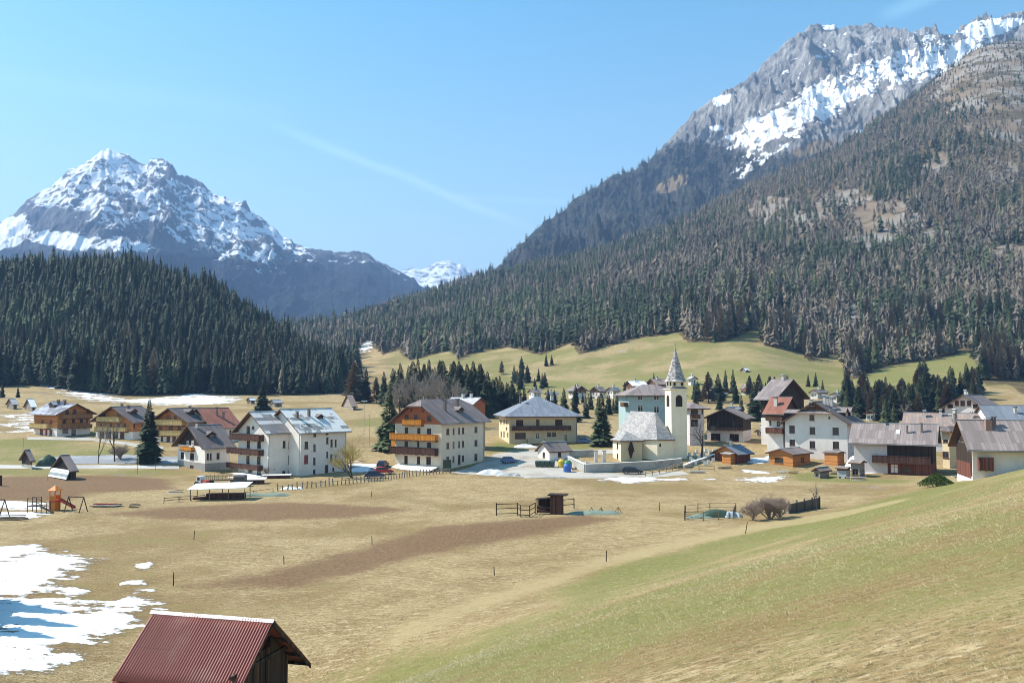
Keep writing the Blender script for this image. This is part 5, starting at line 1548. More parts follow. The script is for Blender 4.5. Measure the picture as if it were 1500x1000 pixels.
# more roofs of the upper village
for (cr, c, th, xl, xr, ye, rd, rf, wl, lb) in ((6, (575, 560), 40, 545, 618, 505, 'u', 'pale_roof', 'dark_wood', 'small dark garage with pale roof between barn and red-roofed house'), (6, (330, 420), 34, 290, 400, 325, 'u', 'pale_roof', 'lilac_plaster', 'house with bright pale roof just above the barn ridge'),
        (10, (120, 420), 50, 84, 190, 372, 'v', 'rusty_roof', 'brown_wood', 'brown house with rusty roof left of the highest roof'), (10, (420, 372), 44, 380, 470, 336, 'u', 'lilac_roof', 'white_plaster', 'white house with lilac roof behind the dormers'),
        (10, (520, 392), 46, 486, 560, 352, 'u', 'blue_roof', 'white_plaster', 'white house with slate roof right behind the dormers'), (7, (330, 410), 36, 250, 420, 350, 'u', 'dark_roof', 'brown_wood', 'dark roofed timber house behind the seamed roof')):
    h = House('house', lb, 'house', cr, c, th, xl=xl, xr=xr, ye=ye)
    for f in (0.3, 0.7):
        for face, Ln in (('R', h.U), ('L', h.V)): h.wins.append((face, Ln * f, max(0.6, h.H - 1.8), 0.9, 1.1, 'white_trim', 'window_glass', 'window'))
    h.finish_walls([(2.4, 'white_plaster'), (None, wl)], wl, rd, 28); h.roof(rf, 0.8, 0.8); h.chimney(0.4, 0.42, 1.0, snow=True)

# ---- hay huts on the pastures
HUTS = [(8, (52, 160), 40, 32, 72, 140, 'pale_roof', 'lone grey hay hut highest on the left pasture'), (8, (125, 166), 45, 102, 145, 150, 'snow_roof', 'hay hut with snow-white roof just behind the left chalet'),
        (8, (985, 138), 40, 972, 1002, 124, 'snow_roof', 'hay hut with white roof left of the spruce behind the apartment house'), (8, (1078, 150), 40, 1060, 1108, 134, 'pale_roof', 'hay hut with pale roof right of the spruce behind the apartment house'),
        (8, (1385, 163), 62, 1346, 1400, 148, 'rusty_roof', 'brown hay hut alone on the pasture left of the hotel'), (10, (44, 234), 60, 18, 60, 222, 'snow_roof', 'tiny white-roofed hay hut alone on the green meadow')]
for (cr, c, th, xl, xr, ye, rf, lb) in HUTS:
    h = House('hay_hut', lb, 'hut', cr, c, th, xl=xl, xr=xr, ye=ye, group='hay huts on the pastures')
    h.wins.append(('R', h.U / 2, 0.3, min(1.0, h.U * 0.4), 1.4, 'grey_logs', 'opening', 'door'))
    h.finish_walls([(None, 'grey_logs')], 'grey_logs', 'u', 32); h.roof(rf, 0.4, 0.5)

# ================================================================== CHURCH
simple_mat('bell_opening', (0.02, 0.017, 0.015), (0.05, 0.04, 0.035), 3.0, 0.9, 0.1)
simple_mat('gold', (0.70, 0.48, 0.12), (0.85, 0.62, 0.2), 3.0, 0.35, 0.5, metal=0.8)

def church():
    P = hit(860 + 448 * 0.2299, 490 + 803 * 0.2299)
    phi = R(-20)
    ax = Vector((math.sin(phi), math.cos(phi), 0)); ay = Vector((-math.cos(phi), math.sin(phi), 0))
    hw = 4.3; fx = hw * math.sin(R(60))
    org = P - ax * (-fx) - ay * (hw / 2)
    e = empty('church', org, math.pi / 2 - phi)
    tag(e, 'small cream church nave with many-sided end and grey shingle roof', 'church')
    H, RZ, L = 5.2, 10.9, 13.0
    foot = [(0, hw), (-fx, hw / 2), (-fx, -hw / 2), (0, -hw), (L, -hw), (L, hw)]
    m = MB()
    for i in range(6):
        a, b = foot[i], foot[(i + 1) % 6]
        m.quad([(b[0], b[1], -2), (a[0], a[1], -2), (a[0], a[1], H), (b[0], b[1], H)][::-1])
    m.quad([(L, -hw, H), (L, hw, H), (L, 0, RZ)])
    w = m.build('wall', 'church_plaster', e)
    bm = bmesh.new(); bm.from_mesh(w.data); bmesh.ops.remove_doubles(bm, verts=bm.verts, dist=1e-4); bmesh.ops.recalc_face_normals(bm, faces=bm.faces); bm.to_mesh(w.data); bm.free()
    # roof with overhang
    o = 0.45; s = (hw + o) / hw; sl = (RZ - H) / hw
    ze = H - o * sl * 0.9
    fo = [(x * s if x <= 0 else x + 0.3, y * s) for x, y in foot]
    apex, end = (0.9, 0, RZ), (L + 0.3, 0, RZ)
    r = MB()
    def slab(pts):
        up = [(p[0], p[1], p[2] + 0.2) for p in pts]
        base = Vector(pts[0]); dr = (Vector(pts[1]) - base).normalized()
        uv = []
        for p in pts:
            q = Vector(p) - base; a = q.dot(dr); uv.append((a, (q - dr * a).length))
        r.quad(up, 0, uv); r.quad(pts[::-1], 1)
        for i in range(len(pts)):
            j = (i + 1) % len(pts); r.quad([pts[i], pts[j], up[j], up[i]], 1)
    c = [(x, y, ze) for x, y in fo]
    slab([c[5], c[0], apex, end]); slab([c[0], c[1], apex]); slab([c[1], c[2], apex]); slab([c[2], c[3], apex]); slab([c[3], c[4], end, apex])
    ro = r.build('roof', ['shingle_roof', 'fascia'], e, uv=True)
    bm = bmesh.new(); bm.from_mesh(ro.data); bmesh.ops.recalc_face_normals(bm, faces=bm.faces); bm.to_mesh(ro.data); bm.free()
    k = MB(); k.cyl((0.9, 0), 0.03, RZ + 0.1, RZ + 1.1, 6); k.build('finial', 'dark_metal', e)
    for x in (4.0, 8.5):
        q = MB(); q.box(x, x + 1.0, hw - 0.06, hw + 0.04, 2.0, 4.2); q.build('nave_window', 'window_glass', e)
    q = MB(); q.box(-fx - 0.03, -fx + 0.04, 1.2, 1.6, 3.2, 4.0); q.build('slit_window', 'bell_opening', e)
    return e
church()

h = House('sacristy', 'low sacristy with lean grey roof and roofed wooden crucifix on its wall', 'sacristy', 5, (216, 806), 74, xl=160, xr=345, ye=674)
h.win('L', 190, 708, 10, 40); h.win('L', 190, 775, 10, 36)
h.finish_walls([(None, 'church_plaster')], None, 'u', 33, hip=True); h.roof('shingle_roof', 0.5, 0.5)
tanm = MB(); tanm.box(0.05, h.U - 0.05, -0.025, 0.02, -0.5, h.H - 0.05); tanm.build('shade_panel', 'tan_plaster', h.root)  # tan skin paints shade onto the sacristy's right-hand wall
ac, zc, _ = h.on_face('R', 272, 730); zt_ = h.on_face('R', 272, 684)[1]; zb_ = h.on_face('R', 272, 790)[1]
m = MB(); m.box(ac - 0.08, ac + 0.08, -0.30, -0.14, zb_, zt_ - 0.1); m.box(ac - 0.35, ac + 0.95, -0.30, -0.16, zc - 0.55, zc - 0.37)
m.hexa([(ac - 0.62, -0.75, zc + 0.05), (ac + 0.62, -0.75, zc + 0.05), (ac + 0.62, -0.05, zc + 0.05), (ac - 0.62, -0.05, zc + 0.05), (ac - 0.05, -0.75, zt_ + 0.1), (ac + 0.05, -0.75, zt_ + 0.1), (ac + 0.05, -0.05, zt_ + 0.1), (ac - 0.05, -0.05, zt_ + 0.1)])
m.hexa([(ac - 0.2, -0.34, zb_ + 0.4), (ac + 0.2, -0.34, zb_ + 0.4), (ac + 0.2, -0.14, zb_ + 0.4), (ac - 0.2, -0.14, zb_ + 0.4), (ac - 0.6, -0.6, zc + 0.05), (ac + 0.6, -0.6, zc + 0.05), (ac + 0.6, -0.06, zc + 0.05), (ac - 0.6, -0.06, zc + 0.05)])
m.build('crucifix', 'dark_wood', h.root)

def arch_pts(w, hh, n=8):
    r = w / 2
    pts = [(-r, 0), (r, 0)]
    for i in range(n + 1):
        a = math.pi * i / n
        pts.append((r * math.cos(a), hh - r + r * math.sin(a)))
    return pts
def arch_part(mb, w, hh, y0, y1, mi=0):
    p = arch_pts(w, hh); n = len(p); b = len(mb.v)
    for y in (y0, y1):
        for q in p: mb.v.append((q[0], y, q[1])); mb.ru.append(0.0); mb.rv.append(0.0)
    mb.f.append(tuple(range(b, b + n))); mb.m.append(mi)
    for i in range(n):
        j = (i + 1) % n; mb.f.append((b + i, b + n + i, b + n + j, b + j)); mb.m.append(mi)

h = House('bell_tower', 'slim cream bell tower with pointed slate spire beside the church', 'tower', 5, (540, 792), 78, U=3.9, V=3.9, ye=352)
T = h
h.finish_walls([(None, 'church_plaster')], None, 'u', 20, hip=True)
m = MB(); c0 = 1.95; z = h.H
for (hw_, za, zb) in ((2.12, z, z + 0.16), (2.28, z + 0.16, z + 0.30)): m.box(c0 - hw_, c0 + hw_, c0 - hw_, c0 + hw_, za, zb)
m.build('cornice', 'church_plaster', h.root)
m = MB(); m.box(c0 - 1.62, c0 + 1.62, c0 - 1.62, c0 + 1.62, z + 0.30, z + 2.05); dr = m.build('belfry', 'church_plaster', h.root)
m = MB(); m.hexa([(c0 - 2.25, c0 - 2.25, z + 0.303), (c0 + 2.25, c0 - 2.25, z + 0.303), (c0 + 2.25, c0 + 2.25, z + 0.303), (c0 - 2.25, c0 + 2.25, z + 0.303), (c0 - 1.6, c0 - 1.6, z + 0.75), (c0 + 1.6, c0 - 1.6, z + 0.75), (c0 + 1.6, c0 + 1.6, z + 0.75), (c0 - 1.6, c0 + 1.6, z + 0.75)])
m.build('skirt_roof', 'spire_slate', h.root, uv=True)
# gablets of the belfry and the flared octagonal spire
sp = MB(); n = 8; zs = z + 1.95; rings = [(2.75, zs), (2.25, zs + 0.55), (1.75, zs + 2.0), (1.05, zs + 4.4), (0.35, zs + 6.9), (0.05, zs + 8.2)]
for i in range(len(rings) - 1):
    (r0, z0), (r1, z1) = rings[i], rings[i + 1]
    for j in range(n):
        a0, a1 = 6.28318 * (j + 0.5) / n, 6.28318 * (j + 1.5) / n
        sp.quad([(c0 + r0 * math.cos(a0), c0 + r0 * math.sin(a0), z0), (c0 + r0 * math.cos(a1), c0 + r0 * math.sin(a1), z0), (c0 + r1 * math.cos(a1), c0 + r1 * math.sin(a1), z1), (c0 + r1 * math.cos(a0), c0 + r1 * math.sin(a0), z1)],
                0, [(j * 2.0, z0), (j * 2.0 + r0 * 0.76, z0), (j * 2.0 + r1 * 0.76, z1), (j * 2.0, z1)])
sp.quad([(c0 + 2.75 * math.cos(6.28318 * (j + 0.5) / n), c0 + 2.75 * math.sin(6.28318 * (j + 0.5) / n), zs) for j in range(n)][::-1], 1)
so = sp.build('spire', ['spire_slate', 'fascia'], h.root, uv=True)
m = MB(); m.cyl((c0, c0), 0.04, zs + 8.1, zs + 9.3, 6); m.box(c0 - 0.3, c0 + 0.3, c0 - 0.04, c0 + 0.04, zs + 8.85, zs + 8.95); m.build('cross', 'dark_metal', so)
m = MB(); m.cyl((c0, c0), 0.16, zs + 8.05, zs + 8.3, 8); m.build('ball', 'gold', so)
for (face, a, zz, w, hh) in (('R', 1.95, h.on_face('R', 592, 458)[1], 1.55, 2.7), ('L', 1.95, h.on_face('R', 592, 458)[1], 1.55, 2.7), ('R', 1.0, z + 0.95, 0.5, 0.85), ('R', 2.9, z + 0.95, 0.5, 0.85), ('L', 1.0, z + 0.95, 0.5, 0.85), ('L', 2.9, z + 0.95, 0.5, 0.85)):
    inn = 0.0 if zz < z else c0 - 1.62
    f = MB(); arch_part(f, w + 0.3, hh + 0.15, -0.05, 0.02)
    o = f.build('arched_opening', 'tan_plaster', h.root)
    g = MB(); arch_part(g, w, hh, -0.065, 0.0); g.build('recess_dark', 'bell_opening', o)  # near-black raised arch stands in for the shaded recess
    o.location = (a, inn, zz) if face == 'R' else (inn, a, zz); o.rotation_euler = (0, 0, 0 if face == 'R' else -math.pi / 2)

# ================================================================== WALLS AND FENCES
def wall_run(pts, hgt, thick, mat, name, label, cat, cap='white_trim', capw=0.12):
    P = [hit(*p) for p in pts]
    e = empty(name, P[0]); tag(e, label, cat)
    for i in range(len(P) - 1):
        a, b = P[i], P[i + 1]
        d = (b - a); d.z = 0; L = d.length; d.normalize(); s = Vector((-d.y, d.x, 0)) * thick / 2
        n = max(1, int(L / 4))
        m = MB(); c = MB()
        for k in range(n):
            p, q = a.lerp(b, k / n), a.lerp(b, (k + 1) / n)
            p = Vector((p.x, p.y, gz(p.x, p.y))) - P[0]; q = Vector((q.x, q.y, gz(q.x, q.y))) - P[0]
            lo, hi = Vector((0, 0, -0.6)), Vector((0, 0, hgt))
            m.hexa([p - s + lo, q - s + lo, q + s + lo, p + s + lo, p - s + hi, q - s + hi, q + s + hi, p + s + hi])
            s2 = s * (1 + capw / thick * 2); h1, h2 = Vector((0, 0, hgt + 0.004)), Vector((0, 0, hgt + 0.13))
            c.hexa([p - s2 + h1, q - s2 + h1, q + s2 + h1, p + s2 + h1, p - s2 + h2, q - s2 + h2, q + s2 + h2, p + s2 + h2])
        o = m.build('wall_section', mat, e); c.build('coping', cap, o)
    return e
wall_run([(833, 680), (857, 692), (905, 690), (960, 687), (998, 683)], 1.75, 0.45, 'wall_stone', 'churchyard_wall', 'grey stone churchyard wall with pale coping round the church', 'wall')
wall_run([(834, 669), (870, 668)], 1.5, 0.4, 'wall_stone', 'rear_wall', 'short rear stretch of churchyard wall by the gate pillars', 'wall')
wall_run([(1002, 686), (1016, 680), (1032, 675), (1046, 670)], 0.7, 0.5, 'wall_stone', 'ramp_wall', 'low sloping stone wall of the churchyard steps right of the tower', 'wall')
for x, lb in ((873, 'left white stone gate pillar at the churchyard'), (885, 'right white stone gate pillar at the churchyard')):
    p = hit(x, 677); e = empty('gate_pillar', p); tag(e, lb, 'pillar', 'churchyard gate pillars')
    m = MB(); m.box(-0.4, 0.4, -0.4, 0.4, -0.5, 2.6); m.build('shaft', 'white_plaster', e); m = MB(); m.box(-0.5, 0.5, -0.5, 0.5, 2.604, 2.8); m.build('cap', 'wall_stone', e)

CROSSES = [(1018, 668), (1024, 672), (1031, 667), (1037, 673), (1043, 669), (1012, 674), (1028, 677), (860, 682), (866, 684), (852, 680), (1010, 668), (1015, 678), (1021, 664), (1027, 669), (1034, 662), (1040, 665), (1046, 663), (1038, 679), (1045, 676), (1033, 681), (1019, 681), (1048, 671)]
for i, (x, y) in enumerate(CROSSES):
    p = hit(x, y); e = empty('gravestone', p, random.uniform(-0.3, 0.3))
    tag(e, 'small pale gravestone in the churchyard beside the bell tower' if x > 900 else 'small pale gravestone in the churchyard left of the sacristy', 'gravestone', 'gravestones right of the tower' if x > 900 else 'gravestones left of the sacristy')
    m = MB(); m.box(-0.35, 0.35, -0.08, 0.08, -0.2, 0.9); m.build('slab', 'white_trim', e); m = MB(); m.box(-0.45, 0.45, -0.2, 0.2, -0.3, 0.08); m.build('plinth', 'wall_stone', e)

def rail_fence(name, label, pts, step, post_h, post_w, rails, mat, jitter=0.1, lean=0.05, rail_w=0.06, cat='fence', tops=None, wide=None):
    """posts as parts, rails as parts"""
    P = [hit(*p) for p in pts]
    e = empty(name, P[0]); tag(e, label, cat)
    path = []
    for i in range(len(P) - 1):
        n = max(1, int((P[i + 1] - P[i]).to_2d().length / step))
        for k in range(n): path.append(P[i].lerp(P[i + 1], k / n))
    path.append(P[-1])
    path = [Vector((q.x, q.y, gz(q.x, q.y))) - P[0] for q in path]
    w = wide or post_w
    pm = MB(); pm.box(-w / 2, w / 2, -post_w / 2, post_w / 2, -0.3, post_h); pm = pm.mesh('post', mat)
    for q in path:
        o = link('post', pm, e); o.location = q; o.scale.z = 1 + random.uniform(-jitter, jitter); o.rotation_euler = (random.uniform(-lean, lean), random.uniform(-lean, lean), random.uniform(0, 0.6))
    for hz in rails:
        m = MB()
        for i in range(len(path) - 1):
            m.bar(path[i] + Vector((0, 0, hz + random.uniform(-.04, .04))), path[i + 1] + Vector((0, 0, hz + random.uniform(-.04, .04))), rail_w, rail_w * 1.3)
        m.build('rail', mat, e)
    return e
rail_fence('stake_fence', 'long row of weathered stakes edging the field below the hotel', [(407, 719), (470, 713), (540, 706), (600, 698), (658, 692)], 0.85, 1.15, 0.12, (0.85,), 'grey_logs', 0.3, 0.12, 0.05, wide=0.2)
rail_fence('rail_fence', 'low timber rail fence beside the dark estate car', [(945, 698), (966, 694), (985, 689), (1000, 684)], 2.6, 1.1, 0.16, (0.65, 1.0), 'light_timber', 0.1, 0.03, 0.1)
rail_fence('rail_fence', 'pale rail fence right of the churchyard in front of the brown shed', [(1003, 689), (1024, 690), (1046, 690)], 2.2, 1.2, 0.12, (0.5, 1.1), 'light_timber', 0.05, 0.03, 0.1)
rail_fence('pen_fence', 'dark pole fence of the animal pen left of the feeding shed', [(727, 755), (758, 754), (763, 757), (776, 757), (784, 752)], 2.4, 1.75, 0.12, (0.25, 1.0, 1.6), 'weathered_boards', 0.08, 0.03, 0.07)
rail_fence('pen_fence', 'dark pole fence right of the feeding shed', [(816, 748), (841, 745)], 2.6, 1.7, 0.11, (0.75, 1.5), 'weathered_boards', 0.05, 0.03, 0.07)
rail_fence('garden_fence', 'wire garden fence on thin grey posts around the vegetable plot', [(1003, 762), (1030, 763), (1075, 760), (1078, 748), (1040, 748), (1004, 752), (1003, 762)], 2.2, 1.25, 0.09, (0.15, 0.6, 1.15), 'post_wood', 0.15, 0.05, 0.03)
rail_fence('rail_fence', 'old grey rail fence by the open shelter on the left', [(240, 737), (262, 735), (280, 734), (300, 732)], 2.0, 0.9, 0.1, (0.45, 0.8), 'post_wood', 0.2, 0.1, 0.07)
rail_fence('rail_fence', 'broken low rail fence between the shelter and the stake fence', [(345, 728), (372, 724), (400, 720)], 2.4, 0.8, 0.1, (0.6,), 'post_wood', 0.3, 0.2, 0.06)
for i, (x, y, hh, lb) in enumerate(((284, 790, 1.1, 'below the upper dug strip'), (254, 857, 1.2, 'by the snow patches left'), (545, 797, 1.0, 'above the long dug strip'), (888, 822, 1.1, 'at the foot of the slope'), (1092, 781, 1.4, 'leaning beside the path on the right'), (966, 748, 1.3, 'between pen and garden'), (724, 843, 0.9, 'in mid field'), (416, 826, 0.9, 'left of the long dug strip'), (544, 727, 0.9, 'below the stake fence'), (70, 703, 1.2, 'left of the board pile hut'))):
    p = hit(x, y); m = MB(); m.cyl((0, 0), 0.055, -0.3, hh, 6, 0.04); o = m.build('field_stake', 'weathered_boards'); o.location = p; o.rotation_euler = (0, 0.18 if i == 4 else random.uniform(-.06, .06), 0)
    tag(o, 'thin dark wooden stake ' + lb, 'stake', 'stakes in the field')

# ================================================================== FOREGROUND BARN
simple_mat('red_sheet', (0.22, 0.060, 0.046), (0.38, 0.122, 0.092), 0.9, 0.55, 0.35, (0.36, 0.155, 0.125), stretch=(4.0, 0.35, 0.35))
simple_mat('zinc', (0.50, 0.50, 0.51), (0.78, 0.78, 0.79), 1.4, 0.45, 0.5, (0.30, 0.24, 0.22))
def field_barn():
    A = at(388, 907, 48.5); B = at(225, 895, 50.3)
    zr = (A.z + B.z) / 2
    ax = Vector((B.x - A.x, B.y - A.y, 0)); L = ax.length; ax.normalize()
    rz = math.atan2(ax.y, ax.x)                  # local +X runs along the ridge to the left
    g = gz(A.x, A.y)
    e = empty('field_barn', (A.x, A.y, g), rz)
    tag(e, 'old timber barn with red corrugated roof at the lower left', 'barn')
    hr = zr - g
    tp = math.tan(R(40))
    # local +Y = to the viewer's side? decide from the camera
    ly = Vector((-math.sin(rz), math.cos(rz), 0)); near = 1 if (Vector((0, 0, 0)) - A).dot(ly) > 0 else -1
    def sheet(name, y_end, sgn, mat, y_start=0.0, z_start=None, x0=-0.0, x1=None, parent=e):
        x1 = L if x1 is None else x1
        per = 0.17; n = int((x1 - x0) / per * 8)
        xs = np.linspace(x0, x1, n)
        w = 0.034 * np.cos(2 * math.pi * (xs - x0) / per)
        rows = np.linspace(y_start, y_end, 7)
        V = []
        zs0 = hr if z_start is None else z_start
        nz_ = math.cos(R(40)); ny_ = math.sin(R(40))
        for r_ in rows:
            z = zs0 - (r_ - y_start) * tp
            V.append(np.stack([xs, sgn * (r_ + w * ny_), z + w * nz_ + 0.012 * np.sin(xs * 1.7 + r_)], 1))
        V = np.concatenate(V)
        Q = grid_faces(len(rows), n)
        if sgn > 0: Q = Q[:, ::-1]
        me = np_mesh(name, V, Q, True)
        o = link(name, me, parent, mat)
        md = o.modifiers.new('thick', 'SOLIDIFY'); md.thickness = 0.012
        return o
    yn, yf = 3.4, 4.5
    sheet('roof_sheet', yn, near, 'red_sheet', x0=-0.55)
    o = sheet('roof_sheet', yf, -near, 'red_sheet', x0=-0.55)
    # lean-to roof below the near eave
    sheet('lean_to_roof', yn + 2.3, near, 'red_sheet', yn - 0.35, hr - (yn - 0.35) * tp - 0.42, 0.35, L + 0.15)
    # ridge capping in overlapping lengths
    n = 4
    for i in range(n):
        a, b = -0.6 + (L + 0.65) * i / n, -0.6 + (L + 0.65) * (i + 1) / n + 0.1
        m = MB(); dz = 0.035 + 0.008 * (i % 2)
        for s in (1, -1):
            y1 = s * 0.17
            m.hexa([(a, 0, hr + dz), (b, 0, hr + dz), (b, y1, hr + dz - 0.17 * tp), (a, y1, hr + dz - 0.17 * tp), (a, 0, hr + dz + 0.02), (b, 0, hr + dz + 0.02), (b, y1, hr + dz - 0.17 * tp + 0.02), (a, y1, hr + dz - 0.17 * tp + 0.02)])
        m.build('ridge_cap', 'zinc', e)
    # timber: purlins, rafters at the gable, boards
    m = MB()
    for (s, yy) in ((near, 0.15), (near, 1.7), (near, 3.1), (-near, 1.7), (-near, 3.2), (-near, 4.2)):
        m.box(-0.5, L, s * yy - 0.07, s * yy + 0.07, hr - yy * tp - 0.22, hr - yy * tp - 0.06)
    m.build('purlins', 'weathered_boards', e)
    m = MB()
    for s, yy in ((near, yn), (-near, yf)):
        m.hexa([(-0.53, 0, hr - 0.30), (-0.45, 0, hr - 0.30), (-0.45, s * yy, hr - yy * tp - 0.22), (-0.53, s * yy, hr - yy * tp - 0.22), (-0.53, 0, hr - 0.035), (-0.45, 0, hr - 0.035), (-0.45, s * yy, hr - yy * tp - 0.035), (-0.53, s * yy, hr - yy * tp - 0.035)])
    m.build('barge_board', 'weathered_boards', e)
    yw0, yw1 = -3.0, 3.0                      # wall faces (near positive)
    wl = MB()
    for x in (0.28, L - 0.2):
        wl.box(x, x + 0.08, min(near * yw0, near * yw1), max(near * yw0, near * yw1), -1.5, hr - 3.0 * tp - 0.2)
    wl.box(0.28, L - 0.12, near * yw1 - 0.04, near * yw1 + 0.04, -1.5, hr - 3.0 * tp - 0.15); wl.box(0.28, L - 0.12, near * yw0 - 0.04, near * yw0 + 0.04, -1.5, hr - 3.0 * tp - 0.15)
    wall = wl.build('wall', 'opening', e)
    rr = random.Random(3)
    y = yw0; meshes = {}
    i = 0
    while y < yw1 - 0.05:
        w = rr.uniform(0.17, 0.27); yc = y + w / 2
        top = hr - abs(yc) * tp - 0.30 - rr.uniform(0, 0.04)
        if abs(yc) < 0.9: top = min(top, hr - 1.75)
        b = MB(); off = rr.uniform(0, 0.03)
        ya, yb = near * y + near * 0.008, near * (y + w) - near * 0.008
        b.box(0.20 - off, 0.26 - off, min(ya, yb), max(ya, yb), -1.2, top)
        b.build('plank', 'weathered_boards' if i % 5 else 'brown_wood', wall)
        y += w; i += 1
    bm_ = MB(); bm_.box(0.06, 0.20, -3.1, 3.1, hr - 2.35, hr - 2.15); bm_.build('tie_beam', 'weathered_boards', e)
    return e
field_barn()

# ================================================================== VEHICLES
def paint(name, c):
    m = new_mat(name); t = NT(m)
    t.finish(t.mix(t.noise(t.coords('Object'), 2.0, 3), tuple(k * 0.9 for k in c), c), 0.28, 0.5)
for nm, c in (('car_blue', (0.10, 0.16, 0.36)), ('car_black', (0.018, 0.02, 0.026)), ('car_red', (0.45, 0.03, 0.035)), ('car_navy', (0.03, 0.05, 0.12)), ('car_white', (0.75, 0.75, 0.76)), ('tyre', (0.015, 0.015, 0.016)), ('lamp_red', (0.5, 0.02, 0.02)), ('lamp_clear', (0.75, 0.75, 0.72)), ('plastic_green', (0.03, 0.20, 0.09)), ('plastic_blue', (0.03, 0.11, 0.42)), ('plastic_yellow', (0.62, 0.42, 0.05)), ('plastic_orange', (0.72, 0.22, 0.02)), ('plastic_red', (0.55, 0.06, 0.03)), ('bin_green', (0.02, 0.06, 0.045))):
    paint(nm, c)
simple_mat('tarp_green', (0.13, 0.18, 0.14), (0.26, 0.30, 0.25), 2.0, 0.9, 0.1)
simple_mat('tarp_blue', (0.24, 0.30, 0.34), (0.42, 0.46, 0.48), 2.0, 0.9, 0.1)
simple_mat('bin_cloth', (0.03, 0.06, 0.045), (0.07, 0.11, 0.085), 2.0, 0.9, 0.1)
def car(px, py, az, label, col, L=4.2, W=1.72, H=1.46, estate=False):
    p = hit(px, py)
    e = empty('parked_car', p + Vector((0, 0, 0.06)), math.pi / 2 - R(az)); tag(e, label, 'car', 'parked cars')
    k = L / 4.2
    low = [(-2.1, 0.32), (-2.12, 0.62), (-2.05, 0.88), (-1.95, 0.93), (0.72, 0.95), (1.75, 0.80), (2.06, 0.66), (2.1, 0.34)]
    rear = -2.0 if estate else -1.75
    top = [(rear, 0.93), (rear + 0.28, H - 0.06), (rear + 0.7, H), (0.0, H), (0.30, H - 0.05), (1.05, 0.93)]
    def prof(mb, pts, w0, w1, zsplit):
        n = len(pts); b = len(mb.v)
        for s in (-1, 1):
            for (x, z) in pts:
                w = w0 if z <= zsplit else w1
                mb.v.append((x * k, s * w / 2, z)); mb.ru.append(0.); mb.rv.append(0.)
        mb.f.append(tuple(b + i for i in range(n))); mb.m.append(0); mb.f.append(tuple(b + 2 * n - 1 - i for i in range(n))); mb.m.append(0)
        for i in range(n):
            j = (i + 1) % n; mb.f.append((b + i, b + n + i, b + n + j, b + j)); mb.m.append(0)
    m = MB(); prof(m, low, W, W * 0.96, 0.7); prof(m, top, W * 0.93, W * 0.78, 0.95)
    body = m.build('body', col, e)
    bm = bmesh.new(); bm.from_mesh(body.data); bmesh.ops.recalc_face_normals(bm, faces=bm.faces); bmesh.ops.bevel(bm, geom=list(bm.edges), offset=0.035, segments=2, affect='EDGES'); bm.to_mesh(body.data); bm.free()
    g = MB()
    def side(x0, x1, x2, x3, s):
        z0, z1 = 0.99, H - 0.13
        wa, wb = W * 0.93 / 2, W * 0.80 / 2
        y0, y1 = s * (wa + 0.012 - 0.02), s * (wb + 0.02)
        q = [(x0 * k, y0, z0), (x1 * k, y0, z0), (x2 * k, y1, z1), (x3 * k, y1, z1)]
        g.quad(q if s < 0 else q[::-1])
    for s in (-1, 1):
        side(rear + 0.22, -0.55, -0.55, rear + 0.40, s); side(-0.47, 0.78, 0.22, -0.47, s)
    g.quad([(1.02 * k, -W * 0.44, 0.98), (1.02 * k, W * 0.44, 0.98), (0.36 * k, W * 0.37, H - 0.06), (0.36 * k, -W * 0.37, H - 0.06)])
    g.quad([((rear + 0.0) * k, -W * 0.42, 0.99), ((rear + 0.24) * k, -W * 0.36, H - 0.12), ((rear + 0.24) * k, W * 0.36, H - 0.12), ((rear + 0.0) * k, W * 0.42, 0.99)])
    g.build('glazing', 'window_glass', e)
    for x in (-1.3, 1.3):
        for s in (-1, 1):
            t = MB(); t.cyl((0, 0), 0.31, -0.1, 0.1, 14); o = t.build('wheel', 'tyre', e); o.location = (x * k, s * (W / 2 - 0.08), 0.31); o.rotation_euler = (math.pi / 2, 0, 0)
            r = MB(); r.cyl((0, 0), 0.19, -0.105, 0.105, 10); r.build('rim', 'grey_metal', o)
    for s in (-1, 1):
        q = MB(); q.box(-0.06, 0.04, -0.16, 0.16, -0.08, 0.08); o = q.build('headlight', 'lamp_clear', e); o.location = (2.02 * k, s * W * 0.36, 0.66)
        q = MB(); q.box(-0.04, 0.06, -0.1, 0.1, -0.12, 0.12); o = q.build('tail_light', 'lamp_red', e); o.location = (-2.09 * k, s * W * 0.40, 0.76)
car(746, 678, 60, 'silver-blue car parked in the yard beside the hotel', 'car_blue', 3.9, 1.65, 1.5)
car(927, 694, 98, 'dark estate car parked below the churchyard wall', 'car_black', 4.5, 1.75, 1.46, True)
car(857, 649, 95, 'blue car parked right of the inn', 'car_blue', 4.3)
car(561, 684, 10, 'dark blue car behind the red one left of the hotel', 'car_navy', 4.0)
car(562, 694, 75, 'red car beside the hotel terrace', 'car_red', 4.1)
car(549, 700, 80, 'navy car just behind the stake fence', 'car_navy', 4.0)

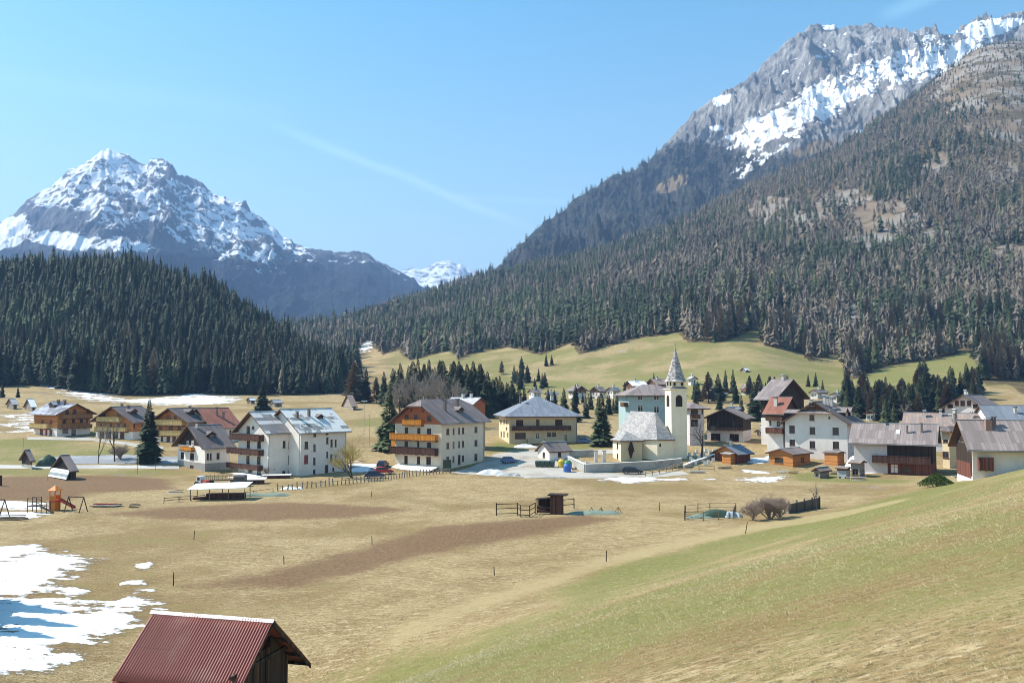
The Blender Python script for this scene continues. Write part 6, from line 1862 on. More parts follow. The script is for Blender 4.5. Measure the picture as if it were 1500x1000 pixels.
for i, x in enumerate((788, 795, 802, 809)):
    p = hit(x, 684); e = empty('wheelie_bin', p + Vector((0, 0, 0.06)), R(-20)); tag(e, ('leftmost', 'second from left', 'third from left', 'rightmost')[i] + ' of four dark green bins in front of the small white hut', 'bin', 'dark green bins')
    m = MB(); m.hexa([(-0.42, -0.38, 0.08), (0.42, -0.38, 0.08), (0.42, 0.38, 0.08), (-0.42, 0.38, 0.08), (-0.55, -0.48, 1.15), (0.55, -0.48, 1.15), (0.55, 0.48, 1.15), (-0.55, 0.48, 1.15)]); m.build('body', 'bin_green', e)
    m = MB(); m.hexa([(-0.58, -0.52, 1.155), (0.58, -0.52, 1.155), (0.58, 0.52, 1.155), (-0.58, 0.52, 1.155), (-0.5, -0.4, 1.3), (0.5, -0.4, 1.3), (0.5, 0.4, 1.38), (-0.5, 0.4, 1.38)]); m.build('lid', 'bin_green', e)
for (x, y, mt, lb) in ((823, 684, 'plastic_yellow', 'yellow recycling container beside the bins'), (832, 686, 'plastic_green', 'green recycling container behind the blue one'), (831, 691, 'plastic_blue', 'blue recycling container at the churchyard corner')):
    p = hit(x, y); e = empty('recycling_container', p + Vector((0, 0, 0.06))); tag(e, lb, 'container', 'recycling containers')
    m = MB(); m.cyl((0, 0), 0.85, 0, 1.25, 14, 0.88); m.build('body', mt, e, smooth=False); m = MB(); m.cyl((0, 0), 0.9, 1.254, 1.75, 14, 0.45); m.build('hood', mt, e)

# ================================================================== PLAYGROUND
def hexroof(mb, r, z0, z1, n=6, mi=0):
    for j in range(n):
        a, b = 6.28318 * j / n, 6.28318 * (j + 1) / n
        mb.quad([(r * math.cos(a), r * math.sin(a), z0), (r * math.cos(b), r * math.sin(b), z0), (0, 0, z1)], mi)
p = hit(80, 747); e = empty('play_tower', p); tag(e, 'orange play tower with pointed roof and red slide', 'play tower')
for j in range(6):
    a = 6.28318 * j / 6; m = MB(); m.cyl((0.8 * math.cos(a), 0.8 * math.sin(a)), 0.07, -0.2, 3.2, 6); m.build('post', 'plastic_orange', e)
m = MB(); m.cyl((0, 0), 0.95, 1.35, 1.5, 6); m.build('deck', 'plastic_red', e)
m = MB()
for j in (0, 1, 3, 4):
    a, b = 6.28318 * j / 6, 6.28318 * (j + 1) / 6
    m.hexa([(0.82 * math.cos(a), 0.82 * math.sin(a), 1.55), (0.82 * math.cos(b), 0.82 * math.sin(b), 1.55), (0.77 * math.cos(b), 0.77 * math.sin(b), 1.55), (0.77 * math.cos(a), 0.77 * math.sin(a), 1.55), (0.82 * math.cos(a), 0.82 * math.sin(a), 2.2), (0.82 * math.cos(b), 0.82 * math.sin(b), 2.2), (0.77 * math.cos(b), 0.77 * math.sin(b), 2.2), (0.77 * math.cos(a), 0.77 * math.sin(a), 2.2)])
m.build('panel', 'plastic_orange', e)
m = MB(); m.cyl((0, 0), 0.75, 0.0, 1.3, 6, 0.7); m.build('drum', 'plastic_orange', e)
m = MB(); hexroof(m, 1.1, 3.0, 3.75); m.cyl((0, 0), 1.1, 2.94, 3.0, 6); m.build('roof', 'plastic_orange', e)
m = MB(); m.hexa([(0.7, -0.3, 1.45), (3.0, -0.3, 0.25), (3.0, 0.3, 0.25), (0.7, 0.3, 1.45), (0.7, -0.3, 1.52), (3.0, -0.3, 0.32), (3.0, 0.3, 0.32), (0.7, 0.3, 1.52)])
for s in (-0.3, 0.26): m.hexa([(0.7, s, 1.5), (3.0, s, 0.3), (3.0, s + 0.04, 0.3), (0.7, s + 0.04, 1.5), (0.7, s, 1.85), (3.0, s, 0.6), (3.0, s + 0.04, 0.6), (0.7, s + 0.04, 1.85)])
m.build('slide', 'plastic_red', e)
def swing(px0, px1, py, hh, label, seats=2):
    a, b = hit(px0, py), hit(px1, py + 1); e = empty('swing_frame', a); tag(e, label, 'swing'); d = b - a
    s = Vector((-d.y, d.x, 0)).normalized() * 0.9
    up = Vector((0, 0, hh)); z = Vector((0, 0, -0.1))
    for (q, nm) in ((Vector((0, 0, 0)), 'leg'), (d, 'leg')):
        for sg in (-1, 1):
            m = MB(); m.bar(q + s * sg + z, q + up, 0.1); m.build('leg', 'weathered_boards', e)
    m = MB(); m.bar(up, d + up, 0.12); m.build('crossbar', 'weathered_boards', e)
    for k in range(seats):
        c = d * ((k + 1) / (seats + 1)); m = MB(); m.box(c.x - 0.25, c.x + 0.25, c.y - 0.1, c.y + 0.1, c.z + 0.45, c.z + 0.5)
        for q in (-0.23, 0.23): m.bar((c.x + q, c.y, c.z + 0.5), (c.x + q, c.y, c.z + hh), 0.02)
        m.build('swing_seat', 'dark_metal', e)
swing(100, 122, 749, 2.2, 'dark swing frame right of the orange play tower')
swing(-8, 6, 758, 2.6, 'tall swing frame cut by the left picture edge', 1)
p = hit(40, 752); e = empty('climbing_frame', p); tag(e, 'dark wooden climbing frame left of the orange play tower', 'climbing frame')
for (x, y) in ((0, 0), (1.3, 0), (1.3, 1.3), (0, 1.3), (2.7, 0.2), (2.7, 1.2)):
    m = MB(); m.cyl((x, y), 0.06, -0.2, 2.3 if x < 2 else 1.6, 6); m.build('post', 'weathered_boards', e)
m = MB(); m.box(-0.1, 1.4, -0.1, 1.4, 1.0, 1.1); m.build('platform', 'weathered_boards', e)
for z in (1.6, 2.2):
    m = MB(); m.bar((0, 0, z), (1.3, 0, z), 0.07); m.bar((1.3, 0, z), (2.7, 0.2, z - 0.65), 0.07); m.bar((0, 1.3, z), (1.3, 1.3, z), 0.07); m.build('rail', 'weathered_boards', e)
m = MB(); m.hexa([(1.4, 0.3, 1.02), (3.6, 0.0, 0.1), (3.6, 0.6, 0.1), (1.4, 0.9, 1.02), (1.4, 0.3, 1.1), (3.6, 0.0, 0.18), (3.6, 0.6, 0.18), (1.4, 0.9, 1.1)]); m.build('ramp', 'weathered_boards', e)

# ================================================================== HUTS, PILES AND GEAR IN THE FIELDS
h = House('shelter', 'small dark roofed shrine hut beside the road on the left', 'hut', 0, (47, 687), 40, xl=37, xr=51, ye=674)
h.win('L', 42, 678, 6, 6, 'post_wood', 'lilac_plaster'); h.finish_walls([(0.9, 'wall_stone'), (None, 'dark_wood')], 'dark_wood', 'u', 36); h.roof('lilac_roof', 0.5, 0.6)
h = House('shelter', 'low field shelter with snowy boards stacked on its front', 'hut', 0, (104, 703), 42, xl=82, xr=116, ye=690)
h.finish_walls([(None, 'weathered_boards')], 'opening', 'u', 30); h.roof('lilac_roof', 0.35, 0.4)
for k in range(4):
    m = MB(); z0 = 0.2 + 0.45 * k; m.hexa([(-0.9 + 0.17 * k, 0.1, z0), (-0.75 + 0.17 * k, 0.1, z0), (-0.75 + 0.17 * k, h.V, z0), (-0.9 + 0.17 * k, h.V, z0), (-0.8 + 0.17 * k, 0.1, z0 + 0.4), (-0.65 + 0.17 * k, 0.1, z0 + 0.4), (-0.65 + 0.17 * k, h.V, z0 + 0.4), (-0.8 + 0.17 * k, h.V, z0 + 0.4)]); m.build('board', 'white_trim' if k % 2 == 0 or k == 3 else 'tarp_blue', h.root)
p = hit(0, 711); m = MB(); m.box(-0.9, 0.25, -0.2, 0.2, -0.2, 1.9); o = m.build('board_stand', 'dark_boards'); o.location = p; tag(o, 'dark red notice board post at the left picture edge', 'board')

def pile(px, py, az, n, L, mat_list, label, spread=0.8, name='lumber_pile', r=0.09):
    p = hit(px, py); e = empty(name, p, math.pi / 2 - R(az)); tag(e, label, 'lumber')
    rr = random.Random(int(px))
    for k in range(n):
        m = MB(); l = L * rr.uniform(0.6, 1.0); y = rr.uniform(-spread, spread); z = 0.08 + 0.16 * (k % 4) * rr.uniform(0.6, 1)
        m.bar((-l / 2, y, z), (l / 2, y + rr.uniform(-.3, .3), z + rr.uniform(-.05, .1)), r * 1.8, r); m.build('board', mat_list[k % len(mat_list)], e)
pile(155, 742, 88, 14, 5.2, ['post_wood', 'white_trim', 'weathered_boards', 'plastic_red'], 'pile of mixed boards right of the swing frame')
pile(197, 743, 80, 5, 1.8, ['weathered_boards', 'dark_metal'], 'small heap of dark scrap wood left of the upper dug strip', 0.4)
pile(15, 761, 86, 9, 5.0, ['post_wood', 'grey_logs'], 'grey planks lying on the snow by the climbing frame')
pile(258, 722, 80, 4, 3.5, ['white_trim', 'post_wood'], 'few pale planks lying in grass left of the open shelter')
pile(1256, 703, 85, 8, 4.2, ['light_timber', 'white_trim', 'grey_logs'], 'stack of pale sawn planks in front of the lumber sheds')
pile(1405, 700, 75, 7, 3.5, ['white_trim', 'light_timber'], 'pale planks at the corner of the rightmost house')
pile(1020, 692, 85, 7, 4.0, ['white_trim', 'wall_stone', 'grey_logs'], 'pale building stones and boards beside the churchyard steps')
pile(1150, 692, 88, 6, 4.5, ['white_trim', 'light_timber'], 'white boards in front of the orange shed')

pile(1160, 693, 85, 8, 3.0, ['pale_boards', 'plastic_yellow', 'white_trim'], 'yellowish garden furniture stacked before the orange shed', 0.9)
pile(1062, 686, 80, 9, 3.4, ['light_timber', 'grey_logs', 'dark_boards'], 'firewood stack beside the brown shed', 0.6)
pile(1135, 664, 80, 8, 4.0, ['white_trim', 'grey_logs', 'plastic_green'], 'jumble of garden gear behind the orange shed', 1.4)
pile(1222, 694, 80, 6, 2.6, ['light_timber', 'grey_logs'], 'short planks between the log hut and the orange shed', 0.6)
p = hit(277, 733); e = empty('open_shelter', p, R(6)); tag(e, 'open field shelter with white sheet roof on thin posts', 'shelter')
m = MB(); m.hexa([(-0.3, -0.4, 1.75), (9.0, -0.4, 1.95), (9.4, 3.8, 2.5), (0.1, 3.8, 2.3), (-0.3, -0.4, 1.83), (9.0, -0.4, 2.03), (9.4, 3.8, 2.58), (0.1, 3.8, 2.38)]); m.build('roof', 'white_trim', e)
for (x, y) in ((0.2, 0), (3.2, 0), (6.2, 0), (8.8, 0), (0.4, 3.4), (9.0, 3.4), (4.5, 3.4)):
    m = MB(); m.cyl((x, y), 0.07, -0.3, 1.78 + y * 0.13, 6); m.build('post', 'post_wood', e)
for (x0, x1, z) in ((2.4, 8.6, 0.5), (2.4, 8.6, 0.95), (0.3, 2.2, 0.4)):
    m = MB(); m.box(x0, x1, 1.0, 2.2, z - 0.4, z); m.build('stacked_timber', 'dark_boards', e)
p = hit(297, 714); e = empty('small_tractor', p, R(-30)); tag(e, 'old small tractor with white cab beside the hay wagon', 'tractor')
m = MB(); m.box(-1.0, 1.1, -0.5, 0.5, 0.5, 1.0); m.build('chassis', 'dark_metal', e)
m = MB(); m.hexa([(0.1, -0.45, 1.0), (1.3, -0.45, 1.0), (1.3, 0.45, 1.0), (0.1, 0.45, 1.0), (0.1, -0.42, 1.45), (1.25, -0.40, 1.38), (1.25, 0.40, 1.38), (0.1, 0.42, 1.45)]); m.build('bonnet', 'plastic_red', e)
m = MB(); m.hexa([(-1.1, -0.6, 1.0), (0.05, -0.6, 1.0), (0.05, 0.6, 1.0), (-1.1, 0.6, 1.0), (-1.0, -0.55, 2.1), (-0.1, -0.55, 2.1), (-0.1, 0.55, 2.1), (-1.0, 0.55, 2.1)]); c = m.build('cab', 'car_white', e)
m = MB(); m.box(-0.85, -0.2, -0.62, 0.62, 1.35, 1.95); m.build('cab_window', 'window_glass', c)
for (x, r) in ((-0.75, 0.6), (0.9, 0.4)):
    for s in (-1, 1):
        m = MB(); m.cyl((0, 0), r, -0.13, 0.13, 14); o = m.build('wheel', 'tyre', e); o.location = (x, s * 0.72, r); o.rotation_euler = (math.pi / 2, 0, 0)
p = hit(325, 709); e = empty('hay_wagon', p, R(8)); tag(e, 'wooden hay wagon with slatted sides below the small white house', 'wagon')
m = MB(); m.box(-3.2, 3.2, -0.9, 0.9, 0.75, 0.87); m.build('bed', 'weathered_boards', e)
for s in (-0.9, 0.86):
    for k in range(9):
        m = MB(); x = -3.1 + k * 0.76; m.box(x, x + 0.1, s, s + 0.04, 0.87, 1.75); m.build('slat', 'light_timber', e)
    m = MB(); m.box(-3.2, 3.2, s - 0.03, s + 0.01, 1.5, 1.6); m.build('rail', 'light_timber', e)
for x in (-2.0, 2.0):
    for s in (-1, 1):
        m = MB(); m.cyl((0, 0), 0.42, -0.1, 0.1, 14); o = m.build('wheel', 'tyre', e); o.location = (x, s * 0.8, 0.42); o.rotation_euler = (math.pi / 2, 0, 0)
p = hit(366, 708); e = empty('cold_frame', p, R(10)); tag(e, 'low white-roofed garden box in front of the apartment house', 'garden box')
m = MB(); m.box(-2.4, 2.6, -0.9, 0.9, -0.1, 0.75); m.build('box', 'dark_boards', e); m = MB(); m.hexa([(-2.7, -1.2, 0.754), (2.9, -1.2, 0.754), (3.1, 1.2, 0.96), (-2.5, 1.2, 0.96), (-2.7, -1.2, 0.85), (2.9, -1.2, 0.85), (3.1, 1.2, 1.06), (-2.5, 1.2, 1.06)]); m.build('lid', 'white_trim', e)
p = hit(405, 700); e = empty('cold_frame', p, R(10)); tag(e, 'second white-roofed garden box close to the apartment house wall', 'garden box')
m = MB(); m.box(-2.4, 2.6, -0.9, 0.9, -0.1, 0.6); m.build('box', 'dark_boards', e); m = MB(); m.box(-2.7, 2.9, -1.1, 1.1, 0.604, 0.7); m.build('lid', 'white_trim', e)
p = hit(352, 711); m = MB(); m.box(-1.0, 1.0, -0.8, 0.8, -0.1, 1.7); m.hexa([(-1.1, -0.9, 1.704), (1.1, -0.9, 1.704), (1.1, 0.9, 1.704), (-1.1, 0.9, 1.704), (-0.9, -0.7, 1.95), (0.9, -0.7, 1.95), (0.9, 0.7, 1.95), (-0.9, 0.7, 1.95)]); o = m.build('tool_locker', 'dark_metal'); o.location = p; tag(o, 'black tool locker between hay wagon and garden box', 'locker')

def tarp_heap(px, py, w, l, hgt, mat, label, seed, name='tarpaulin', cat='tarpaulin'):
    p = hit(px, py); n = 14
    rr = np.random.default_rng(seed)
    U_, V_ = np.meshgrid(np.linspace(-1, 1, n * 2), np.linspace(-1, 1, n))
    Z = hgt * np.clip(1 - np.maximum(np.abs(U_), np.abs(V_)) ** 3, 0, 1) * (0.45 + 0.75 * vnoise(U_ * 2.6 + seed, V_ * 1.8, seed)) + 0.04
    X_ = U_ * w / 2 + 0.08 * rr.normal(size=U_.shape); Y_ = V_ * l / 2
    gzz = ground_z(p.x + X_, p.y + Y_) - p.z
    me = np_mesh(name, np.stack([X_, Y_, Z + gzz - 0.03], -1).reshape(-1, 3), grid_faces(n, n * 2), True)
    o = link(name, me, None, mat); o.location = p; tag(o, label, cat); return o
tarp_heap(870, 752, 7.5, 3.0, 0.55, 'tarp_green', 'green tarpaulin spread on the ground right of the animal pen', 1)
for i, (x, y) in enumerate(((866, 752), (880, 752), (905, 751))):
    p = hit(x, y); e = empty('trestle', p, 0.4 * i); tag(e, ('left', 'middle', 'right')[i] + ' pale wooden trestle on the green tarpaulin', 'trestle', 'pale trestles')
    for s in (-1, 1):
        m = MB(); m.bar((s * 0.5, -0.3, 0), (0, 0, 0.95), 0.09); m.build('leg', 'light_timber', e); m = MB(); m.bar((s * 0.5, 0.3, 0), (0.02, 0, 0.95), 0.09); m.build('leg', 'light_timber', e)
tarp_heap(1048, 756, 4.5, 2.6, 1.0, 'bin_cloth', 'dark green sheet covering the vegetable bed', 2)
tarp_heap(1073, 757, 2.2, 1.8, 0.9, 'tarp_blue', 'blue sheet heaped beside the garden bushes', 3)
tarp_heap(1024, 758, 3.5, 2.0, 0.5, 'tarp_green', 'pale green net crumpled in the garden corner', 4)
tarp_heap(385, 726, 9.0, 2.0, 0.6, 'tarp_green', 'long green net heap beside the open shelter', 5)
tarp_heap(428, 716, 4.0, 1.4, 0.4, 'white_trim', 'pale plastic sheet by the start of the stake fence', 6)
tarp_heap(1258, 686, 5.0, 4.0, 2.4, 'snow', 'heap of cleared snow beside the orange shed', 7, 'snow_heap', 'snow heap')
tarp_heap(720, 694, 6.0, 2.4, 0.9, 'white_trim', 'heap of pale rubble at the yard corner below the hotel', 8, 'rubble_heap', 'rubble')
tarp_heap(745, 697, 5.0, 2.0, 0.7, 'wall_stone', 'flat heap of grey stones along the yard edge', 9, 'rubble_heap', 'rubble')
tarp_heap(800, 699, 9.0, 2.0, 0.35, 'wall_stone', 'low gravel bank along the yard edge below the bins', 10, 'rubble_heap', 'rubble')
tarp_heap(70, 682, 4.5, 2.6, 2.2, 'bin_cloth', 'dark covered machine behind the road on the left', 11, 'covered_machine', 'machine')
tarp_heap(770, 655, 6.0, 2.4, 0.7, 'white_trim', 'pale snow and stones in front of the inn', 12, 'rubble_heap', 'rubble')
m = MB()
a, b = hit(1156, 752), hit(1201, 744); d = b - a; m.hexa([(0, 0, -0.1), tuple(d + Vector((0, 0, -.1))), tuple(d + Vector((0, 0.25, -.1))), (0, 0.25, -0.1), (0, 0, 1.3), tuple(d + Vector((0, 0, 1.55))), tuple(d + Vector((0, 0.25, 1.55))), (0, 0.25, 1.3)])
for k in range(5):
    q = d * (k / 4); m.box(q.x - 0.06, q.x + 0.06, q.y - 0.1, q.y + 0.3, q.z - 0.2, q.z + 1.75)
o = m.build('windbreak', 'dark_metal'); o.location = a; tag(o, 'dark windbreak of netting right of the bare bushes', 'windbreak')

# feeding shed of the pen
p = hit(806, 753); e = empty('feeding_shed', p, R(-12)); tag(e, 'small dark feeding shed with flat roof in the animal pen', 'shed')
m = MB(); m.box(0.0, 1.7, 0.0, 1.6, -0.2, 2.7); m.build('cabin', 'dark_boards', e)
m = MB(); m.box(-0.35, 2.4, -0.35, 1.9, 2.704, 2.85); m.build('cabin_roof', 'dark_wood', e)
m = MB(); m.box(-2.0, -0.02, 1.35, 1.5, 0.4, 2.1); m.build('back_boards', 'dark_wood', e)
for (z, d_) in ((0.2, 0.9), (0.75, 0.5)):
    m = MB(); m.box(-2.0, -0.02, 0.1, d_, z, z + 0.3); m.build('trough', 'dark_boards', e)
m = MB(); m.hexa([(-2.2, -0.1, 2.0), (-0.02, -0.1, 2.25), (-0.02, 1.6, 2.25), (-2.2, 1.6, 2.0), (-2.2, -0.1, 2.1), (-0.02, -0.1, 2.35), (-0.02, 1.6, 2.35), (-2.2, 1.6, 2.1)]); m.build('lean_roof', 'dark_wood', e)
for x in (-2.0,):
    m = MB(); m.box(x, x + 0.12, 0, 0.12, -0.2, 2.0); m.build('post', 'dark_wood', e)

# poles
def pole(px, py, top, label, mat='grey_metal', head=True, r=0.06):
    p = hit(px, py); hh = float(z_at(top, p.y)) - p.z
    e = empty('lamp_post' if head else 'pole', p); tag(e, label, 'lamp post' if head else 'pole')
    m = MB(); m.cyl((0, 0), r, -0.3, hh, 8, r * 0.7); m.build('shaft', mat, e)
    if head:
        m = MB(); m.box(-0.75, 0.75, -0.16, 0.16, hh, hh + 0.22); m.build('lamp_head', 'white_trim', e)
pole(533, 654, 588, 'tall floodlight mast with white head left of the hotel')
pole(541, 652, 606, 'thin grey pole beside the floodlight mast', head=False)
pole(201, 694, 650, 'thin dark pole in the grass right of the bare trees', 'dark_metal', False, 0.05)
pole(228, 688, 655, 'thin pole in front of the single spruce', 'dark_metal', False, 0.05)
pole(33, 681, 640, 'thin pole behind the shrine hut', 'dark_metal', False, 0.04)
pole(1196, 748, 706, 'dark pole rising from the small bare tree by the windbreak', 'dark_metal', False, 0.05)
p = hit(655, 694); e = empty('notice_board', p, R(20)); tag(e, 'dark green board on legs at the hotel corner', 'board'); m = MB(); m.box(-0.9, 0.9, -0.05, 0.05, 1.2, 3.0); m.build('panel', 'bin_green', e)
for x in (-0.7, 0.7):
    m = MB(); m.bar((x, 0, 0), (x, 0, 1.2), 0.09); m.build('leg', 'dark_metal', e)

# ================================================================== VILLAGE TREES
def bare_tree_meshes(seed, levels=4, up=0.55, spread=0.75, trunk=0.25, stems=1):
    """unit-height leafless tree; returns trunk mesh and twig crown mesh"""
    rs = random.Random(seed)
    A = [[], []]; T = [[], []]
    def seg(k, a, b, r0, r1):
        V, F = A[k], T[k]
        d = (b - a).normalized(); s = d.cross(Vector((0.3, 0.5, 0.8))).normalized(); t = d.cross(s)
        c = len(V)
        for (p, r) in ((a, r0), (b, r1)):
            for j in range(3):
                an = 2.0944 * j; V.append(tuple(p + s * r * math.cos(an) + t * r * math.sin(an)))
        for j in range(3):
            i2 = (j + 1) % 3; F.append((c + j, c + i2, c + 3 + i2)); F.append((c + j, c + 3 + i2, c + 3 + j))
    def grow(p, d, L, r, lv):
        b = p + d * L
        seg(0 if lv >= levels - 1 else 1, p, b, r, r * 0.7)
        if lv == 0: return
        n = (3 if lv > 1 else 5) if stems == 1 else 4
        for i in range(n):
            nd = (d + Vector((rs.gauss(0, spread), rs.gauss(0, spread), rs.gauss(up * 0.4, 0.35)))).normalized()
            grow(p + d * L * rs.uniform(0.45, 1.0), nd, L * rs.uniform(0.55, 0.85), r * 0.55, lv - 1)
    for k in range(stems):
        d0 = Vector((rs.gauss(0, 0.06 if stems == 1 else 0.45), rs.gauss(0, 0.06 if stems == 1 else 0.45), 1)).normalized()
        grow(Vector((0, 0, -0.02)), d0, trunk, 0.022 if stems == 1 else 0.014, levels)
    out = []
    zmax = max(v[2] for v in A[1])
    for k in (0, 1):
        V = np.array(A[k]) / zmax
        out.append(np_mesh('trunk' if k == 0 else 'crown', V, np.array(T[k])))
    return out
simple_mat('twigs_grey', (0.22, 0.185, 0.16), (0.36, 0.31, 0.27), 2.0, 0.95, 0.1)
simple_mat('twigs_red', (0.26, 0.19, 0.155), (0.42, 0.33, 0.28), 2.0, 0.95, 0.1)
simple_mat('twigs_yellow', (0.30, 0.24, 0.08), (0.45, 0.36, 0.12), 2.0, 0.95, 0.1)
simple_mat('leaf_green', (0.05, 0.085, 0.018), (0.11, 0.15, 0.035), 2.0, 0.9, 0.1)
BARE = {}
for nm, seed, kw, tw in (('tall', 1, dict(levels=5, spread=0.42, trunk=0.30), 'twigs_grey'), ('tall2', 2, dict(levels=5, spread=0.5, trunk=0.27), 'twigs_grey'), ('bush', 3, dict(levels=4, spread=0.55, trunk=0.22, stems=12), 'twigs_red'),
                         ('bush2', 4, dict(levels=4, spread=0.65, trunk=0.2, stems=10), 'twigs_red'), ('willow', 5, dict(levels=5, spread=0.6, trunk=0.24, stems=2), 'twigs_yellow'), ('small', 6, dict(levels=4, spread=0.75, trunk=0.28), 'twigs_grey')):
    tm, cm = bare_tree_meshes(seed, **kw); tm.materials.append(MATS['bark' if 'bush' not in nm else 'twigs_red']); cm.materials.append(MATS[tw]); BARE[nm] = (tm, cm)

def tree_here(px, py, top, kind, label, w=1.0, d=None, cat='tree', shade=None, group=None):
    p = hit(px, py) if d is None else None
    if p is None:
        q = at(px, py, d); p = Vector((q.x, q.y, gz(q.x, q.y)))
    hh = float(z_at(top, p.y)) - p.z
    if kind in ('spruce', 'larch'):
        return plant_conifer(p, hh, w * 1.3, label, group, kind, shade)
    tm, cm = BARE[kind]
    e = empty('bare_tree' if 'bush' not in kind else 'bare_shrub', p, random.random() * 6.28); e.scale = (hh * w, hh * w, hh)
    link('trunk', tm, e); link('crown', cm, e); tag(e, label, cat, group)
    return e

tree_here(217, 678, 586, 'spruce', 'single tall dark spruce in front of the chalets beside the road', 0.95, shade=1)
tree_here(384, 609, 562, 'spruce', 'single spruce behind the apartment house roof', 1.3, shade=1)
tree_here(881, 652, 577, 'spruce', 'bushy dark spruce on the lawn between inn and church', 1.55, shade=2)
tree_here(144, 679, 612, 'tall', 'slender bare tree beside the road, left of a pair', 0.5)
tree_here(168, 676, 606, 'tall2', 'slender bare tree beside the road, right of a pair', 0.5)
tree_here(176, 672, 648, 'bush2', 'low bare bush at the foot of the roadside trees', 1.1, cat='shrub')
tree_here(516, 700, 634, 'willow', 'yellowish bare willow in front of the apartment house end', 1.0)
tree_here(392, 697, 678, 'bush', 'small pinkish bare shrub before the apartment house balconies', 0.9, cat='shrub')
tree_here(570, 660, 572, 'spruce', 'light green conifer close to the left side of the hotel', 1.2, shade=3)
tree_here(1128, 760, 716, 'bush', 'big rounded bare shrub beside the vegetable garden', 1.15, cat='shrub')
tree_here(1104, 762, 730, 'bush2', 'smaller bare shrub at the left of the big rounded one', 0.9, cat='shrub')
tree_here(1142, 758, 722, 'bush2', 'bare shrub half behind the big rounded one', 0.8, cat='shrub')
tree_here(1194, 744, 708, 'small', 'little bare fruit tree at the end of the windbreak', 0.7)
tree_here(1027, 672, 612, 'small', 'knotty bare tree in the churchyard right of the bell tower', 0.9)
for i, (x, y, t, lb) in enumerate(((588, 628, 560, 'first from the left'), (598, 626, 550, 'second from the left'), (608, 628, 546, 'third from the left'), (618, 626, 541, 'fourth from the left'), (629, 628, 539, 'fifth from the left'), (640, 626, 542, 'sixth from the left'), (651, 628, 546, 'seventh from the left'), (662, 626, 550, 'eighth from the left'), (673, 628, 560, 'last on the right'))):
    tree_here(x, y, t, 'tall' if i % 2 else 'tall2', 'grey bare broadleaf tree behind the hotel, %s of nine' % lb, 1.0, group='bare trees behind the hotel')
BACK = [(519, 590, 528, 'larch', 1.4), (536, 590, 540, 'spruce', 1.0), (551, 591, 552, 'larch', 1.3), (528, 588, 535, 'spruce', 1.1), (562, 592, 545, 'spruce', 1.1), (575, 594, 540, 'spruce', 1.2), (586, 596, 532, 'spruce', 1.1), (598, 594, 536, 'spruce', 1.0),
        (612, 592, 526, 'spruce', 1.1), (628, 592, 528, 'spruce', 1.1), (644, 592, 531, 'spruce', 1.0), (660, 594, 533, 'spruce', 1.1), (672, 598, 530, 'spruce', 1.2), (684, 600, 534, 'spruce', 1.2), (693, 604, 530, 'spruce', 1.2), (704, 606, 534, 'spruce', 1.2), (714, 608, 545, 'spruce', 1.2), (722, 606, 556, 'spruce', 1.2),
        (732, 602, 551, 'spruce', 1.1), (742, 602, 560, 'spruce', 1.1), (750, 602, 562, 'spruce', 1.1), (760, 600, 560, 'spruce', 1.1), (768, 600, 566, 'spruce', 1.0), (700, 612, 565, 'spruce', 1.3), (716, 612, 572, 'spruce', 1.2)]
for i in range(34):
    x = random.uniform(560, 772); t0 = float(np.interp(x, [560, 585, 640, 700, 725, 772], [545, 533, 530, 533, 552, 566])) + random.uniform(-3, 14)
    BACK.append((x, float(np.interp(x, [560, 700, 772], [594, 602, 600])) + random.uniform(-6, 10), t0, 'spruce', random.uniform(1.3, 1.9)))
for (x, y, t, k, w) in BACK:
    tree_here(x, y, t, k, 'dark spruce in the belt of trees behind the hotel' if k == 'spruce' else 'bare brown larch left of the hotel, at the end of the tree belt', w, group='tree belt behind the hotel' if k == 'spruce' else 'larches left of the hotel', shade=random.choice((0, 1, 1, 2)))
